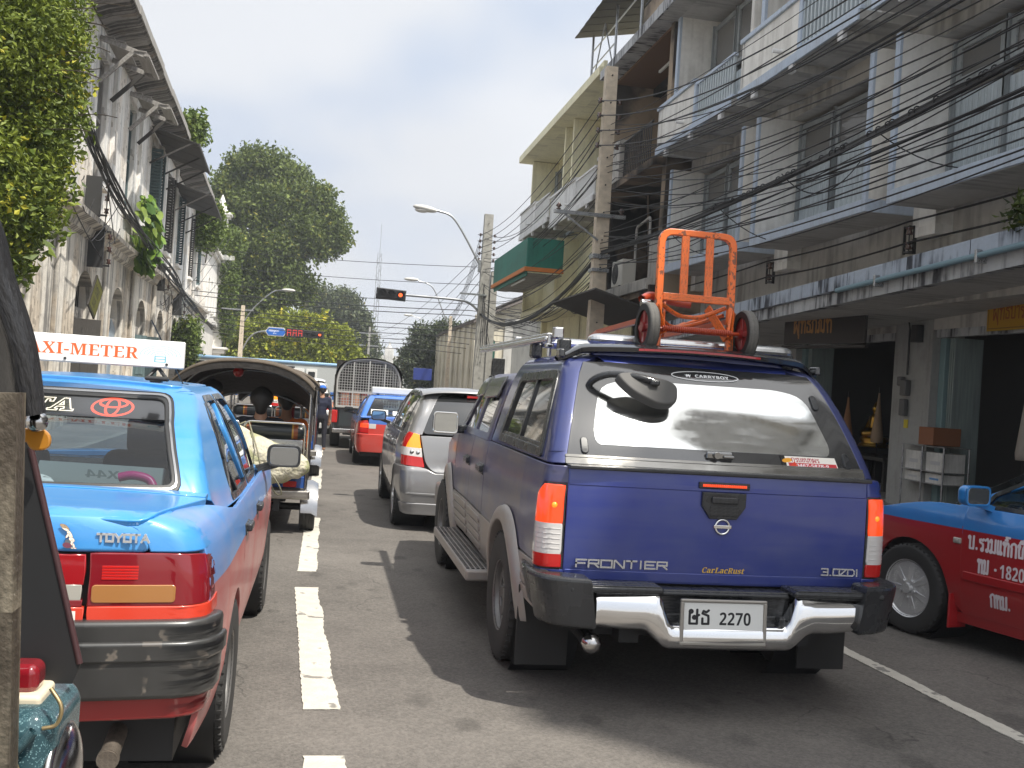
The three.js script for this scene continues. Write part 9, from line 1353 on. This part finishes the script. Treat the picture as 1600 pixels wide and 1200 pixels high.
for (const [x, z, w, h, s, l] of [[-12, -92, 7, 9, 181, 'dark green tree mass behind the white corner building'], [6.5, -170, 9, 6, 182, 'low hazy green trees closing the end of the road'], [16, -130, 7, 5, 183, 'hazy trees behind the street shrub tree']]) { const t=thing('background_tree', l, 'tree', [x, 0, z]); crown(t, [[0, h * 0.7, 0, w * 0.5, h * 0.35, 3], [-w * 0.4, h * 0.5, 0, w * 0.45, h * 0.35, 3], [w * 0.4, h * 0.45, 0, w * 0.45, h * 0.35, 3], [0, h * 0.25, 1, w * 0.7, h * 0.3, 3]], 3600, { size: 0.36, per: 8, seed: s }); add('trunk', limb([[0, 0, 0], [0, h * 0.3, 0], [0.1, h * 0.7, 0]], 0.35, 0.1, 7, 6), M.bark, t);}
// ---------- white corner building with a pinnacle at the end of the terrace ----------
{ const t=thing('white_corner_building', 'white plastered corner building with a stepped pinnacle and creeper on its edge', 'building', globalThis.__loc(57, 0, 0), PI / 2 + 0.042);
const wh=std([1, 1, 1], 0.85, { map: rep(tex(512, 512, (u, v)=>{ const a=fbm(u * 6, v * 6, 6, 6, 5), r=fbm(u * 40, v * 3, 40, 256, 4); return tri3([0.74, 0.72, 0.68], [0.34, 0.32, 0.30], clamp(0.7 * sstep(0.55, 0.85, r * 0.6 + a * 0.45)));}), 1 / 5) });
add('wall', muv(b6(0.02, 9.4, 0, 8.2, -5, 0.12)), wh, t); add('string_course', muv(r6(0.02, 9.6, 4.2, 4.5, -0.1, 0.32, 0.03)), wh, t); add('cornice', G(muv(r6(0.02, 9.7, 8.2, 8.4, -5, 0.3, 0.03)), muv(r6(0.02, 9.8, 8.4, 8.62, -5, 0.45, 0.03))), wh, t);
for (const x of [1.0, 3.2, 5.4, 7.6]) { const w=sub('window', t); add('shutter', b6(x - 0.44, x + 0.44, 5.0, 6.6, 0.11, 0.15), M.tealWood, w); add('surround', extr(rect(x - 0.6, x + 0.6, 4.85, 6.75), 0.1, 0.01, [rect(x - 0.44, x + 0.44, 5.0, 6.6)]).translate(0, 0, 0.12), wh, w);}
const c=sub('corner_pier', t, [9.1, 0, 0.1]); add('shaft', muv(r6(-0.55, 0.55, 0, 8.2, -0.5, 0.5, 0.03)), wh, c); for (const [w, y0, y1] of [[0.75, 2.6, 2.85], [0.9, 2.85, 3.0], [0.8, 8.2, 8.45], [1.0, 8.45, 8.75], [0.8, 8.75, 9.0], [0.62, 9.0, 9.9], [0.8, 9.9, 10.05], [0.58, 10.05, 10.3], [0.42, 10.3, 11.2], [0.56, 11.2, 11.35], [0.66, 11.35, 11.5]]) add('moulding', muv(r6(-w, w, y0, y1, -w, w, 0.04)), wh, c); add('finial', lathe([[0.4, 0], [0.46, 0.1], [0.26, 0.3], [0.3, 0.4], [0.14, 0.6], [0.2, 0.72], [0.05, 1.1], [0, 1.2]], 16).translate(0, 11.5, 0), wh, c);
const v=thing('pier_creeper', 'creeper trailing down the white corner pier', 'creeper', globalThis.__loc(65.6, 0, 0.8)); crown(v, [[0, 9.6, 0, 0.8, 0.9, 0.7], [0.1, 7.6, 0, 0.5, 1.2, 0.5], [0, 6.0, 0, 0.45, 1.0, 0.45], [0.1, 4.4, 0, 0.35, 0.9, 0.35], [-0.8, 9.9, 0, 0.9, 0.7, 0.6]], 1500, { size: 0.16, seed: 190, dark: [0.05, 0.085, 0.02], light: [0.2, 0.27, 0.06] }); add('stem', limb([[0, 2.5, -0.2], [0.1, 6, -0.2], [0, 10, -0.1]], 0.05, 0.02, 5, 8), M.bark, v);}
// ---------- cream hall with a green arched window beyond the crossing, roofs, far buildings ----------
{ const t=thing('cream_hall', 'cream gabled hall with ribbed end wall and a green arched window beyond the crossing', 'building', [7.6, 0, -53]); const cw=std([0.78, 0.73, 0.6], 0.85, { map: rep(T.conc, 1 / 4) });
add('side_wall', muv(b6(0, 5.2, 0, 5.4, -0.3, 0)), cw, t); add('street_wall', muv(b6(-0.02, 0.2, 0, 5.0, -22, -0.3)), cw, t); for (let k=0; k < 9; k++) add('pilaster', muv(r6(-0.14, -0.02, 0, 4.9, -1.2 - k * 2.4, -0.8 - k * 2.4, 0.02)), cw, t); add('wall_band', muv(b6(1.6, 2.4, 0, 5.3, 0.0, 0.08)), M.white, t);
add('roof', G(put(muv(bx(0.15, 0.1, 23)), -0.1, 5.0, -11, 0, 0, 0.5), put(muv(bx(4.6, 0.12, 23)), 2.0, 6.1, -11, 0, 0, 0.45), put(muv(bx(4.6, 0.12, 23)), 5.6, 6.1, -11, 0, 0, -0.45)), std([0.17, 0.15, 0.14], 0.9, { map: rep(T.conc, 1 / 2) }), t);
add('gable', extr([[0, 5.0], [5.3, 5.0], [3.8, 6.6], [2.4, 6.2]], 0.2).translate(0, 0, -0.31), cw, t);
const w=sub('arched_window', t); add('pane', extr([[0.55, 2.6], [1.15, 2.6], ...arc(0.85, 3.9, 0.3, 0, PI, 10)], 0.05).translate(0, 0, 0.0), std([0.01, 0.09, 0.065], 0.5), w); add('surround', extr(arc(0.85, 3.9, 0.38, 0, PI, 10).concat([[0.47, 2.52], [1.23, 2.52]]), 0.05, 0.005, [[[0.56, 2.6], [1.14, 2.6], ...arc(0.85, 3.9, 0.29, 0, PI, 10)]]).translate(0, 0, 0.01), cw, w);
add('louvred_vent', G(...Array.from({ length: 8 }, (_, k)=>put(bx(1.8, 0.1, 0.02), 4.1, 2.65 + k * 0.125, 0.03, 0.5))), M.greyWood, t);}
{ const t=thing('corner_shop', 'white corner shop with a dark tin roof and a green awning past the yellow shophouses', 'building', [9.2, 0, -44.5]); add('wall', muv(b6(0, 8, 0, 5.0, -6, 0)), M.white, t); for (let k=0; k < 12; k++) add('roof_sheet', put(muv(bx(0.7, 0.04, 3.4)), 0.2 + k * 0.7, 5.6 + 0.02 * (k % 2), -0.6, 0.35), M.darkmetal, t); add('awning', put(muv(bx(7.6, 0.05, 1.6)), 4, 2.7, 0.7, 0.3), std([0.01, 0.12, 0.09], 0.7), t); add('roller_shutter', G(...Array.from({ length: 14 }, (_, k)=>b6(0.6, 7.4, 0.12 + k * 0.155, 0.26 + k * 0.155, 0, 0.04))), M.galv, t); const w=sub('window', t); add('pane', b6(1.2, 2.6, 3.2, 4.4, 0, 0.02), M.glassDark, w); add('frame', extr(rect(1.1, 2.7, 3.1, 4.5), 0.06, 0.005, [rect(1.22, 2.58, 3.22, 4.38)]), M.white, w);}
{ const t=thing('pennant_string', 'string of small white pennants under the eave of the corner shop', 'bunting', [0, 0, 0]); const n=16; add('cord', wire([8.6, 2.75, -42.6], [13.5, 3.0, -42.6], 0.1, 0.01), M.wire, t); for (let i=0; i < n; i++) { const f=(i + 0.5) / n; add('pennant', put(bx(0.2, 0.36, 0.006), mix(8.6, 13.5, f), mix(2.55, 2.8, f) - 0.4 * f * (1 - f), -42.6, 0.2 * sin(i * 3), 0.3 * sin(i), 0.25), M.signWhite ?? M.white, t);} }
{ const sd=[[-20, -78, 9, 6, 'pale'], [10.5, -190, 12, 5.5, 'grey'], [20, -105, 10, 6.5, 'cream'], [-4, -185, 10, 5, 'white']]; for (const [x, z, w, h, c] of sd) { const t=thing('distant_building', c + ' walled low building far down the street' + (x < 0?' on the left' : ' on the right'), 'building', [x, 0, z]); const m=std({ pale: [0.5, 0.48, 0.44], grey: [0.36, 0.36, 0.36], cream: [0.55, 0.5, 0.4], white: [0.62, 0.61, 0.58] }[c], 0.85, { map: rep(T.conc, 1 / 5) }); add('wall', muv(b6(-w / 2, w / 2, 0, h, -5, 0)), m, t); add('parapet', muv(b6(-w / 2 - 0.1, w / 2 + 0.1, h, h + 0.35, -5.1, 0.1)), m, t); for (let i=0; i < 4; i++) { const wd=sub('window', t); add('pane', b6(-w / 2 + 0.8 + i * w / 4.4, -w / 2 + 2.0 + i * w / 4.4, h * 0.55, h * 0.82, 0, 0.04), M.glassDark, wd); add('sill', b6(-w / 2 + 0.7 + i * w / 4.4, -w / 2 + 2.1 + i * w / 4.4, h * 0.53, h * 0.55, 0, 0.1), m, wd);} } }
{ const t=thing('temple_gate', 'white ornamented gate tower far beyond the caged truck', 'gate', [8.3, 0, -140]); for (const [x, w, h] of [[-1.8, 0.9, 5.6], [0, 1.2, 6.2], [1.8, 0.9, 5.6], [3.4, 0.7, 5.0]]) { add('pier', muv(r6(x - w / 2, x + w / 2, 0, h, -0.5, 0.5, 0.03)), M.white, t); add('finial', lathe([[0.3, 0], [0.34, 0.12], [0.12, 0.4], [0.16, 0.5], [0, 1.0]], 10).translate(x, h, 0), M.white, t);} add('lintel', muv(b6(-2.4, 3.8, 4.6, 5.1, -0.4, 0.4)), M.white, t);}
// ---------- far traffic: caged truck, white car, bus ----------
{ const t=thing('caged_truck', 'pickup truck with a tall arched mesh cage loaded with rolls', 'truck', [0.93, 0, -22.4]); const dk=paint([0.035, 0.045, 0.05]);
const half=0.68, hoop=(z, r=0.025)=>pipe([[-half, 0.9, z], [-half - 0.01, 1.62, z], [-0.5, 1.93, z], [0, 2.0, z], [0.5, 1.93, z], [half + 0.01, 1.62, z], [half, 0.9, z]], r, 0.22, 8);
for (const z of [0, -0.8, -1.6, -2.2]) add('hoop', hoop(z), M.cageW ??= std([0.5, 0.49, 0.46], 0.5, { metalness: 0.3 }), t);
add('canvas_cover', strip3([0.06, -0.8, -1.6, -2.3].map((z)=>Array.from({ length: 17 }, (_, i)=>{ const a=mix(PI, 0, i / 16); return [0.72 * cos(a), 1.60 + 0.43 * pow(sin(a), 0.8), z];})).reverse()), canvasDark, t);
add('front_sheet', b6(-0.7, 0.7, 0.95, 1.98, -2.32, -2.3), canvasDark, t); add('side_sheet', G(b6(-0.73, -0.72, 0.95, 1.62, -2.3, 0), b6(0.72, 0.73, 0.95, 1.62, -2.3, 0)), canvasDark, t);
const mesh_=[]; for (let k=0; k < 23; k++) { const x=-0.64 + k * 0.0582, top=1.60 + 0.36 * sqrt(max(0, 1 - (x / 0.7) ** 2)); mesh_.push(b6(x - 0.005, x + 0.005, 0.92, top, -0.003, 0.003));} for (let k=0; k < 19; k++) { const y=0.94 + k * 0.0582, w=y < 1.6?0.66 : 0.66 * sqrt(max(0, 1 - ((y - 1.6) / 0.4) ** 2)); mesh_.push(b6(-w, w, y - 0.005, y + 0.005, 0.003, 0.008));} const mm=add('wire_mesh', G(mesh_), M.cageW, t); mm.userData.kind='stuff';
for (const x of [-0.34, 0, 0.34]) add('cage_bar', b6(x - 0.016, x + 0.016, 0.92, 1.6 + 0.36 * sqrt(1 - (x / 0.7) ** 2), 0.008, 0.03), M.cageW, t); add('cage_rail', b6(-0.67, 0.67, 1.23, 1.27, 0.01, 0.032), M.cageW, t); add('cage_rail', b6(-0.69, 0.69, 0.90, 0.95, 0.0, 0.05), M.cageW, t);
add('tailgate', r6(-0.62, 0.62, 0.48, 0.88, -0.04, 0.0, 0.02), dk, t); add('bed', b6(-0.68, 0.68, 0.45, 0.88, -2.3, -0.05), dk, t); for (const s of [-1, 1]) { add('bed_side', r6(s * 0.68, s * 0.76, 0.42, 0.9, -2.3, 0.02, 0.04), dk, t); add('tail_lamp', r6(s * 0.64, s * 0.77, 0.56, 0.84, -0.06, 0.03, 0.02), M.lensRed, t); wheel(t, [s * 0.66, 0.3, -0.75], 0.3, 0.2, 0.18, 'truck', s, 0.2); wheel(t, [s * 0.66, 0.3, -3.2], 0.3, 0.2, 0.18, 'truck', s, 0.4); const m=sub('door_mirror', t, [s * 0.92, 1.05, -2.9]); add('shell', rb(0.16, 0.2, 0.08, 0.03), M.blackPlastic, m);}
add('bumper', r6(-0.74, 0.74, 0.34, 0.44, 0.02, 0.12, 0.02), M.steel, t); add('cab', put(new RoundedBoxGeometry(1.44, 0.62, 1.5, 4, 0.12), 0, 1.12, -3.1), dk, t); add('cab_window', G(b6(-0.735, -0.715, 1.1, 1.36, -3.6, -2.6), b6(0.715, 0.735, 1.1, 1.36, -3.6, -2.6), b6(-0.6, 0.6, 1.1, 1.36, -2.36, -2.34)), M.tint, t); add('cab_base', r6(-0.74, 0.74, 0.4, 0.95, -4.6, -2.35, 0.1), dk, t); add('chassis', b6(-0.5, 0.5, 0.3, 0.5, -4.4, 0), M.black, t);}
[[-0.52, 'pink and orange striped roll at the left of the truck cage', [0.55, 0.22, 0.16]], [-0.27, 'second striped roll in the truck cage, orange and buff', [0.6, 0.3, 0.18]], [-0.04, 'third roll in the truck cage, dusty red', [0.42, 0.12, 0.10]], [0.2, 'fourth roll in the truck cage, half hidden, tan', [0.5, 0.32, 0.22]]].forEach(([x, l, c], i)=>{ const t=thing('cloth_roll', l, 'roll', [0.93 + x, 0.905, -22.62], 0, 'rolls in the truck cage'); add('roll', put(new THREE.CylinderGeometry(0.105, 0.115, 0.36, 16, 3), 0, 0.18, 0), std(c, 0.85, { bumpMap: rep(T.bump, 2), bumpScale: 0.01 }), t); add('stripe', G(cy(0.111, 0.112, 0.05, 16, 0, 0.12, 0), cy(0.109, 0.11, 0.05, 16, 0, 0.25, 0)), std([0.66, 0.5, 0.36], 0.85), t);});
{ const t=thing('minibus', 'pale grey and white bus with a light blue roof edge crossing ahead', 'bus', [-2.6, 0, -46]); add('body', rb(7.0, 1.55, 2.2, 0.12, 0, 1.32, 0), std([0.42, 0.44, 0.44], 0.5), t); add('roof', rb(7.1, 0.14, 2.3, 0.06, 0, 2.1, 0), paint([0.25, 0.42, 0.62]), t); add('lower_band', rb(7.02, 0.42, 2.22, 0.06, 0, 0.72, 0), paint([0.02, 0.12, 0.42]), t); for (const x of [1.4, 1.95]) { const d=sub('door', t); add('leaf', extr(rect(x - 0.24, x + 0.24, 0.78, 1.86, 0.05), 0.05, 0.005, [rect(x - 0.15, x + 0.15, 1.0, 1.74, 0.05)]).translate(0, 0, 1.1), M.signWhite ?? M.white, d); add('pane', b6(x - 0.15, x + 0.15, 1.0, 1.74, 1.105, 1.115), M.glassDark, d);} for (let i=0; i < 5; i++) add('window', rb(0.85, 0.62, 0.04, 0.04, -3.0 + i * 0.95, 1.62, 1.1), M.glassDark, t); for (const x of [-2.4, 2.6]) wheel(t, [x, 0.4, 0.98], 0.4, 0.22, 0.24, 'truck', 1, 0).rotation.y=-PI / 2;}
// haze
scene.fog=new THREE.FogExp2(col([0.62, 0.66, 0.72]), 0.0009);
{ const src=scene.getObjectByName('hatchback'), c=copyOf(src, [-0.62, 0, -27.2], 0, 'white hatchback in the left lane ahead of the second tuk-tuk'); const w=paint([0.62, 0.62, 0.61], { metalness: 0.05 }), base=src.getObjectByName('roof').material; c.traverse((o)=>{ if (o.material === base) o.material=w;});}
renderer.render(scene, camera);
